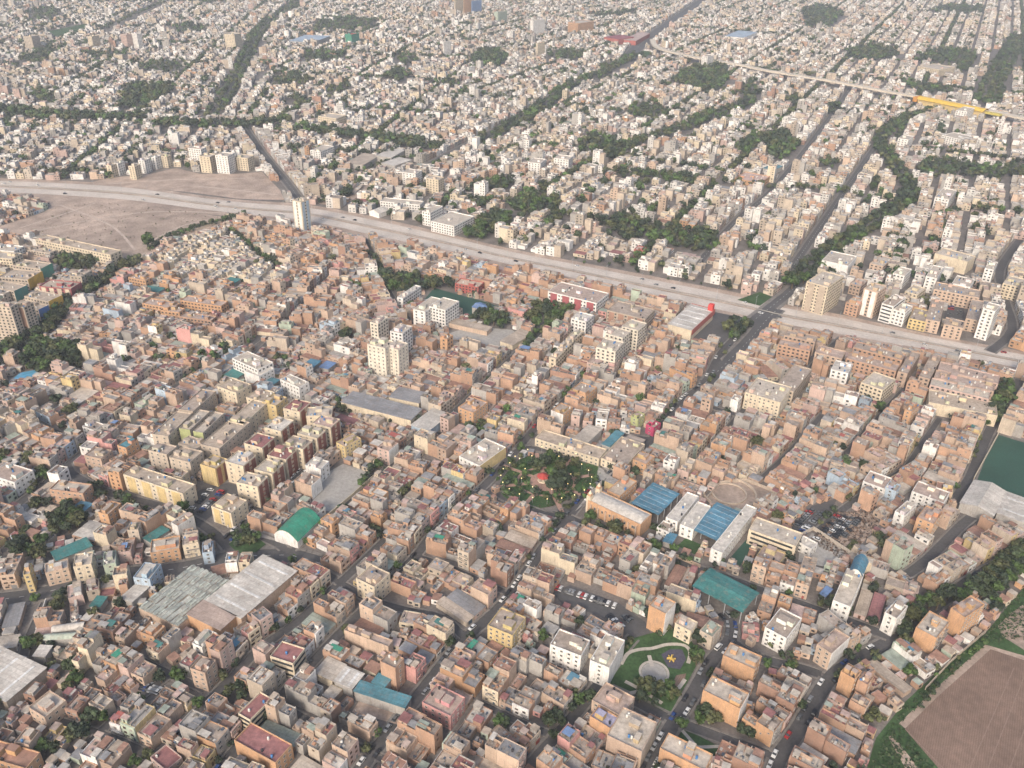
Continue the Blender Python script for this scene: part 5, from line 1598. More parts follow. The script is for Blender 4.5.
# far groves and belts
DARK = []
for d, px, sp, h in [
    ('of the dark grove beyond the dirt lots', [(118, 110), (127, 92), (135, 85), (175, 86), (176, 92), (150, 108), (148, 113)], 11, 11),
    ('of the far grove by the pale tower', [(14, 62), (40, 66), (60, 52), (70, 47), (40, 52)], 14, 11),
    ('of the small far grove near the frame edge', [(35, 95), (55, 94), (56, 106), (38, 108)], 12, 10),
    ('of the far strip grove', [(130, 68), (150, 63), (185, 61), (180, 72), (150, 73)], 14, 10),
    ('of the round far grove', [(170, 28), (190, 25), (205, 28), (203, 34), (180, 34)], 16, 11),
    ('of the narrow far strip', [(88, 54), (128, 53), (128, 59), (90, 60)], 14, 10),
    ('of the farthest strip grove', [(180, 0), (228, -1), (230, 4), (182, 5)], 18, 12),
    ('of the high far grove', [(30, 11), (60, 8), (62, 18), (34, 20)], 18, 12),
    ('of the far mid grove', [(312, 32), (320, 23), (350, 19), (378, 22), (370, 31), (340, 33)], 16, 12),
    ('of the far square grove', [(305, 53), (345, 55), (340, 63), (307, 63)], 13, 11),
    ('of the oblong grove', [(272, 79), (300, 77), (316, 82), (300, 89), (274, 87)], 12, 10),
    ('of the small grove below the oblong one', [(288, 99), (306, 97), (312, 105), (296, 109)], 11, 10),
    ('of the scattered grove', [(325, 88), (348, 84), (352, 93), (330, 97)], 12, 9),
    ('of the rounded mid grove', [(385, 76), (400, 70), (411, 78), (398, 84)], 12, 11),
    ('of the big round grove', [(471, 60), (480, 52), (495, 50), (507, 58), (500, 67), (478, 70)], 11, 13),
    ('of the strip above the roofs', [(432, 85), (450, 82), (462, 86), (448, 90)], 12, 9),
    ('of the far green square', [(392, 60), (410, 55), (419, 62), (404, 68)], 14, 10),
    ('of the long grove beside the ridge avenue', [(572, 149), (590, 138), (605, 137), (636, 147), (622, 160), (604, 163)], 10, 10),
    ('of the tower grove', [(672, 82), (684, 71), (700, 66), (724, 65), (729, 80), (718, 91), (705, 96), (690, 90)], 11, 12),
    ('of the garden square', [(622, 115), (632, 107), (648, 104), (668, 112), (655, 122), (640, 120)], 11, 9),
    ('of the mall strip', [(545, 53), (570, 52), (592, 56), (575, 61), (550, 60)], 14, 10),
    ('of the far top strip', [(583, 15), (610, 13), (640, 11), (640, 15), (600, 19)], 16, 10),
    ('of the sports park grove', [(733, 152), (752, 138), (775, 134), (790, 136), (800, 147), (782, 164), (772, 160), (762, 146), (745, 158)], 9, 11),
    ('of the upper dark grove', [(802, 10), (820, 6), (846, 14), (830, 28), (806, 27)], 16, 12),
    ('of the upper strip grove', [(928, 11), (950, 6), (985, 8), (982, 14), (940, 15)], 17, 12),
    ('of the middle upper grove', [(845, 52), (868, 47), (898, 50), (894, 60), (860, 62), (848, 60)], 13, 11),
    ('of the square round the cream row', [(913, 64), (925, 53), (948, 50), (975, 54), (970, 74), (958, 72), (955, 64), (930, 63)], 12, 11),
    ('of the strip below the cream row', [(899, 82), (930, 86), (956, 90), (950, 97), (915, 93)], 12, 10),
    ('of the small round square', [(783, 102), (798, 97), (806, 105), (795, 111)], 11, 10),
    ('of the dark corner square', [(824, 108), (838, 104), (841, 112), (828, 116)], 11, 10),
    ('of the park band behind the canal avenue', [(912, 171), (925, 162), (962, 161), (985, 168), (1040, 163), (1040, 180), (985, 180), (920, 178)], 10, 9),
    ('of the little garden among far roofs', [(818, 166), (826, 160), (838, 162), (834, 171)], 9, 8),
    ('of the long park beyond the freeway', [(602, 226), (612, 217), (628, 215), (650, 226), (680, 230), (722, 235), (715, 252), (690, 254), (660, 243), (625, 243)], 8, 9),
    ('of the grove beside the factory', [(462, 237), (478, 226), (495, 216), (506, 214), (513, 226), (488, 240), (470, 242)], 7.5, 11),
    ('of the wood beyond the factory', [(506, 200), (530, 195), (562, 199), (555, 213), (528, 217), (508, 212)], 9, 10),
    ('of the green by the tall cube', [(470, 190), (490, 180), (514, 180), (512, 190), (490, 196)], 9, 9),
    ('of the street island beyond the freeway', [(596, 178), (612, 172), (650, 172), (700, 178), (695, 186), (640, 180)], 9, 9),
    ('of the supermarket car park', [(722, 334), (730, 325), (742, 321), (753, 328), (746, 338), (730, 343)], 6.5, 8),
    ('behind the green court', [(378, 281), (388, 273), (400, 276), (430, 280), (452, 286), (454, 292), (425, 291), (400, 298), (390, 292)], 7, 9),
    ('around the school yard', [(470, 316), (486, 310), (508, 322), (515, 328), (500, 330), (476, 322)], 6.5, 9),
    ('of the school avenue', [(527, 316), (540, 302), (548, 305), (572, 300), (578, 308), (556, 326), (535, 330)], 7, 9),
    ('of the dark grove by the pool', [(22, 362), (34, 350), (52, 345), (76, 350), (84, 364), (70, 372), (45, 376), (26, 374)], 6.5, 11),
    ('of the gap between the coloured rows', [(56, 262), (75, 258), (100, 262), (92, 272), (62, 272)], 7.5, 9),
    ('of the field street grove', [(994, 400), (1004, 386), (1014, 392), (1012, 404), (1000, 418), (992, 428), (985, 418)], 6, 9),
    ('of the sandy lot grove', [(50, 536), (56, 516), (68, 511), (84, 514), (88, 524), (78, 534), (60, 540)], 5.2, 9),
    ('below the sandy lot grove', [(2, 547), (20, 542), (46, 548), (48, 560), (28, 564), (8, 556)], 5.5, 8),
    ('on the teardrop traffic island', [(232, 545), (239, 538), (253, 538), (262, 545), (255, 551), (240, 552)], 4.6, 7),
]:
    grove(d, px, sp, h)
for d, px, w, sp, h in [
    ('in the dark belt past the dirt lots', [(-30, 112), (0, 113), (50, 118), (100, 120), (146, 119)], 56, 10, 12),
    ('in the middle belt past the dirt lots', [(160, 125), (200, 127), (245, 128), (256, 126), (290, 123)], 50, 10, 12),
    ('in the long belt past the estates', [(300, 132), (340, 136), (390, 143), (420, 147), (442, 150)], 46, 9, 12),
    ('along the straight avenue', [(212, 118), (222, 106), (233, 86), (243, 66), (262, 32), (300, 0)], 44, 13, 10),
    ('along the ridge avenue', [(482, 146), (512, 126), (545, 107), (567, 89), (595, 78), (617, 66), (638, 56)], 40, 11, 11),
    ('along the park avenue', [(625, 150), (640, 143), (680, 131), (715, 117), (742, 107), (752, 95), (745, 84)], 42, 11, 11),
    ('in the row behind the white cube', [(700, 182), (740, 186), (768, 189), (805, 190), (840, 193), (870, 199), (898, 203)], 22, 9, 9),
    ('along the far slanting avenue', [(984, 106), (990, 92), (998, 75), (1008, 55), (1020, 38)], 60, 12, 12),
    ('along the canal avenue', [(790, 288), (812, 270), (835, 250), (858, 236), (880, 220), (903, 205), (909, 190), (899, 175), (886, 158), (879, 145), (887, 131), (905, 120), (940, 112)], 30, 8.5, 10),
    ('in the far diagonal row', [(100, 33), (130, 18), (165, 3)], 30, 16, 11),
    ('in the row by the frame edge', [(-10, 22), (30, 21), (85, 23)], 34, 16, 11),
    ('along the tree lined avenue', [(-10, 374), (14, 350), (30, 342), (52, 327), (66, 309), (82, 297), (100, 286), (120, 273), (136, 262)], 15, 6.5, 9),
    ('in the hedge along the dirt lot', [(150, 251), (165, 242), (190, 231), (215, 224), (245, 216)], 8, 4, 5.5),
    ('in the row behind the terraced rows', [(232, 233), (246, 244), (262, 258), (280, 270)], 7, 6, 7),
    ('along the school street', [(588, 295), (570, 312), (548, 328), (520, 352)], 8, 7, 8),
    ('in the row by the mid street', [(370, 255), (380, 270), (386, 288)], 6, 6, 7),
    ('in the hedge by the loop street', [(118, 499), (135, 508), (153, 517)], 7, 4.5, 6),
    ('along the vault hall street', [(361, 486), (370, 478), (379, 469)], 5, 4.5, 6),
    ('along the grey warehouse', [(336, 410), (352, 414), (372, 417), (392, 424)], 6, 6, 6),
    ('in the green verge beside the ploughed field', [(1030, 550), (1010, 568), (1000, 582), (990, 592)], 12, 5.5, 8),
    ('along the hedge avenue edge', [(900, 648), (905, 625), (916, 612), (935, 602), (950, 596)], 9, 5.0, 7),
    ('beside the freeway slip road', [(340, 176), (362, 172), (395, 162), (420, 158)], 14, 8, 7),
    ('in the row up to the grey towers', [(8, 352), (24, 340), (42, 330)], 10, 6, 8),
    ('in the verge bushes', [(905, 712), (930, 690), (960, 662), (985, 640)], 4, 6, 3.0),
    ('along the freeway edge', [(560, 256), (600, 265), (660, 276), (720, 288)], 6, 16, 4),
    ('beside the school wall', [(644, 545), (668, 556), (700, 565)], 4, 7, 4.5),
    ('beside the tall playground slab', [(612, 672), (622, 655), (632, 642)], 4, 5, 5),
    ('along the playground top', [(656, 634), (672, 632), (690, 640)], 4, 5, 5),
]:
    belt(d, px, w, sp, h)
spots('in the street beside the playground', [(584, 701, 3, 7), (561, 720, 2, 6.5), (600, 678, 2, 6), (572, 712, 1, 6), (553, 738, 1, 6)])
spots('in the playground park', [(648, 699, 3, 7.5), (662, 700, 3, 7), (640, 686, 2, 5), (697, 660, 2, 7), (697, 640, 2, 7.5), (668, 690, 1, 6), (655, 690, 2, 6)])
spots('beside the triangular green', [(700, 718, 2, 6.5), (712, 724, 1, 6), (741, 737, 2, 6), (690, 752, 1, 4)])
spots('beside the church garden', [(614, 538, 3, 8), (590, 524, 2, 6.5), (604, 531, 2, 5)])
spots('in the school garden', [(653, 551, 2, 7), (656, 530, 2, 5), (672, 532, 1, 5), (720, 566, 2, 4), (751, 571, 3, 5), (788, 559, 2, 6), (764, 545, 2, 6), (772, 540, 1, 6), (790, 550, 2, 5)])
spots('along the long white wing', [(828, 604, 2, 6), (836, 608, 2, 6), (845, 612, 2, 5), (820, 600, 1, 5)])
spots('in front of the bulky brick block', [(912, 616, 3, 7), (927, 610, 3, 7.5), (950, 600, 4, 8), (975, 592, 4, 8), (988, 600, 3, 8), (990, 582, 3, 7)])
spots('among the verge houses', [(908, 677, 1, 6), (870, 717, 2, 6), (876, 724, 2, 5.5)])
spots('at the corner street bend', [(840, 676, 2, 5), (873, 656, 2, 5), (858, 664, 2, 4.5), (795, 667, 2, 5), (783, 660, 2, 5), (773, 650, 2, 5)])
spots('in the lower lanes', [(64, 607, 3, 8), (30, 648, 2, 7), (52, 668, 1, 7), (72, 673, 1, 8), (75, 687, 3, 6.5), (88, 725, 2, 7.5), (72, 744, 2, 8), (54, 751, 2, 7), (3, 708, 3, 7), (142, 766, 2, 6)])
spots('among the brick yards', [(162, 683, 1, 7), (184, 677, 2, 7), (232, 698, 3, 6.5), (200, 707, 1, 7), (246, 700, 2, 5), (205, 598, 1, 5)])
spots('beside the uphill street', [(47, 478, 3, 7), (72, 412, 3, 7), (60, 404, 2, 6), (5, 461, 2, 6), (28, 461, 3, 6), (65, 430, 2, 5), (190, 380, 2, 6), (210, 362, 3, 7), (225, 352, 3, 7), (155, 362, 2, 6), (125, 362, 2, 6), (150, 350, 2, 6), (170, 340, 3, 6)])
spots('beside the loop street', [(96, 487, 3, 6), (40, 507, 3, 6.5), (100, 500, 2, 5), (185, 511, 1, 7), (30, 492, 2, 5), (190, 518, 1, 5)])
spots('in the brick quarter', [(878, 410, 2, 7), (836, 449, 2, 6), (843, 467, 2, 6), (721, 466, 1, 7), (873, 540, 2, 6), (883, 549, 3, 6.5), (853, 551, 2, 5), (790, 558, 2, 6), (1013, 432, 3, 6)])
spots('by the side street end', [(1006, 560, 3, 7), (998, 572, 3, 7), (985, 577, 2, 6)])
spots('on the maroon roof street', [(471, 430, 2, 5), (481, 429, 2, 5), (505, 730, 2, 5.5)])
spots('between brick houses near the middle', [(345, 338, 3, 8), (276, 262, 2, 7), (332, 262, 1, 9), (280, 360, 3, 7), (290, 372, 2, 6), (318, 268, 1, 6)])
spots('beside the freeway houses', [(660, 268, 2, 7), (680, 267, 2, 7), (684, 280, 2, 6), (650, 262, 1, 6), (638, 272, 2, 5), (600, 262, 2, 5)])
spots('alone on the dirt lot', [(149, 248, 1, 15)])
spots('beside the white freeway school', [(390, 214, 3, 6), (405, 218, 3, 6), (420, 214, 3, 6), (435, 166, 3, 8), (450, 160, 3, 8), (410, 190, 4, 7), (380, 182, 4, 6)])

for ri, dens, sd_ in ((0, .28, 1), (0, .2, -1), (1, .25, 1), (1, .2, -1), (2, .3, 1), (3, .3, -1), (4, .4, -1), (5, .45, 1), (7, .3, -1), (8, .4, 1), (12, .3, -1), (13, .35, 1), (16, .4, 1), (16, .25, -1), (17, .4, -1), (18, .4, 1), (22, .4, -1), (25, .3, 1)):
    nm, g, w, pv, ave = road_lines[ri]
    zi = zone('along the pavement of the '+nm, 'pavement trees of the '+nm)
    for x, y, a in along(g, 8.0, 4.0):
        if RNG.random() < dens and in_px(x, y, 5):
            try_tree(x-math.sin(a)*sd_*(w/2+.3), y+math.cos(a)*sd_*(w/2+.3), RNG.uniform(3.5, 6), zi, False)

# plaza trees: rings of clipped crowns and a tall dark group
zi = zone('of the round plaza garden', 'trees of the round plaza')
rg = random.Random(21)
for t in np.linspace(0, 2*math.pi, 31)[:-1]:
    for rr in (.5, .72, .92, 1.08):
        if rg.random() < .55:
            try_tree(pc[0]+26*rr*math.cos(t)+rg.uniform(-1, 1), pc[1]+24*rr*math.sin(t)+rg.uniform(-1, 1), rg.uniform(2.6, 5.2), zi, False)
zi = zone('in the tall dark group on the plaza', 'tall trees of the plaza')
for px, py, h in ((556, 492, 12), (560, 488, 13), (553, 484, 12), (560, 478, 12), (545, 467, 10), (540, 470, 9), (549, 464, 10), (575, 466, 7), (536, 497, 7), (522, 470, 6)):
    x, y = G(px, py)
    try_tree(x, y, h, zi, False)

# ------------------------------------------------------------------ houses: lay out lots
T1 = time.time()
rpts = []
for nm, g, w, pv, ave in road_lines:
    for x, y, a in along(g, 6.0):
        rpts.append((x, y, a))
rpts = np.array(rpts)


def road_angle(x, y):
    d = (rpts[:, 0]-x)**2+(rpts[:, 1]-y)**2
    return float(rpts[int(d.argmin()), 2])


HOUSES = []
FWN = np.sort(FWX)


def place(cx, cy, wx, wy, ang, front):
    fill_poly(rect_poly(cx, cy, wx, wy, ang, 0.15), 3)
    HOUSES.append([cx, cy, wx, wy, ang, front])


hr = random.Random(77)
for nm, g, w, pv, ave in road_lines:
    for sgn in (1, -1):
        pts = along(g, 0.5)
        i = 0
        while i < len(pts):
            x, y, a = pts[i]
            if north(x, y) or not in_px(x, y):
                i += 8
                continue
            f = hr.uniform(5.4, 8.8)
            j = min(len(pts)-1, i+int(f))
            mx, my, ma = pts[j]
            ang = ma+sgn*math.pi/2
            done = False
            for dep in (hr.uniform(16, 20), 14, 11, 8):
                off = w/2+pv+0.35+dep/2
                cx, cy = mx+math.cos(ang)*off, my+math.sin(ang)*off
                if rect_free(cx, cy, dep, f, ang):
                    place(cx, cy, dep, f, ang, '-x')
                    done = True
                    break
            i += int(2*f)+1 if done else 4
# back-to-back lots on a lattice behind the street rows
for (ta, xlo, xhi) in ((61, -.30, 9), (72, -9, -.30)):
    t = math.radians(ta)
    c, s_ = math.cos(t), math.sin(t)
    for ib in range(-60, 60):
        for ia in range(-80, 150):
            dep, f = 15.4, 6.7
            x = c*ia*6.75+s_*(ib*15.5)
            y = s_*ia*6.75-c*(ib*15.5)
            if not 150 < y < 1050 or not xlo <= x/y < xhi or OCC[int(y-OY0), int(x-OX0)]:
                continue
            if north(x, y) or not in_px(x, y) or hr.random() < .03:
                continue
            if rect_free(x, y, dep, f, t+math.pi/2, .8):
                place(x, y, dep, f, t+math.pi/2, '-x' if ib % 2 else '+x')
ZTOWN = zone('in a yard between town houses', 'yard trees of the town')
# leftover ground south of the freeway, swept row by row
gx0, gx1, gy0, gy1 = -760, 820, 150, 1050
base = math.radians(61)
ca, sa_ = math.cos(base), math.sin(base)
seeds = []
for ia in range(-260, 420):
    for ib in range(-260, 300):
        x = ca*ia*3.4+sa_*ib*3.4
        y = sa_*ia*3.4-ca*ib*3.4
        if gx0 < x < gx1 and gy0 < y < gy1:
            gx, gy = int(x-OX0), int(y-OY0)
            if OCC[gy, gx] == 0:
                seeds.append((x, y))
sx_, sy_ = np.array(seeds).T
px, py = proj(sx_, sy_)
ok = (px > -110) & (px < 1134) & (py < 880) & ~north(sx_, sy_)
for x, y in zip(sx_[ok], sy_[ok]):
    if OCC[int(y-OY0), int(x-OX0)]:
        continue
    ang0 = road_angle(x, y)+math.pi/2
    if hr.random() < .02:
        fill_poly(rect_poly(x, y, 5, 5, ang0), 2)
        try_tree(float(x), float(y), hr.uniform(4, 7.5), ZTOWN, False)
        continue
    for dep, f in ((hr.uniform(15, 19), hr.uniform(7, 10)), (13, 7.5), (10, 6.5), (7, 6), (5, 4.5), (3.6, 3.6)):
        if rect_free(x, y, dep, f, ang0, .6):
            place(float(x), float(y), dep, f, ang0, hr.choice(['-x', '+x']))
            break
N_SOUTH = len(HOUSES)

for nm, g, w, pv, ave in road_lines:
    for sgn in (1, -1):
        pts = along(g, 1.0)
        i = 0
        while i < len(pts):
            x, y, a = pts[i]
            if not north(x, y) or not in_px(x, y):
                i += 8
                continue
            f = hr.uniform(8, 11)
            mx, my, ma = pts[min(len(pts)-1, i+int(f/2))]
            ang = ma+sgn*math.pi/2
            done = False
            for dep in (hr.uniform(13, 17), 9):
                off = w/2+pv+1+dep/2
                cx, cy = mx+math.cos(ang)*off, my+math.sin(ang)*off
                if rect_free(cx, cy, dep, f, ang):
                    place(cx, cy, dep, f, ang, '-x')
                    done = True
                    break
            i += int(f)+1 if done else 4
NFT = 0
ZYARD = zone('in a yard or street of the far town', 'yard trees of the far town')
# beyond the freeway: street grid of lots
for (xa, xb, th) in ((-9e9, -.27, 97), (-.27, -.06, 80), (-.06, 9e9, 63.5)):
    t = math.radians(th)
    c, s_ = math.cos(t), math.sin(t)
    A_, B_ = np.meshgrid(np.arange(-1400, 4200, 10.2), np.arange(-3200, 3200, 16.5), indexing='ij')
    ia, ib = np.meshgrid(np.arange(A_.shape[0]), np.arange(A_.shape[1]), indexing='ij')
    # insert streets: after every 2 lots across, every 9 lots along
    A_ = A_+(ia//11)*8.0+(ia//22)*8.0
    B_ = B_+(ib//2)*6.5+((ib+1)//8)*11.0-(ib.max()//4)*6.5-(ib.max()//16)*11.0
    X = c*A_+s_*B_
    Y = s_*A_-c*B_
    X, Y = X.ravel(), Y.ravel()
    px, py = proj(X, Y)
    m = (Y > 650) & (Y < 3380) & (px > -110) & (px < 1134) & (py > -30) & (X/Y >= xa) & (X/Y < xb)
    m &= north(X, Y)
    X, Y = X[m], Y[m]
    fr = np.where((ib.ravel()[m] % 2) == 0, 1, 0)+2*((ib.ravel()[m]+1) % 8 < 2)+4*(ia.ravel()[m] % 22 == 0)
    okk = np.ones(len(X), bool)
    for da, db in ((0, 0), (-4, -6.3), (4, -6.3), (4, 6.3), (-4, 6.3)):
        qx, qy = X+c*da+s_*db, Y+s_*da-c*db
        gx, gy = (qx-OX0).astype(int), (qy-OY0).astype(int)
        ins = (gx >= 0) & (gx < OW) & (gy >= 0) & (gy < OH)
        okk &= ins
        okk[ins] &= OCC[gy[ins], gx[ins]] == 0
    X, Y, fr = X[okk], Y[okk], fr[okk]
    for x, y, f in zip(X, Y, fr):
        if hr.random() < .15:
            fill_poly(rect_poly(float(x), float(y), 9, 13, t+math.pi/2), 2)
            try_tree(float(x)+hr.uniform(-4, 4), float(y)+hr.uniform(-4, 4), hr.uniform(6, 10), ZYARD, False)
            if NFT >= 0:
                try_tree(float(x)+hr.uniform(-3, 3), float(y)+hr.uniform(-3, 3), hr.uniform(5, 9), ZYARD, False)
                if hr.random() < .6:
                    try_tree(float(x)+hr.uniform(-5, 5), float(y)+hr.uniform(-5, 5), hr.uniform(5, 9), ZYARD, False)
            continue
        cross_row, green_street, f = f >= 4, (f % 4) >= 2, f % 2
        if cross_row:
            for k_ in (-7, 0, 7):
                try_tree(float(x-c*10.5+s_*k_)+hr.uniform(-1, 1), float(y-s_*10.5-c*k_)+hr.uniform(-1, 1), hr.uniform(7, 10.5), ZYARD, False)
        if green_street:
            k_ = (1 if f else -1)*14.0
            for e_ in (-2.6, 2.6):
                try_tree(float(x-math.cos(t+math.pi/2)*k_+c*e_)+hr.uniform(-1, 1), float(y-math.sin(t+math.pi/2)*k_+s_*e_)+hr.uniform(-1, 1), hr.uniform(7, 10.5), ZYARD, False)
        elif hr.random() < .3:
            k_ = (1 if f else -1)*10.0
            try_tree(float(x-math.cos(t+math.pi/2)*k_), float(y-math.sin(t+math.pi/2)*k_), hr.uniform(5, 9.5), ZYARD, False)
        HOUSES.append([float(x+hr.uniform(-.6, .6)), float(y+hr.uniform(-.6, .6)), 16.3-hr.random()**3*6, 10.15-hr.random()**5*3.0, t+math.pi/2+hr.uniform(-.02, .02), '-x' if f else '+x'])
for tx_, ty_, th_, tr_, tz_ in TREES:
    if tz_ == ZYARD and ty_ < 1750:
        gx, gy = int(tx_-OX0), int(ty_-OY0)
        sub_ = OCC[gy-2:gy+3, gx-2:gx+3]
        sub_[sub_ == 0] = 2
# odd corners beyond the freeway that the street grid leaves open
for k in range(N_SOUTH, len(HOUSES)):
    hh = HOUSES[k]
    if hh[1] < 1700:
        fill_poly(rect_poly(hh[0], hh[1], hh[2], hh[3], hh[4], .1), 3)
for iy in range(0, 190):
    for ix in range(-190, 260):
        x, y = ix*5.0+hr.uniform(-1, 1), 640+iy*5.0
        if not north(x, y) or not in_px(x, y, 60) or OCC[int(y-OY0), int(x-OX0)]:
            continue
        ang0 = math.radians(97 if x/y < -.27 else (80 if x/y < -.06 else 63.5))+math.pi/2
        for dep, f in ((14, 9.5), (11, 8.5), (8.5, 8)):
            if rect_free(x, y, dep+1, f+1, ang0, .2):
                place(float(x), float(y), dep, f, ang0, hr.choice(['-x', '+x']))
                break
print('lots', N_SOUTH, len(HOUSES), 'in', round(time.time()-T1, 1))

BRICKY = ['brick', 'palebrick', 'orange', 'brick', 'peach', 'redbrick', 'palebrick', 'brick']
PAINT_S = ['cream', 'beige', 'white', 'rose', 'grey', 'peach', 'cream', 'white', 'beige', 'beige', 'grey', 'rose', 'peach', 'white', 'pink', 'beige', 'cream', 'rose', 'sky', 'grey', 'white', 'mint', 'beige', 'yellow']
PAINT_N = ['white', 'white', 'beige', 'beige', 'cream', 'white', 'grey', 'peach', 'grey', 'white', 'white', 'rose', 'cream', 'pale', 'white']
ROOFS = ['dust', 'pinkdust', 'pale', 'dust', 'tan', 'pinkdust', 'grey', 'dust', 'light', 'maroon', 'pale', 'rust', 'lead', 'rose']
ROOF_N = ['pale', 'light', 'light', 'pale', 'pale', 'dust', 'light', 'dust', 'light', 'rose']
SHEETS = ['light', 'lead', 'rust', 'maroon', 'grey', 'pale', 'rose', 'sage', 'tan', 'rust']
WORD = {'brick': 'orange brick', 'palebrick': 'pale brick', 'orange': 'vivid orange brick', 'redbrick': 'dark red brick', 'peach': 'peach', 'cream': 'cream', 'beige': 'beige', 'white': 'white', 'rose': 'dusty rose', 'grey': 'grey concrete', 'pink': 'pink', 'sky': 'sky-blue', 'mint': 'mint green', 'yellow': 'yellow', 'tan': 'tan', 'pale': 'pale'}
RWORD = {'light': 'pale sheet roof', 'lead': 'lead grey sheet roof', 'rust': 'rusty sheet roof', 'maroon': 'maroon sheet roof', 'grey': 'grey sheet roof', 'pale': 'whitish sheet roof', 'rose': 'rosy sheet roof', 'sage': 'greenish sheet roof', 'tan': 'tan sheet roof'}
TERR = np.array(GL([(152, 262), (190, 240), (225, 232), (262, 250), (290, 275), (268, 288), (225, 285), (175, 280)]))


def inside(poly, x, y):
    r = False
    n = len(poly)
    for i in range(n):
        ax, ay = poly[i]
        bx, by = poly[(i+1) % n]
        if (ay > y) != (by > y) and x < (bx-ax)*(y-ay)/(by-ay)+ax:
            r = not r
    return r


H = []
for k, (cx, cy, wx, wy, ang, front) in enumerate(HOUSES):
    r = random.Random(k*7919+3)
    far = k >= N_SOUTH
    small = wx*wy < 45
    d = dict(x=cx, y=cy, wx=wx, wy=wy, ang=ang, front=front, k=k, far=far)
    d['dist'] = math.hypot(cx, cy, CAM_H)
    if far:
        d['st'] = r.choices([1, 2, 3, 4, 5, 7], [.13, .47, .30, .07, .02, .01])[0]
        bricky = r.random() < .08
        d['wall'] = r.choice(BRICKY) if bricky else r.choice(PAINT_N)
        d['face'] = d['wall'] if r.random() < .6 else r.choice(PAINT_N)
        d['roof'] = r.choice(ROOF_N)
    else:
        terr = inside(TERR, cx, cy)
        d['st'] = r.choices([1, 2, 3, 4, 5], [.27, .40, .24, .08, .01])[0]
        if small:
            d['st'] = 1 if wx*wy < 28 else r.choice([1, 1, 2])
        west = cx < -.42*cy+20
        pb = .38 if west else .6
        d['wall'] = r.choice(BRICKY) if r.random() < pb else r.choice(PAINT_S)
        d['face'] = r.choice(PAINT_S) if r.random() < .6 else d['wall']
        d['roof'] = r.choice(ROOFS)
        if terr:
            d.update(st=2, wall='cream', face='white', roof='light')
    d['sheet'] = d['st'] == 1 and r.random() < .5 or (small and r.random() < .4)
    if d['sheet']:
        d['roof'] = r.choice(SHEETS)
    d['H'] = d['st']*2.75+(.35 if d['sheet'] else r.uniform(.5, 1.2))
    d['jit'] = r.uniform(.8, 1.1)*(.9 if far else 1)
    H.append(d)

# the largest in view become single houses with their parts
HX = np.array([h['x'] for h in H]); HY = np.array([h['y'] for h in H])
PX, PY = proj(HX, HY, np.array([h['H'] for h in H]))
for h, a, b_ in zip(H, PX, PY):
    h['px'], h['py'] = float(a), float(b_)
    h['size'] = max(h['wx'], h['wy'])**.5*min(h['wx'], h['wy'])**.5*(1+.12*h['st'])/h['dist']
cand = [h for h in H if not h['far'] and -8 < h['px'] < 1032 and h['py'] < 775 and h['wx']*h['wy'] > 40]
cand.sort(key=lambda h: -h['size'])
NEAR = cand[:300]
nearset = {h['k'] for h in NEAR}
land_px = np.array([(a[3], a[4]) for a in LAND])
STW = {1: 'one-storey', 2: 'two-storey', 3: 'three-storey', 4: 'four-storey', 5: 'five-storey'}
sect = {}
for h in NEAR:
    d2 = (land_px[:, 0]-h['px'])**2+((land_px[:, 1]-h['py'])*1.15)**2
    i = int(d2.argmin())
    dx, dy = h['px']-land_px[i, 0], h['py']-land_px[i, 1]
    if abs(dy) >= abs(dx)*.9:
        s_ = 'beyond' if dy < 0 else 'below'
    else:
        s_ = 'on the field side of' if dx > 0 else 'on the market side of'
        if LAND[i][0].startswith('the green market'):
            s_ = 'on the field side of' if dx > 0 else 'on the outer side of'
    sect.setdefault((i, s_), []).append((float(d2[i]), h))
for (i, s_), lst in sect.items():
    lst.sort(key=lambda t: t[0])
    for n, (_, h) in enumerate(lst):
        h['rel'] = (ordinal(n+1)+' ' if len(lst) > 1 else '')+s_+' '+LAND[i][0]


def hcol(name, j):
    return tuple(min(.78, q*j) for q in C[name])


def corr_roof(mb, wx, wy, z, col, r):
    ov = .25
    hx, hy = wx/2+ov, wy/2+ov
    s_ = r.uniform(.25, .8)
    mb.face([(-hx, -hy, z), (hx, -hy, z+s_), (hx, hy, z+s_), (-hx, hy, z)], col)
    mb.face([(-hx, -hy, z-.05), (-hx, hy, z-.05), (hx, hy, z+s_-.05), (hx, -hy, z+s_-.05)], col)
    mb.face([(-hx, -hy, z-.05), (hx, -hy, z+s_-.05), (hx, -hy, z+s_), (-hx, -hy, z)], col)
    mb.face([(hx, -hy, z+s_-.05), (hx, hy, z+s_-.05), (hx, hy, z+s_), (hx, -hy, z+s_)], col)


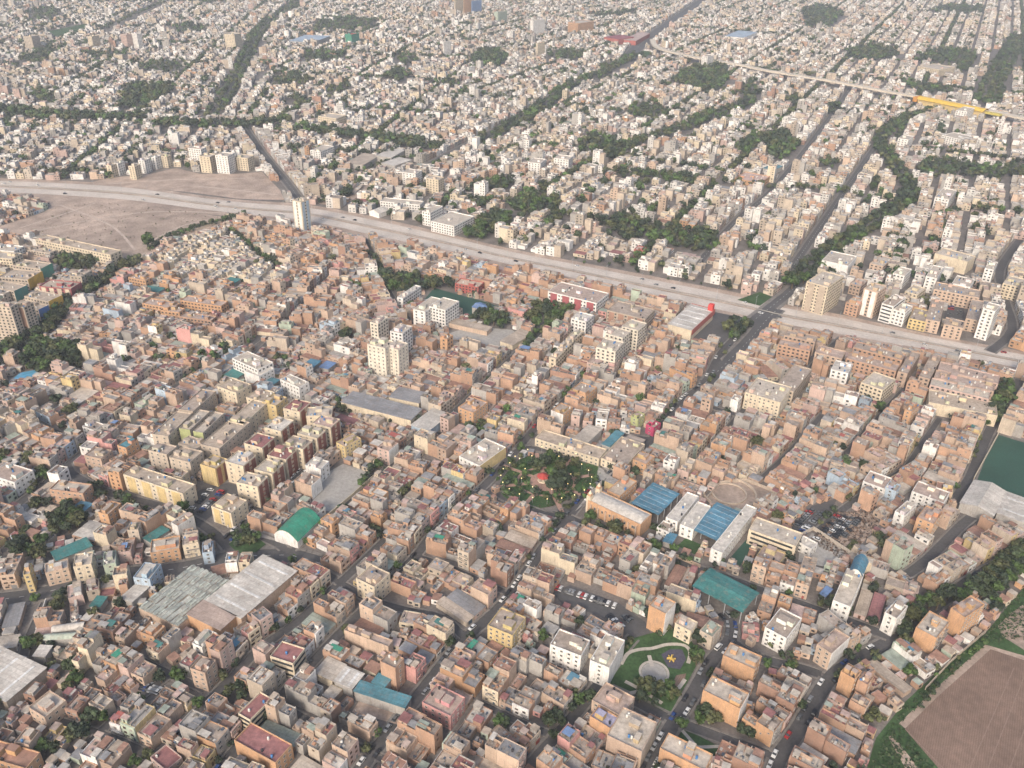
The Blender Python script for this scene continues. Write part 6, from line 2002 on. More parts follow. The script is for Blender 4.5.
def build_house(h):
    r = random.Random(h['k']*31+7)
    wx, wy, Hh, st = h['wx']-.12, h['wy']-.12, h['H'], h['st']
    wc, fc, rc = hcol(h['wall'], h['jit']), hcol(h['face'], 1.0), hcol(h['roof'], r.uniform(.9, 1.1))
    bare = h['wall'] in ('brick', 'palebrick', 'orange', 'redbrick')
    name = 'brick_house' if bare else 'painted_house'
    feats = []
    root = thing(name, '', 'house', (h['x'], h['y'], 0), h['ang'], 'houses of the lower town')
    fr = h['front']
    back = '+x' if fr == '-x' else '-x'
    mb = MB()
    if h['sheet']:
        mb.box(-wx/2, wx/2, -wy/2, wy/2, 0, Hh-.3, wc, 0, False)
        mb.build('wall', M_WALL, root)
        mb = MB()
        corr_roof(mb, wx-.2, wy-.2, Hh-.28, rc, r)
        mb.build('roof', M_SHEET, root)
        feats.append('under a '+RWORD[h['roof']])
    else:
        sg = -1 if fr == '-x' else 1
        vols = []
        if wx > 8.5:
            fx = wx*r.uniform(.42, .66)
            rx = wx-fx-.04
            sr = max(1, st+r.choice([-2, -1, -1, -1, 0, 1 if st < 4 else -1]))
            wr = wy if r.random() < .4 else wy*r.uniform(.55, .8)
            oy_ = r.choice([-1, 1])*(wy-wr)/2
            vols.append((sg*(wx/2-fx/2), 0.0, fx, wy, Hh))
            Hr = sr*2.75+r.uniform(.3, 1.0) if sr != st else Hh-r.uniform(.2, .5)
            vols.append((-sg*(wx/2-rx/2), oy_, rx, wr, Hr))
            h['rear_st'] = sr
        else:
            vols.append((0.0, 0.0, wx, wy, Hh))
            h['rear_st'] = st
        roofs = []
        for q, (ox, oy, vx, vy, hv) in enumerate(vols):
            cv = wc if q == 0 else hcol(r.choice([h['wall'], h['wall'], 'brick', 'palebrick', 'grey']), r.uniform(.85, 1.05))
            zq = shell(mb, vx, vy, hv, r.uniform(.3, .95), cv, .2, 0, ox, oy)
            roofs.append(zq)
            # stubs of columns left standing for the next storey
            if r.random() < .5:
                for ux in (-.5, 0, .5):
                    for uy in (-.5, .5):
                        if r.random() < .8:
                            x_, y_ = ox+ux*(vx-.3), oy+uy*(vy-.3)
                            mb.box(x_-.14, x_+.14, y_-.14, y_+.14, hv-.02, hv+r.uniform(.4, 1.1), (.33, .31, .29))
        mb.build('wall', M_WALL, root)
        for (ox, oy, vx, vy, hv), zq in zip(vols, roofs):
            mb = MB()
            x0, x1 = ox-vx/2+.18, ox+vx/2-.18
            y0, y1 = oy-vy/2+.18, oy+vy/2-.18
            mb.face([(x0, y0, zq), (x1, y0, zq), (x1, y1, zq), (x0, y1, zq)], rc if ox == vols[0][0] else hcol(r.choice(ROOFS), r.uniform(.85, 1.05)))
            # loose stuff lying on the roof: stacks of brick, boards, drying sheets, sheet-covered corners
            for _ in range(r.randint(5, 13)):
                a_, b_ = r.uniform(.15, .7), r.uniform(.2, .8)
                if vx < 2.4 or vy < 2.4:
                    break
                ux, uy = r.uniform(x0+.85, x1-.85), r.uniform(y0+.85, y1-.85)
                cl = r.choice([(.13, .12, .10), (.36, .21, .14), (.42, .40, .37), (.22, .20, .18), (.08, .10, .13), (.28, .25, .22)])
                mb.box(ux-a_, ux+a_, uy-b_, uy+b_, zq, zq+r.uniform(.12, .8), cl)
            # low dividing walls, half-raised rooms without a roof
            for _ in range(r.randint(0, 2)):
                hw = r.uniform(.5, 2.1)
                cl = hcol(r.choice(['brick', 'palebrick', h['wall'], 'grey']), r.uniform(.85, 1.05))
                if r.random() < .5 and vx > 4:
                    ux = ox+r.uniform(-.35, .35)*vx
                    mb.box(ux-.09, ux+.09, y0, y0+(y1-y0)*r.uniform(.4, 1), zq, zq+hw, cl)
                elif vy > 4:
                    uy = oy+r.uniform(-.3, .3)*vy
                    mb.box(x0, x0+(x1-x0)*r.uniform(.4, 1), uy-.09, uy+.09, zq, zq+hw, cl)
            if r.random() < .45 and vx > 3.5 and vy > 3.5:
                a_, b_ = vx*r.uniform(.15, .28), vy*r.uniform(.15, .3)
                ux, uy = ox+r.choice([-1, 1])*(vx/2-a_-.2), oy+r.choice([-1, 1])*(vy/2-b_-.2)
                cl = hcol(r.choice(SHEETS), r.uniform(.8, 1.05))
                mb.box(ux-a_, ux+a_, uy-b_, uy+b_, zq+1.7, zq+1.8, cl, 0, True, True)
                for qx in (-1, 1):
                    for qy in (-1, 1):
                        mb.box(ux+qx*(a_-.1)-.07, ux+qx*(a_-.1)+.07, uy+qy*(b_-.1)-.07, uy+qy*(b_-.1)+.07, zq, zq+1.7, (.25, .24, .22))
            mb.build('roof', M_ROOF, root)
        ox0, _, fx0, _, _ = vols[0]
        zr = roofs[0]
        nrm = r.choices([0, 1, 2], [.2, .5, .3])[0]
        occ = []
        for q in range(nrm):
            if wy < 5 or fx0 < 4.6:
                break
            rx, ry = r.uniform(2.0, max(2.2, fx0*.5)), r.uniform(2.2, wy*.55)
            ex = ox0+(-1 if q == 0 else 1)*(fx0/2-rx/2-.3)
            ey = r.choice([-1, 1])*(wy/2-ry/2-.3)
            hz = r.uniform(1.9, 2.6)
            cl = hcol(r.choice([h['wall'], 'brick', 'grey', 'palebrick', h['face']]), r.uniform(.85, 1.05))
            mb = MB()
            mb.box(ex-rx/2, ex+rx/2, ey-ry/2, ey+ry/2, zr-.02, zr+hz, cl, 0, False)
            # doorway, dark
            mb.box(ex-rx/2-.04, ex-rx/2-.005, ey-.45, ey+.45, zr, zr+1.9, (.05, .045, .04))
            mb.box(ex-.4, ex+.4, ey-ry/2-.04, ey-ry/2-.005, zr+.9, zr+1.8, (.05, .045, .04))
            room = mb.build('roof_room', M_WALL, root)
            mb = MB()
            mb.box(ex-rx/2-.2, ex+rx/2+.2, ey-ry/2-.2, ey+ry/2+.2, zr+hz, zr+hz+.12, hcol(r.choice(SHEETS+['dust', 'pinkdust', 'pale']), r.uniform(.85, 1.1)))
            mb.build('roof', M_ROOF, room)
            occ.append((ex, ey))
        if nrm == 2 and fx0 >= 4.6 and wy >= 5:
            feats.append('with two rooftop rooms')
        elif nrm == 1 and fx0 >= 4.6 and wy >= 5 and r.random() < .5:
            feats.append('with a rooftop room')
        if r.random() < .6:
            tc_ = r.choice(['black', 'blue', 'white', 'black'])
            link('water_tank', TANKS[tc_], root, (ox0+r.uniform(-.36, .36)*fx0, r.uniform(-.35, .35)*wy, zr))
            if not feats:
                feats.append('with a '+tc_+' roof tank')
        if r.random() < .10:
            mb = MB()
            ax, ay = r.uniform(1.2, max(1.4, fx0*.35)), r.uniform(1.3, wy*.35)
            ux, uy = ox0, r.uniform(-.1, .1)*wy
            cn = r.choice(['bluetarp', 'teal', 'red', 'green', 'blue'])
            mb.face([(ux-ax, uy-ay, zr+2.0), (ux+ax, uy-ay, zr+2.2), (ux+ax, uy+ay, zr+2.2), (ux-ax, uy+ay, zr+2.0)], C[cn])
            mb.face([(ux-ax, uy-ay, zr+1.97), (ux-ax, uy+ay, zr+1.97), (ux+ax, uy+ay, zr+2.17), (ux+ax, uy-ay, zr+2.17)], C[cn])
            for qx in (-1, 1):
                for qy in (-1, 1):
                    mb.box(ux+qx*(ax-.1)-.05, ux+qx*(ax-.1)+.05, uy+qy*(ay-.1)-.05, uy+qy*(ay-.1)+.05, zr, zr+1.98, (.3, .3, .3))
            mb.build('awning', M_WALL, root)
            feats = ['with a '+{'bluetarp': 'dull blue', 'teal': 'teal', 'red': 'red', 'green': 'green', 'blue': 'blue'}[cn]+' roof awning']
    vols_of = [] if h['sheet'] else vols
    # painted street front, upper floors jut out over the pavement
    sgn = -1 if fr == '-x' else 1
    mb = MB()
    jut = r.choice([.12, .12, .6]) if st > 1 and not h['sheet'] else .1
    top = Hh-.02 if not h['sheet'] else Hh-.35
    xa, xb = sorted((sgn*(wx/2+.005), sgn*(wx/2+.1)))
    mb.box(xa, xb, -wy/2+.02, wy/2-.02, 0, min(2.7, top), fc)
    if st > 1:
        xa, xb = sorted((sgn*(wx/2+.005), sgn*(wx/2+jut)))
        mb.box(xa, xb, -wy/2+.02, wy/2-.02, 2.75, top, fc, 0, True, True)
    mb.build('facade', M_WALL, root)
    cxs, cys = h['x'], h['y']
    ww = r.choice([1.2, 1.5, 1.8])
    frc = r.choice([0, 0, 1, 2])
    for side in (fr, back):
        if not faces_cam(cxs, cys, h['ang'], side):
            continue
        nw = max(1, int((wy-.6)/2.7))
        for f in range(st if side == fr else (0 if h['sheet'] else min(h.get('rear_st', st), 4))):
            for j in range(nw):
                if side == back and (h['sheet'] or h.get('rear_st', st) < 1):
                    continue
                if side == back and r.random() < .35:
                    continue
                u = (j+.5-nw/2)*(wy-.6)/nw
                if side == back and len(vols_of) > 1 and abs(u-vols_of[1][1]) > vols_of[1][3]/2-.7:
                    continue
                if side == fr and f == 0 and j == nw//2:
                    continue
                z = f*2.75+1.55
                if z+.8 > (top if side == fr else h.get('rear_st', st)*2.75+.2):
                    continue
                pr = 0 if side == back else (.1 if f == 0 else jut)
                p, rr = put_on(side, wx, wy, u, z, pr)
                link('window', window_mesh(ww if side == fr else 1.1, 1.25 if r.random() < .8 else .9, 3 if r.random() < .2 else frc), root, p, rr)
    if faces_cam(cxs, cys, h['ang'], fr):
        mb = MB()
        gar = r.random() < .45
        w_ = 2.6 if gar else 1.1
        mb.box(-w_/2, w_/2, -.05, 0, .05, 2.4 if gar else 2.15, r.choice([(.10, .05, .03), (.2, .2, .2), (.05, .08, .12), (.3, .28, .25), (.25, .06, .05)]))
        nw = max(1, int((wy-.6)/2.7))
        u = (nw//2+.5-nw/2)*(wy-.6)/nw
        p, rr = put_on(fr, wx, wy, u, 0, .1)
        mb.build('garage_door' if gar else 'door', M_DOOR, root, p, rr)
    if st > 1 and not h['sheet'] and r.random() < .4 and faces_cam(cxs, cys, h['ang'], fr):
        for f in range(1, st):
            mb = MB()
            bw = wy*r.choice([.38, .45, .8])
            z = f*2.75
            mb.box(-bw/2, bw/2, -.95, -.005, z, z+.14, fc, 0, True, True)
            mb.box(-bw/2, bw/2, -.95, -.86, z+.14, z+.95, fc if r.random() < .6 else (.2, .19, .18))
            p, rr = put_on(fr, wx, wy, r.choice([-1, 0, 1])*(wy-bw)*.42, 0, jut)
            mb.build('balcony', M_WALL, root, p, rr)
    # bare side walls: one or two small openings
    for side in ('-y', '+y'):
        if st >= 3 and r.random() < .35 and faces_cam(cxs, cys, h['ang'], side):
            for f in range(1, st):
                sgu = (1 if side == '-y' else -1)*(ox0 if not h['sheet'] else 0)
                p, rr = put_on(side, wx, wy, sgu+r.uniform(-.3, .3)*(fx0 if not h['sheet'] else wx), f*2.75+1.7, 0)
                link('window', window_mesh(.8, .8, 1), root, p, rr)
    lab = STW[st]+' '+WORD[h['wall']]+' house'
    if h['face'] != h['wall'] and not feats:
        feats = ['with '+WORD[h['face']]+' street front']
    f = feats[0] if feats else ''
    lab2 = lab+(' '+f if f else '')+', '+h['rel']
    nw_ = lambda t: len(t.replace(',', '').split())
    if nw_(lab2) > 16:
        lab2 = lab+', '+h['rel']
    if nw_(lab2) > 16:
        lab2 = lab.replace('vivid ', '').replace(' concrete', '')+', '+h['rel'].replace(' side of the', ' side of')
    if nw_(lab2) > 16:
        lab2 = STW[st]+' '+WORD[h['wall']].split()[-1]+' house, '+h['rel'].replace(' side of the', ' side of')
    root['label'] = lab2


for h in NEAR:
    build_house(h)
print('near houses', round(time.time()-T0, 1))

# ------------------------------------------------------------------ the rest of the houses: one mass


class Bulk:
    def __init__(s):
        s.b = []   # cx cy z0 hx hy h ang col topcol
        s.q = []   # px py pz tx ty hw hh

    def box(s, cx, cy, z0, z1, hx, hy, ang, col, top):
        s.b.append((cx, cy, z0, z1, hx, hy, ang, *col, *top))

    def mesh(s, name, mats):
        a = np.array(s.b, np.float64)
        n = len(a)
        c, s_ = np.cos(a[:, 6]), np.sin(a[:, 6])
        co = np.empty((n, 8, 3))
        for i, (ux, uy) in enumerate(((-1, -1), (1, -1), (1, 1), (-1, 1))):
            x, y = ux*a[:, 4], uy*a[:, 5]
            co[:, i, 0] = co[:, i+4, 0] = a[:, 0]+c*x-s_*y
            co[:, i, 1] = co[:, i+4, 1] = a[:, 1]+s_*x+c*y
            co[:, i, 2] = a[:, 2]
            co[:, i+4, 2] = a[:, 3]
        fidx = np.array([(0, 1, 5, 4), (1, 2, 6, 5), (2, 3, 7, 6), (3, 0, 4, 7), (4, 5, 6, 7)])
        faces = (np.arange(n)[:, None, None]*8+fidx[None]).reshape(-1, 4)
        cols = np.ones((n, 5, 4), np.float32)
        cols[:, :4, :3] = a[:, None, 7:10]
        cols[:, 4, :3] = a[:, 10:13]
        mi = np.zeros((n, 5), np.int32)
        mi[:, 4] = 1
        v = co.reshape(-1, 3)
        cols = cols.reshape(-1, 4)
        mi = mi.ravel()
        if s.q:
            q = np.array(s.q, np.float64)
            m = len(q)
            qc = np.empty((m, 4, 3))
            for i, (u, w) in enumerate(((-1, -1), (1, -1), (1, 1), (-1, 1))):
                qc[:, i, 0] = q[:, 0]+q[:, 3]*u*q[:, 5]
                qc[:, i, 1] = q[:, 1]+q[:, 4]*u*q[:, 5]
                qc[:, i, 2] = q[:, 2]+w*q[:, 6]
            faces = np.concatenate([faces, (len(v)+np.arange(m)[:, None]*4+np.arange(4)[None])])
            v = np.concatenate([v, qc.reshape(-1, 3)])
            cols = np.concatenate([cols, np.full((m, 4), .04, np.float32)])
            mi = np.concatenate([mi, np.full(m, 2, np.int32)])
        return np_mesh(name, v, faces, cols, mi, mats)


def np_mesh(name, v, faces, cols, mi, mats):
    me = bpy.data.meshes.new(name)
    k = faces.shape[1]
    me.vertices.add(len(v))
    me.vertices.foreach_set('co', np.ascontiguousarray(v, np.float32).ravel())
    me.loops.add(faces.size)
    me.loops.foreach_set('vertex_index', faces.astype(np.int32).ravel())
    me.polygons.add(len(faces))
    me.polygons.foreach_set('loop_start', (np.arange(len(faces))*k).astype(np.int32))
    me.polygons.foreach_set('loop_total', np.full(len(faces), k, np.int32))
    for m in mats:
        me.materials.append(m)
    if mi is not None:
        me.polygons.foreach_set('material_index', mi.astype(np.int32))
    me.update()
    at = me.attributes.new('Col', 'FLOAT_COLOR', 'FACE')
    at.data.foreach_set('color', np.ascontiguousarray(cols, np.float32).ravel())
    me.validate()
    me.shade_flat()
    return me


bk_ = Bulk()
for h in H:
    if h['k'] in nearset:
        continue
    r = random.Random(h['k']*17+1)
    x, y, wx, wy, ang, Hh = h['x'], h['y'], h['wx']/2-.06, h['wy']/2-.06, h['ang'], h['H']
    wc, fc, rc = hcol(h['wall'], h['jit']), hcol(h['face'], 1.0), hcol(h['roof'], r.uniform(.85, 1.1))
    c, s_ = math.cos(ang), math.sin(ang)
    dist = h['dist']
    zt = Hh
    mid = dist < 900
    fine = dist < 1300
    par = 0 if h['sheet'] else r.uniform(.3, .9)
    zr = Hh-par
    fs = -1 if h['front'] == '-x' else 1

    def sub(ux, uy, hx, hy, z0, z1, col, top):
        bk_.box(x+c*ux-s_*uy, y+s_*ux+c*uy, z0, z1, hx, hy, ang, col, top)
    vols = [(0.0, 0.0, wx, wy, Hh)]
    if wx > 4.2 and not h['sheet']:
        fx = wx*r.uniform(.42, .68)
        rx = wx-fx-.02
        sr = max(1, h['st']+r.choice([-2, -1, -1, -1, 0, 1 if h['st'] < 4 else -1]))
        wr = wy if r.random() < .4 else wy*r.uniform(.55, .8)
        vols = [(fs*(wx-fx), 0.0, fx, wy, Hh), (-fs*(wx-rx), r.choice([-1, 1])*(wy-wr), rx, wr, sr*2.75+r.uniform(.3, .9) if sr != h['st'] else Hh-.3)]
    for q, (ox, oy, vx, vy, hv) in enumerate(vols):
        cv = wc if q == 0 else hcol(r.choice([h['wall'], h['wall'], 'grey', 'brick' if not h['far'] else 'beige', h['face']]), r.uniform(.85, 1.08))
        rv = rc if q == 0 else hcol(r.choice(ROOFS if not h['far'] else ROOF_N), r.uniform(.85, 1.1))
        sub(ox, oy, vx, vy, 0, hv-par, cv, rv)
        if par and fine:
            t = .12
            for ux, uy, hx, hy in ((-vx+t, 0, t, vy), (vx-t, 0, t, vy), (0, -vy+t, vx-2*t, t), (0, vy-t, vx-2*t, t)):
                sub(ox+ux, oy+uy, hx, hy, hv-par-.1, hv, cv, cv)
    ox0, _, fx0, _, _ = vols[0]
    fs = -1 if h['front'] == '-x' else 1
    if h['face'] != h['wall']:
        sub(fs*(wx+.08), 0, .08, wy-.03, 0, Hh-.02, fc, fc)
    if not h['sheet']:
        for q in range(r.choices([0, 1, 2, 3], [.15, .4, .3, .15])[0]):
            hx, hy = r.uniform(.9, max(1.0, fx0*.55)), r.uniform(1.0, max(1.1, wy*.6))
            ux, uy = ox0+r.uniform(-1, 1)*max(0, fx0-hx-.3), r.uniform(-1, 1)*max(0, wy-hy-.3)
            cl = hcol(r.choice([h['wall'], h['face'], 'grey' if not h['far'] else 'white', h['wall']]), r.uniform(.8, 1.08))
            sub(ux, uy, hx, hy, zr-.05, zr+r.uniform(1.8, 2.7), cl, hcol(r.choice(ROOFS if not h['far'] else ROOF_N), r.uniform(.85, 1.1)))
        if fine:
            if dist < 800:
                for q in range(r.randint(0, 2)):
                    cl = hcol(r.choice(['brick', 'palebrick', h['wall'], 'grey']), r.uniform(.85, 1.05))
                    if r.random() < .5:
                        sub(ox0+r.uniform(-.6, .6)*fx0, 0, .1, wy*.95, zr-.02, zr+r.uniform(.5, 2.0), cl, cl)
                    else:
                        sub(ox0, r.uniform(-.6, .6)*wy, fx0*.95, .1, zr-.02, zr+r.uniform(.5, 2.0), cl, cl)
            for q in range(r.randint(2, 6)):
                a_, b_ = r.uniform(.25, .9), r.uniform(.25, .9)
                sub(ox0+r.uniform(-.7, .7)*fx0, r.uniform(-.8, .8)*wy, a_, b_, zr-.02, zr+r.uniform(.3, 1.5), r.choice([(.10, .10, .11), (.45, .43, .4), (.2, .17, .15), (.42, .22, .13), (.13, .2, .3)]), (.25, .22, .2))
    # openings
    ch = lambda nx, ny: (c*nx-s_*ny)*-x+(s_*nx+c*ny)*-y > 0
    for nx, ny, ln_, hd in ((1, 0, wy, wx), (-1, 0, wy, wx), (0, 1, wx, wy), (0, -1, wx, wy)):
        if not ch(nx, ny):
            continue
        blind = nx == 0 and not h['far']
        if blind and r.random() < .8:
            continue
        n = max(1, int(2*ln_/3.2))
        ex = .17 if (nx == fs and h['face'] != h['wall']) else .03
        wn_x, wn_y = c*nx-s_*ny, s_*nx+c*ny
        tx, ty = -wn_y, wn_x
        if nx == -fs and len(vols) > 1:
            continue
        for f in range(h['st']):
            for j in range(n):
                if r.random() < .22:
                    continue
                u = (j+.5-n/2)*2*ln_/n
                if ny and abs((-ny)*u-ox0) > fx0-.7:
                    continue
                z = f*2.75+1.55
                if z > zr-.5:
                    continue
                bk_.q.append((x+wn_x*(hd+ex)+tx*u, y+wn_y*(hd+ex)+ty*u, z, tx, ty, r.uniform(.5, .95), r.uniform(.5, .75)))
me = bk_.mesh('distant_houses', [M_WALL, M_ROOF, M_GLASS])
o = link('distant_houses', me)
o['kind'] = 'stuff'
o['label'] = 'mass of flat-roofed houses filling the town up to the top of the view'
print('bulk', len(bk_.b), len(bk_.q), round(time.time()-T0, 1))

# ------------------------------------------------------------------ trees
GREENS = [((.038, .054, .027), 'dark green'), ((.055, .092, .028), 'green'), ((.070, .078, .034), 'olive'), ((.030, .043, .026), 'very dark green')]


def icos():
    p = (1+5**.5)/2
    v = np.array([(-1, p, 0), (1, p, 0), (-1, -p, 0), (1, -p, 0), (0, -1, p), (0, 1, p), (0, -1, -p), (0, 1, -p), (p, 0, -1), (p, 0, 1), (-p, 0, -1), (-p, 0, 1)], float)
    v /= np.linalg.norm(v[0])
    f = np.array([(0, 11, 5), (0, 5, 1), (0, 1, 7), (0, 7, 10), (0, 10, 11), (1, 5, 9), (5, 11, 4), (11, 10, 2), (10, 7, 6), (7, 1, 8), (3, 9, 4), (3, 4, 2), (3, 2, 6), (3, 6, 8), (3, 8, 9), (4, 9, 5), (2, 4, 11), (6, 2, 10), (8, 6, 7), (9, 8, 1)])
    return v, f


IV, IF = icos()


def crown_mesh(seed, green, n=420):
    g = np.random.default_rng(seed)
    # clumps inside the unit crown, leaf faces spread over each clump
    nc = 15
    cl = g.normal(size=(nc, 3))
    cl /= np.linalg.norm(cl, axis=1)[:, None]
    cl *= g.uniform(.25, .78, (nc, 1))
    cl[:, 2] *= .8
    cr_ = g.uniform(.26, .44, nc)
    ctone = g.uniform(.7, 1.35, nc)
    k = g.integers(0, nc, n)
    dirs = g.normal(size=(n, 3))
    dirs /= np.linalg.norm(dirs, axis=1)[:, None]
    ctr = cl[k]+dirs*cr_[k, None]*g.uniform(.6, 1.1, (n, 1))
    nor = dirs+g.normal(size=(n, 3))*.6
    nor /= np.linalg.norm(nor, axis=1)[:, None]
    t = np.cross(nor, g.normal(size=(n, 3)))
    t /= np.linalg.norm(t, axis=1)[:, None]
    b_ = np.cross(nor, t)
    sz = g.uniform(.09, .19, (n, 1))
    v = np.stack([ctr-t*sz-b_*sz*.7, ctr+t*sz-b_*sz*.7, ctr+t*sz+b_*sz*.7, ctr-t*sz+b_*sz*.7], 1).reshape(-1, 3)
    f = (np.arange(n)[:, None]*4+np.arange(4)[None])
    col = np.ones((n, 4), np.float32)
    col[:, :3] = np.array(green)[None]*(ctone[k]*g.uniform(.75, 1.25, n))[:, None]
    # inner body of the clumps
    iv, ifc, ic = [], [], []
    for j in range(nc):
        vv = IV*cr_[j]*.82*g.uniform(.8, 1.15, (12, 1))+cl[j]
        for tri in IF:
            iv.append(vv[tri[0]]); iv.append(vv[tri[1]]); iv.append(vv[tri[2]]); iv.append(vv[tri[2]])
            ic.append(np.array(green)*ctone[j])
    iv = np.array(iv)
    # triangles as their own faces
    me = bpy.data.meshes.new('crown')
    allv = [tuple(p) for p in v]
    faces = [tuple(q) for q in f]
    base = len(allv)
    for j in range(len(iv)//4):
        allv.extend(tuple(p) for p in iv[j*4:j*4+3])
        faces.append((base+j*3, base+j*3+1, base+j*3+2))
    me.from_pydata(allv, [], faces)
    me.materials.append(M_LEAF)
    cc_ = np.ones((len(faces), 4), np.float32)
    cc_[:n] = col
    cc_[n:, :3] = np.array(ic)
    at = me.attributes.new('Col', 'FLOAT_COLOR', 'FACE')
    at.data.foreach_set('color', cc_.ravel())
    return me


CROWNS = [(crown_mesh(100+i, GREENS[i % 4][0]), GREENS[i % 4][1]) for i in range(12)]
tm = MB()
tm.tube(0, 0, 0, .55, .055, .035, 7, (.1, .08, .05), 0, False)
for a_ in (0.3, 2.3, 4.4):
    # limbs
    n0 = len(tm.v)
    for zz, rr, rad in ((.42, 0.0, .03), (.68, .17, .014)):
        for i in range(5):
            b_ = 2*math.pi*i/5
            tm.v.append((rr*math.cos(a_)+rad*math.cos(b_), rr*math.sin(a_)+rad*math.sin(b_), zz))
    for i in range(5):
        j = (i+1) % 5
        tm.f.append((n0+i, n0+j, n0+5+j, n0+5+i)); tm.c.append((.1, .08, .05)); tm.m.append(0)
TRUNK = tm.mesh('trunk', [M_BARK])

TA = np.array([(t[0], t[1], t[2], t[3]) for t in TREES])
tpx, tpy = proj(TA[:, 0], TA[:, 1], TA[:, 2]*.6)
tsz = TA[:, 3]/np.hypot(np.hypot(TA[:, 0], TA[:, 1]), CAM_H)
vis = (tpx > -6) & (tpx < 1030) & (tpy > -5) & (tpy < 772)
order = [i for i in np.argsort(-tsz) if vis[i]]
NT = set(order[:300])
zcount = {}
for i in order[:300]:
    x, y, h, cr_, zi = TREES[i]
    cm, word = CROWNS[i % 12]
    sizew = 'small' if h < 5.2 else ('tall' if h > 9 else 'rounded')
    key = (zi, sizew, word)
    zcount.setdefault(key, []).append((i, cm))
for (zi, sizew, word), lst in zcount.items():
    desc, grp = ZONES[zi]
    for n, (i, cm) in enumerate(lst):
        x, y, h, cr_, _ = TREES[i]
        lab = '%s %s tree %s' % (sizew, word, desc)
        r_ = thing('broadleaf_tree', lab, 'tree', (x, y, 0), RNG.uniform(0, 6.28), grp)
        tr = link('trunk', TRUNK, r_)
        tr.scale = (h, h, h)
        c_ = link('crown', cm, r_, (0, 0, h*.62))
        c_.scale = (cr_*1.12, cr_*1.12, max(h*.42, cr_*.8))
# all other trees as one mass
rest = [i for i in range(len(TREES)) if i not in NT and in_px(TREES[i][0], TREES[i][1], 60)]
vs, fs, cs = [], [], []
g = NPR
base = 0
for i in rest:
    x, y, h, cr_, zi = TREES[i]
    dist = math.hypot(x, y, CAM_H)
    gcol = np.array(GREENS[int(g.integers(0, 4))][0])*g.uniform(.75, 1.35)
    nl = 34 if dist < 1200 else 18
    nb_ = 3
    for j in range(nb_):
        cen = np.array([x, y, h*.6])+g.normal(size=3)*np.array([cr_, cr_, h*.3])*.38
        vv = IV*np.array([cr_, cr_, h*.36])*.62*g.uniform(.75, 1.2, (12, 1))+cen
        tone = g.uniform(.6, 1.45)
        vs.append(vv[IF].reshape(-1, 3)); cs.append(np.tile(gcol*tone, (20, 1)))
    d = g.normal(size=(nl, 3))
    d /= np.linalg.norm(d, axis=1)[:, None]
    ctr = np.array([x, y, h*.6])+d*np.array([cr_, cr_, h*.4])*g.uniform(.7, 1.08, (nl, 1))
    nor = d+g.normal(size=(nl, 3))*.5
    t = np.cross(nor, g.normal(size=(nl, 3)))
    t /= np.linalg.norm(t, axis=1)[:, None]+1e-9
    b_ = np.cross(nor, t)
    b_ /= np.linalg.norm(b_, axis=1)[:, None]+1e-9
    sz = g.uniform(.16, .34, (nl, 1))*cr_
    tri = np.stack([ctr-t*sz-b_*sz, ctr+t*sz-b_*sz, ctr+b_*sz*1.2], 1).reshape(-1, 3)
    vs.append(tri)
    cs.append(gcol*g.uniform(.7, 1.3, (nl, 1)))
v = np.concatenate(vs)
cl = np.ones((len(v)//3, 4), np.float32)
cl[:, :3] = np.concatenate(cs)
me = np_mesh('distant_trees', v, np.arange(len(v)).reshape(-1, 3), cl, None, [M_LEAF])
o = link('distant_trees', me)
o['kind'] = 'stuff'
o['label'] = 'mass of dark tree crowns in squares and along avenues of the far town'
print('trees', len(TREES), len(rest), round(time.time()-T0, 1))


def undergrowth(name, poly, n, lo, hi, lab, greens):
    p = np.array(poly)
    x = NPR.uniform(p[:, 0].min(), p[:, 0].max(), n)
    y = NPR.uniform(p[:, 1].min(), p[:, 1].max(), n)
    ins = np.zeros(n, bool)
    for i in range(len(p)):
        ax, ay = p[i]
        bx, by = p[(i+1) % len(p)]
        if ay != by:
            ins ^= ((ay > y) != (by > y)) & (x < (bx-ax)*(y-ay)/(by-ay)+ax)
    x, y = x[ins], y[ins]
    n = len(x)
    s_ = NPR.uniform(lo, hi, n)
    nor = NPR.normal(size=(n, 3))*.6+np.array([0, 0, 1])
    t = np.cross(nor, NPR.normal(size=(n, 3)))
    t /= np.linalg.norm(t, axis=1)[:, None]
    b_ = np.cross(nor, t)
    b_ /= np.linalg.norm(b_, axis=1)[:, None]
    ctr = np.stack([x, y, s_*NPR.uniform(.5, 1.4, n)], 1)
    tri = np.stack([ctr-(t+b_*.6)*s_[:, None], ctr+(t-b_*.6)*s_[:, None], ctr+b_*s_[:, None]], 1).reshape(-1, 3)
    cl = np.ones((n, 4), np.float32)
    cl[:, :3] = np.array(greens)[NPR.integers(0, len(greens), n)]*NPR.uniform(.7, 1.3, (n, 1))
    me = np_mesh(name, tri, np.arange(n*3).reshape(-1, 3), cl, None, [M_LEAF])
    o = link(name, me)
    o['kind'] = 'stuff'
    o['label'] = lab


undergrowth('undergrowth', GL([(870, 768), (885, 735), (905, 708), (935, 678), (985, 636), (1003, 612), (1026, 586), (1060, 560), (1060, 640), (1012, 640), (988, 645), (936, 690), (900, 724), (935, 770), (900, 800)]), 30000, .25, .8, 'rank green undergrowth on the verge beside the ploughed field', [(.04, .075, .026), (.032, .055, .022), (.055, .075, .034)])
undergrowth('undergrowth', PLAZA, 9000, .15, .4, 'green and reddish ground cover in the round plaza beds', [(.07, .16, .035), (.06, .12, .03), (.075, .15, .04), (.15, .045, .045)])
undergrowth('undergrowth', GL([(622, 682), (632, 655), (648, 652), (668, 650), (660, 640), (640, 645), (618, 665)]), 3500, .12, .3, 'green ground cover on the playground park lawn', [(.05, .10, .035), (.06, .11, .04)])

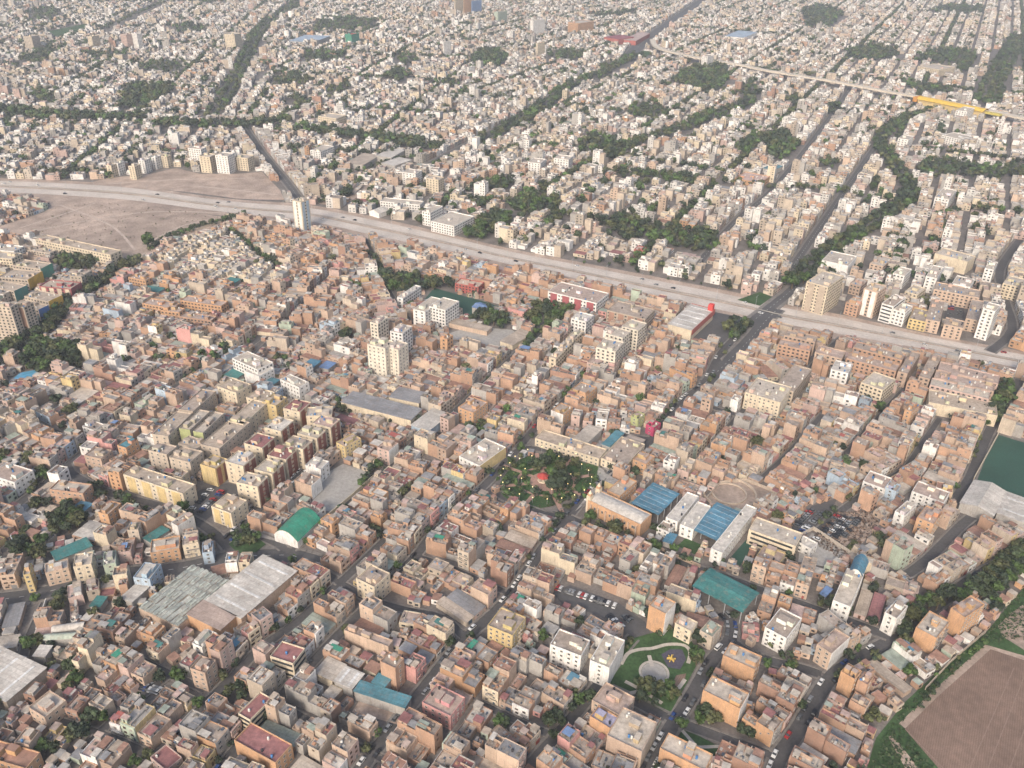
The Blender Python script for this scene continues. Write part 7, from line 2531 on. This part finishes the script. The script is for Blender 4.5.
# ------------------------------------------------------------------ cars
CARCOL = [((.62, .62, .6), 'white'), ((.025, .025, .03), 'black'), ((.22, .23, .24), 'silver grey'), ((.10, .105, .11), 'dark grey'), ((.30, .03, .03), 'red'), ((.03, .06, .18), 'blue'), ((.5, .5, .49), 'pale grey')]


def car_mesh(col, van=False):
    mb = MB()
    L_, w_ = (4.9, 1.9) if van else (4.3, 1.75)
    hb = 1.0 if van else .82
    prof = [(-L_/2, .35), (-L_/2, hb), (-L_/2+.1, hb+.06), (L_/2-.9, hb+.02), (L_/2-.05, hb-.12), (L_/2, .35)]
    for s_ in (-1, 1):
        pts = [(x, s_*w_/2, z) for x, z in prof]
        mb.face(pts if s_ > 0 else pts[::-1], col, 0)
    for (x0, z0), (x1, z1) in zip(prof, prof[1:]):
        mb.face([(x0, -w_/2, z0), (x0, w_/2, z0), (x1, w_/2, z1), (x1, -w_/2, z1)], col, 0)
    # roof panel
    rz = 2.0 if van else 1.46
    r0, r1 = (-L_/2+.15, L_/2-1.6) if van else (-L_/2+.75, L_/2-1.85)
    mb.box(r0, r1, -w_/2+.2, w_/2-.2, rz-.05, rz, col, 0, True, True)
    for x in (-L_/2+.8, L_/2-.85):
        for s_ in (-1, 1):
            k = len(mb.v)
            for yy in (s_*(w_/2-.2), s_*(w_/2+.02)):
                for i in range(10):
                    a_ = 2*math.pi*i/10
                    mb.v.append((x+.32*math.cos(a_), yy, .32+.32*math.sin(a_)))
            for i in range(10):
                j = (i+1) % 10
                mb.f.append((k+i, k+j, k+10+j, k+10+i)); mb.c.append((.02, .02, .02)); mb.m.append(1)
            mb.f.append(tuple(k+10+i for i in range(10))); mb.c.append((.02, .02, .02)); mb.m.append(1)
    body = mb.mesh('body', [M_PAINT, M_TYRE])
    mb = MB()
    b0, b1 = (-L_/2+.05, L_/2-1.0) if van else (-L_/2+.25, L_/2-1.15)
    z0, z1 = hb+.03, rz-.04
    lo = [(b0, -w_/2+.08), (b1, -w_/2+.08), (b1, w_/2-.08), (b0, w_/2-.08)]
    hi = [(r0+.03, -w_/2+.23), (r1-.03, -w_/2+.23), (r1-.03, w_/2-.23), (r0+.03, w_/2-.23)]
    for i in range(4):
        j = (i+1) % 4
        mb.face([(*lo[i], z0), (*lo[j], z0), (*hi[j], z1), (*hi[i], z1)], (.02, .02, .02))
    return body, mb.mesh('windows', [M_CARGLASS])


CARS = [(car_mesh(c_), n_, 'car') for c_, n_ in CARCOL]+[(car_mesh((.6, .6, .58), True), 'white', 'van'), (car_mesh((.32, .04, .04), True), 'dark red', 'minibus')]
cr = random.Random(5)
ncar = 0
CARCAP = [272]
CARROWS = {}


def put_car(x, y, a, where, z=.3, kind=None, wts=(5, 4, 4, 4, .8, .8, 2, .8, .3)):
    global ncar
    if not in_px(x, y, 10) or ncar >= CARCAP[0]:
        return
    (bm_, gm2), cn, kd = cr.choices(CARS, wts)[0]
    ncar += 1
    CARROWS.setdefault((where, cn, kd), []).append((x, y, a, z, bm_, gm2))


def kerb_cars(ri, where, side, dens, t0=0, t1=1e9):
    nm, g, w, pv, ave = road_lines[ri]
    for i, (x, y, a) in enumerate(along(g, 6.0, 3.0)):
        if not t0 <= i*6 <= t1 or cr.random() > dens:
            continue
        o_ = side*(w/2-1.15)
        put_car(x-math.sin(a)*o_, y+math.cos(a)*o_, a+(math.pi if cr.random() < .5 else 0), where, .03+ri*.006)


def lot_cars(px0, px1, n, where, ang_add=math.pi/2, skip=.1, z=.2, wts=(5, 4, 4, 4, .8, .8, 2, .8, .3)):
    a, b_ = G(*px0), G(*px1)
    ang = math.atan2(b_[1]-a[1], b_[0]-a[0])
    for i in range(n):
        if cr.random() < skip:
            continue
        t = (i+.5)/n
        put_car(a[0]+(b_[0]-a[0])*t, a[1]+(b_[1]-a[1])*t, ang+ang_add+cr.uniform(-.05, .05), where, z, None, wts)


lot_cars((556, 588), (616, 607), 19, 'in the long row on the parking lot', skip=.12)
lot_cars((608, 616), (622, 629), 6, 'in the clump ending the parking lot')
lot_cars((618, 612), (634, 624), 6, 'in the outer parking lot rank', skip=.2)
lot_cars((191, 510), (214, 487), 9, 'in the estate parking rows', skip=.15)
lot_cars((199, 514), (222, 492), 9, 'in the second estate parking row', skip=.2)
lot_cars((230, 528), (252, 507), 8, 'beside the yellow estate block', skip=.2)
lot_cars((795, 527), (812, 510), 8, 'on the school car park', skip=.1)
lot_cars((802, 533), (822, 513), 9, 'on the outer school car park rank', skip=.2)
for k in range(4):
    lot_cars((815+k*9, 541-k*1.2), (838+k*7, 516+k*1.0), 10, 'in the packed scrap yard', skip=.3, z=.2, wts=(.5, 5, 1.5, 5, .5, .6, .5, 0, .2))
lot_cars((137, 681), (150, 687), 6, 'in the small yard above the red roof', skip=.1)
lot_cars((138, 686), (160, 692), 9, 'in the lower rank of the small yard', skip=.1)
lot_cars((950, 316), (952, 301), 6, 'in the car court of the tan apartments', skip=.1)
lot_cars((959, 316), (961, 301), 6, 'in the outer rank of the car court', skip=.2)
kerb_cars(4, 'along the apartment street', 1, .75)
kerb_cars(4, 'by the far kerb of apartment street', -1, .5)
kerb_cars(0, 'along the plaza street', 1, .42)
kerb_cars(0, 'by the far kerb of plaza street', -1, .35)
kerb_cars(1, 'along the maroon roof street', 1, .3)
kerb_cars(12, 'along the park side street', 1, .7)
kerb_cars(12, 'by the far kerb of park side street', -1, .6)
kerb_cars(13, 'along the hedge avenue', 1, .4)
kerb_cars(13, 'by the far kerb of hedge avenue', -1, .4)
kerb_cars(14, 'along the side street', 1, .7)
kerb_cars(18, 'along the park foot street', -1, .45)
kerb_cars(17, 'along the corner street', 1, .35)
kerb_cars(7, 'on the curving avenue', 1, .35)
kerb_cars(3, 'along the vault hall street', -1, .3)
CARCAP[0] = 300
for t, tag_, rev in ((.10, 'on the upper freeway carriageway', math.pi), (.26, 'on the upper freeway carriageway', math.pi), (.63, 'on the lower freeway carriageway', 0), (.82, 'on the lower freeway carriageway', 0)):
    ln = smooth([lerp(a, b_, t) for a, b_ in zip(gu, gv)], 4)
    for x, y, a in along(ln, 8):
        if cr.random() < .06:
            put_car(x, y, a+rev, tag_, .07)
for (where, cn, kd), lst in CARROWS.items():
    lst.sort(key=lambda q: math.hypot(q[0], q[1]))
    for n, (x, y, a, z, b1, g1) in enumerate(lst):
        lab = '%s %s %s' % (cn, kd, where)
        if len(lst) > 1 and 'scrap' not in where:
            lab = '%s %s %s from the near end %s' % (ordinal(n+1), cn, kd, where)
        r_ = thing('parked_car' if kd == 'car' else kd, lab, kd, (x, y, z), a, 'vehicles '+where)
        link('body', b1, r_)
        link('window', g1, r_)
print('cars', ncar, 'objects', len(bpy.data.objects), round(time.time()-T0, 1))

# ------------------------------------------------------------------ air
hz = MB()
x0, x1, y0, y1, z0, z1 = -3600, 3600, -600, 4200, -1.2, 330
for f in ([(x0, y0, z0), (x0, y1, z0), (x1, y1, z0), (x1, y0, z0)], [(x0, y0, z1), (x1, y0, z1), (x1, y1, z1), (x0, y1, z1)],
          [(x0, y0, z0), (x1, y0, z0), (x1, y0, z1), (x0, y0, z1)], [(x1, y0, z0), (x1, y1, z0), (x1, y1, z1), (x1, y0, z1)],
          [(x1, y1, z0), (x0, y1, z0), (x0, y1, z1), (x1, y1, z1)], [(x0, y1, z0), (x0, y0, z0), (x0, y0, z1), (x0, y1, z1)]):
    hz.face(f)
M_HAZE = bpy.data.materials.new('haze_air')
M_HAZE.use_nodes = True
nt = M_HAZE.node_tree
nt.nodes.clear()
om = nt.nodes.new('ShaderNodeOutputMaterial')
pv_ = nt.nodes.new('ShaderNodeVolumePrincipled')
pv_.inputs['Color'].default_value = (.88, .92, .97, 1)
pv_.inputs['Density'].default_value = 0.00014
pv_.inputs['Anisotropy'].default_value = 0.2
nt.links.new(pv_.outputs[0], om.inputs['Volume'])
o = hz.build('haze', [M_HAZE])
o['kind'] = 'stuff'
o['label'] = 'pale dusty haze over the whole town'
print('done', round(time.time()-T0, 1))
undergrowth('weeds', GL([(30, 238), (52, 206), (125, 203), (235, 219), (150, 250), (115, 260)]), 700, .3, 1.1, 'scattered dry weeds on the open dirt lots', [(.10, .10, .05), (.16, .13, .08), (.08, .09, .045)])

undergrowth('scrap_heap', SCRAP, 2600, .3, .9, 'brown and rusty scrap strewn between the packed cars of the scrap yard', [(.10, .06, .04), (.16, .11, .08), (.06, .05, .045), (.20, .17, .15)])
# lamp posts along the freeway
lp = MB()
lp.tube(0, 0, 0, 11, .14, .08, 6, (.3, .3, .3))
pole_me = lp.mesh('pole', [M_STEEL])
lp = MB()
for sg_ in (-1, 1):
    lp.box(-.06, .06, min(.05, sg_*2.4), max(-.05, sg_*2.4), 10.9, 11.05, (.3, .3, .3), 0, True, True)
    lp.box(-.16, .16, sg_*2.4-.4, sg_*2.4+.4, 10.82, 10.98, (.45, .45, .43), 0, True, True)
arm_me = lp.mesh('lamp_arm', [M_STEEL])
ln = smooth([lerp(a, b_, 0.45) for a, b_ in zip(gu, gv)], 4)
for x, y, a in along(ln, 34, 12):
    if in_px(x, y, 0):
        r_ = thing('street_lamp', 'tall twin-armed lamp post on the freeway median', 'street lamp', (x, y, .8), a, 'lamp posts of the freeway')
        link('pole', pole_me, r_)
        link('lamp_arm', arm_me, r_)
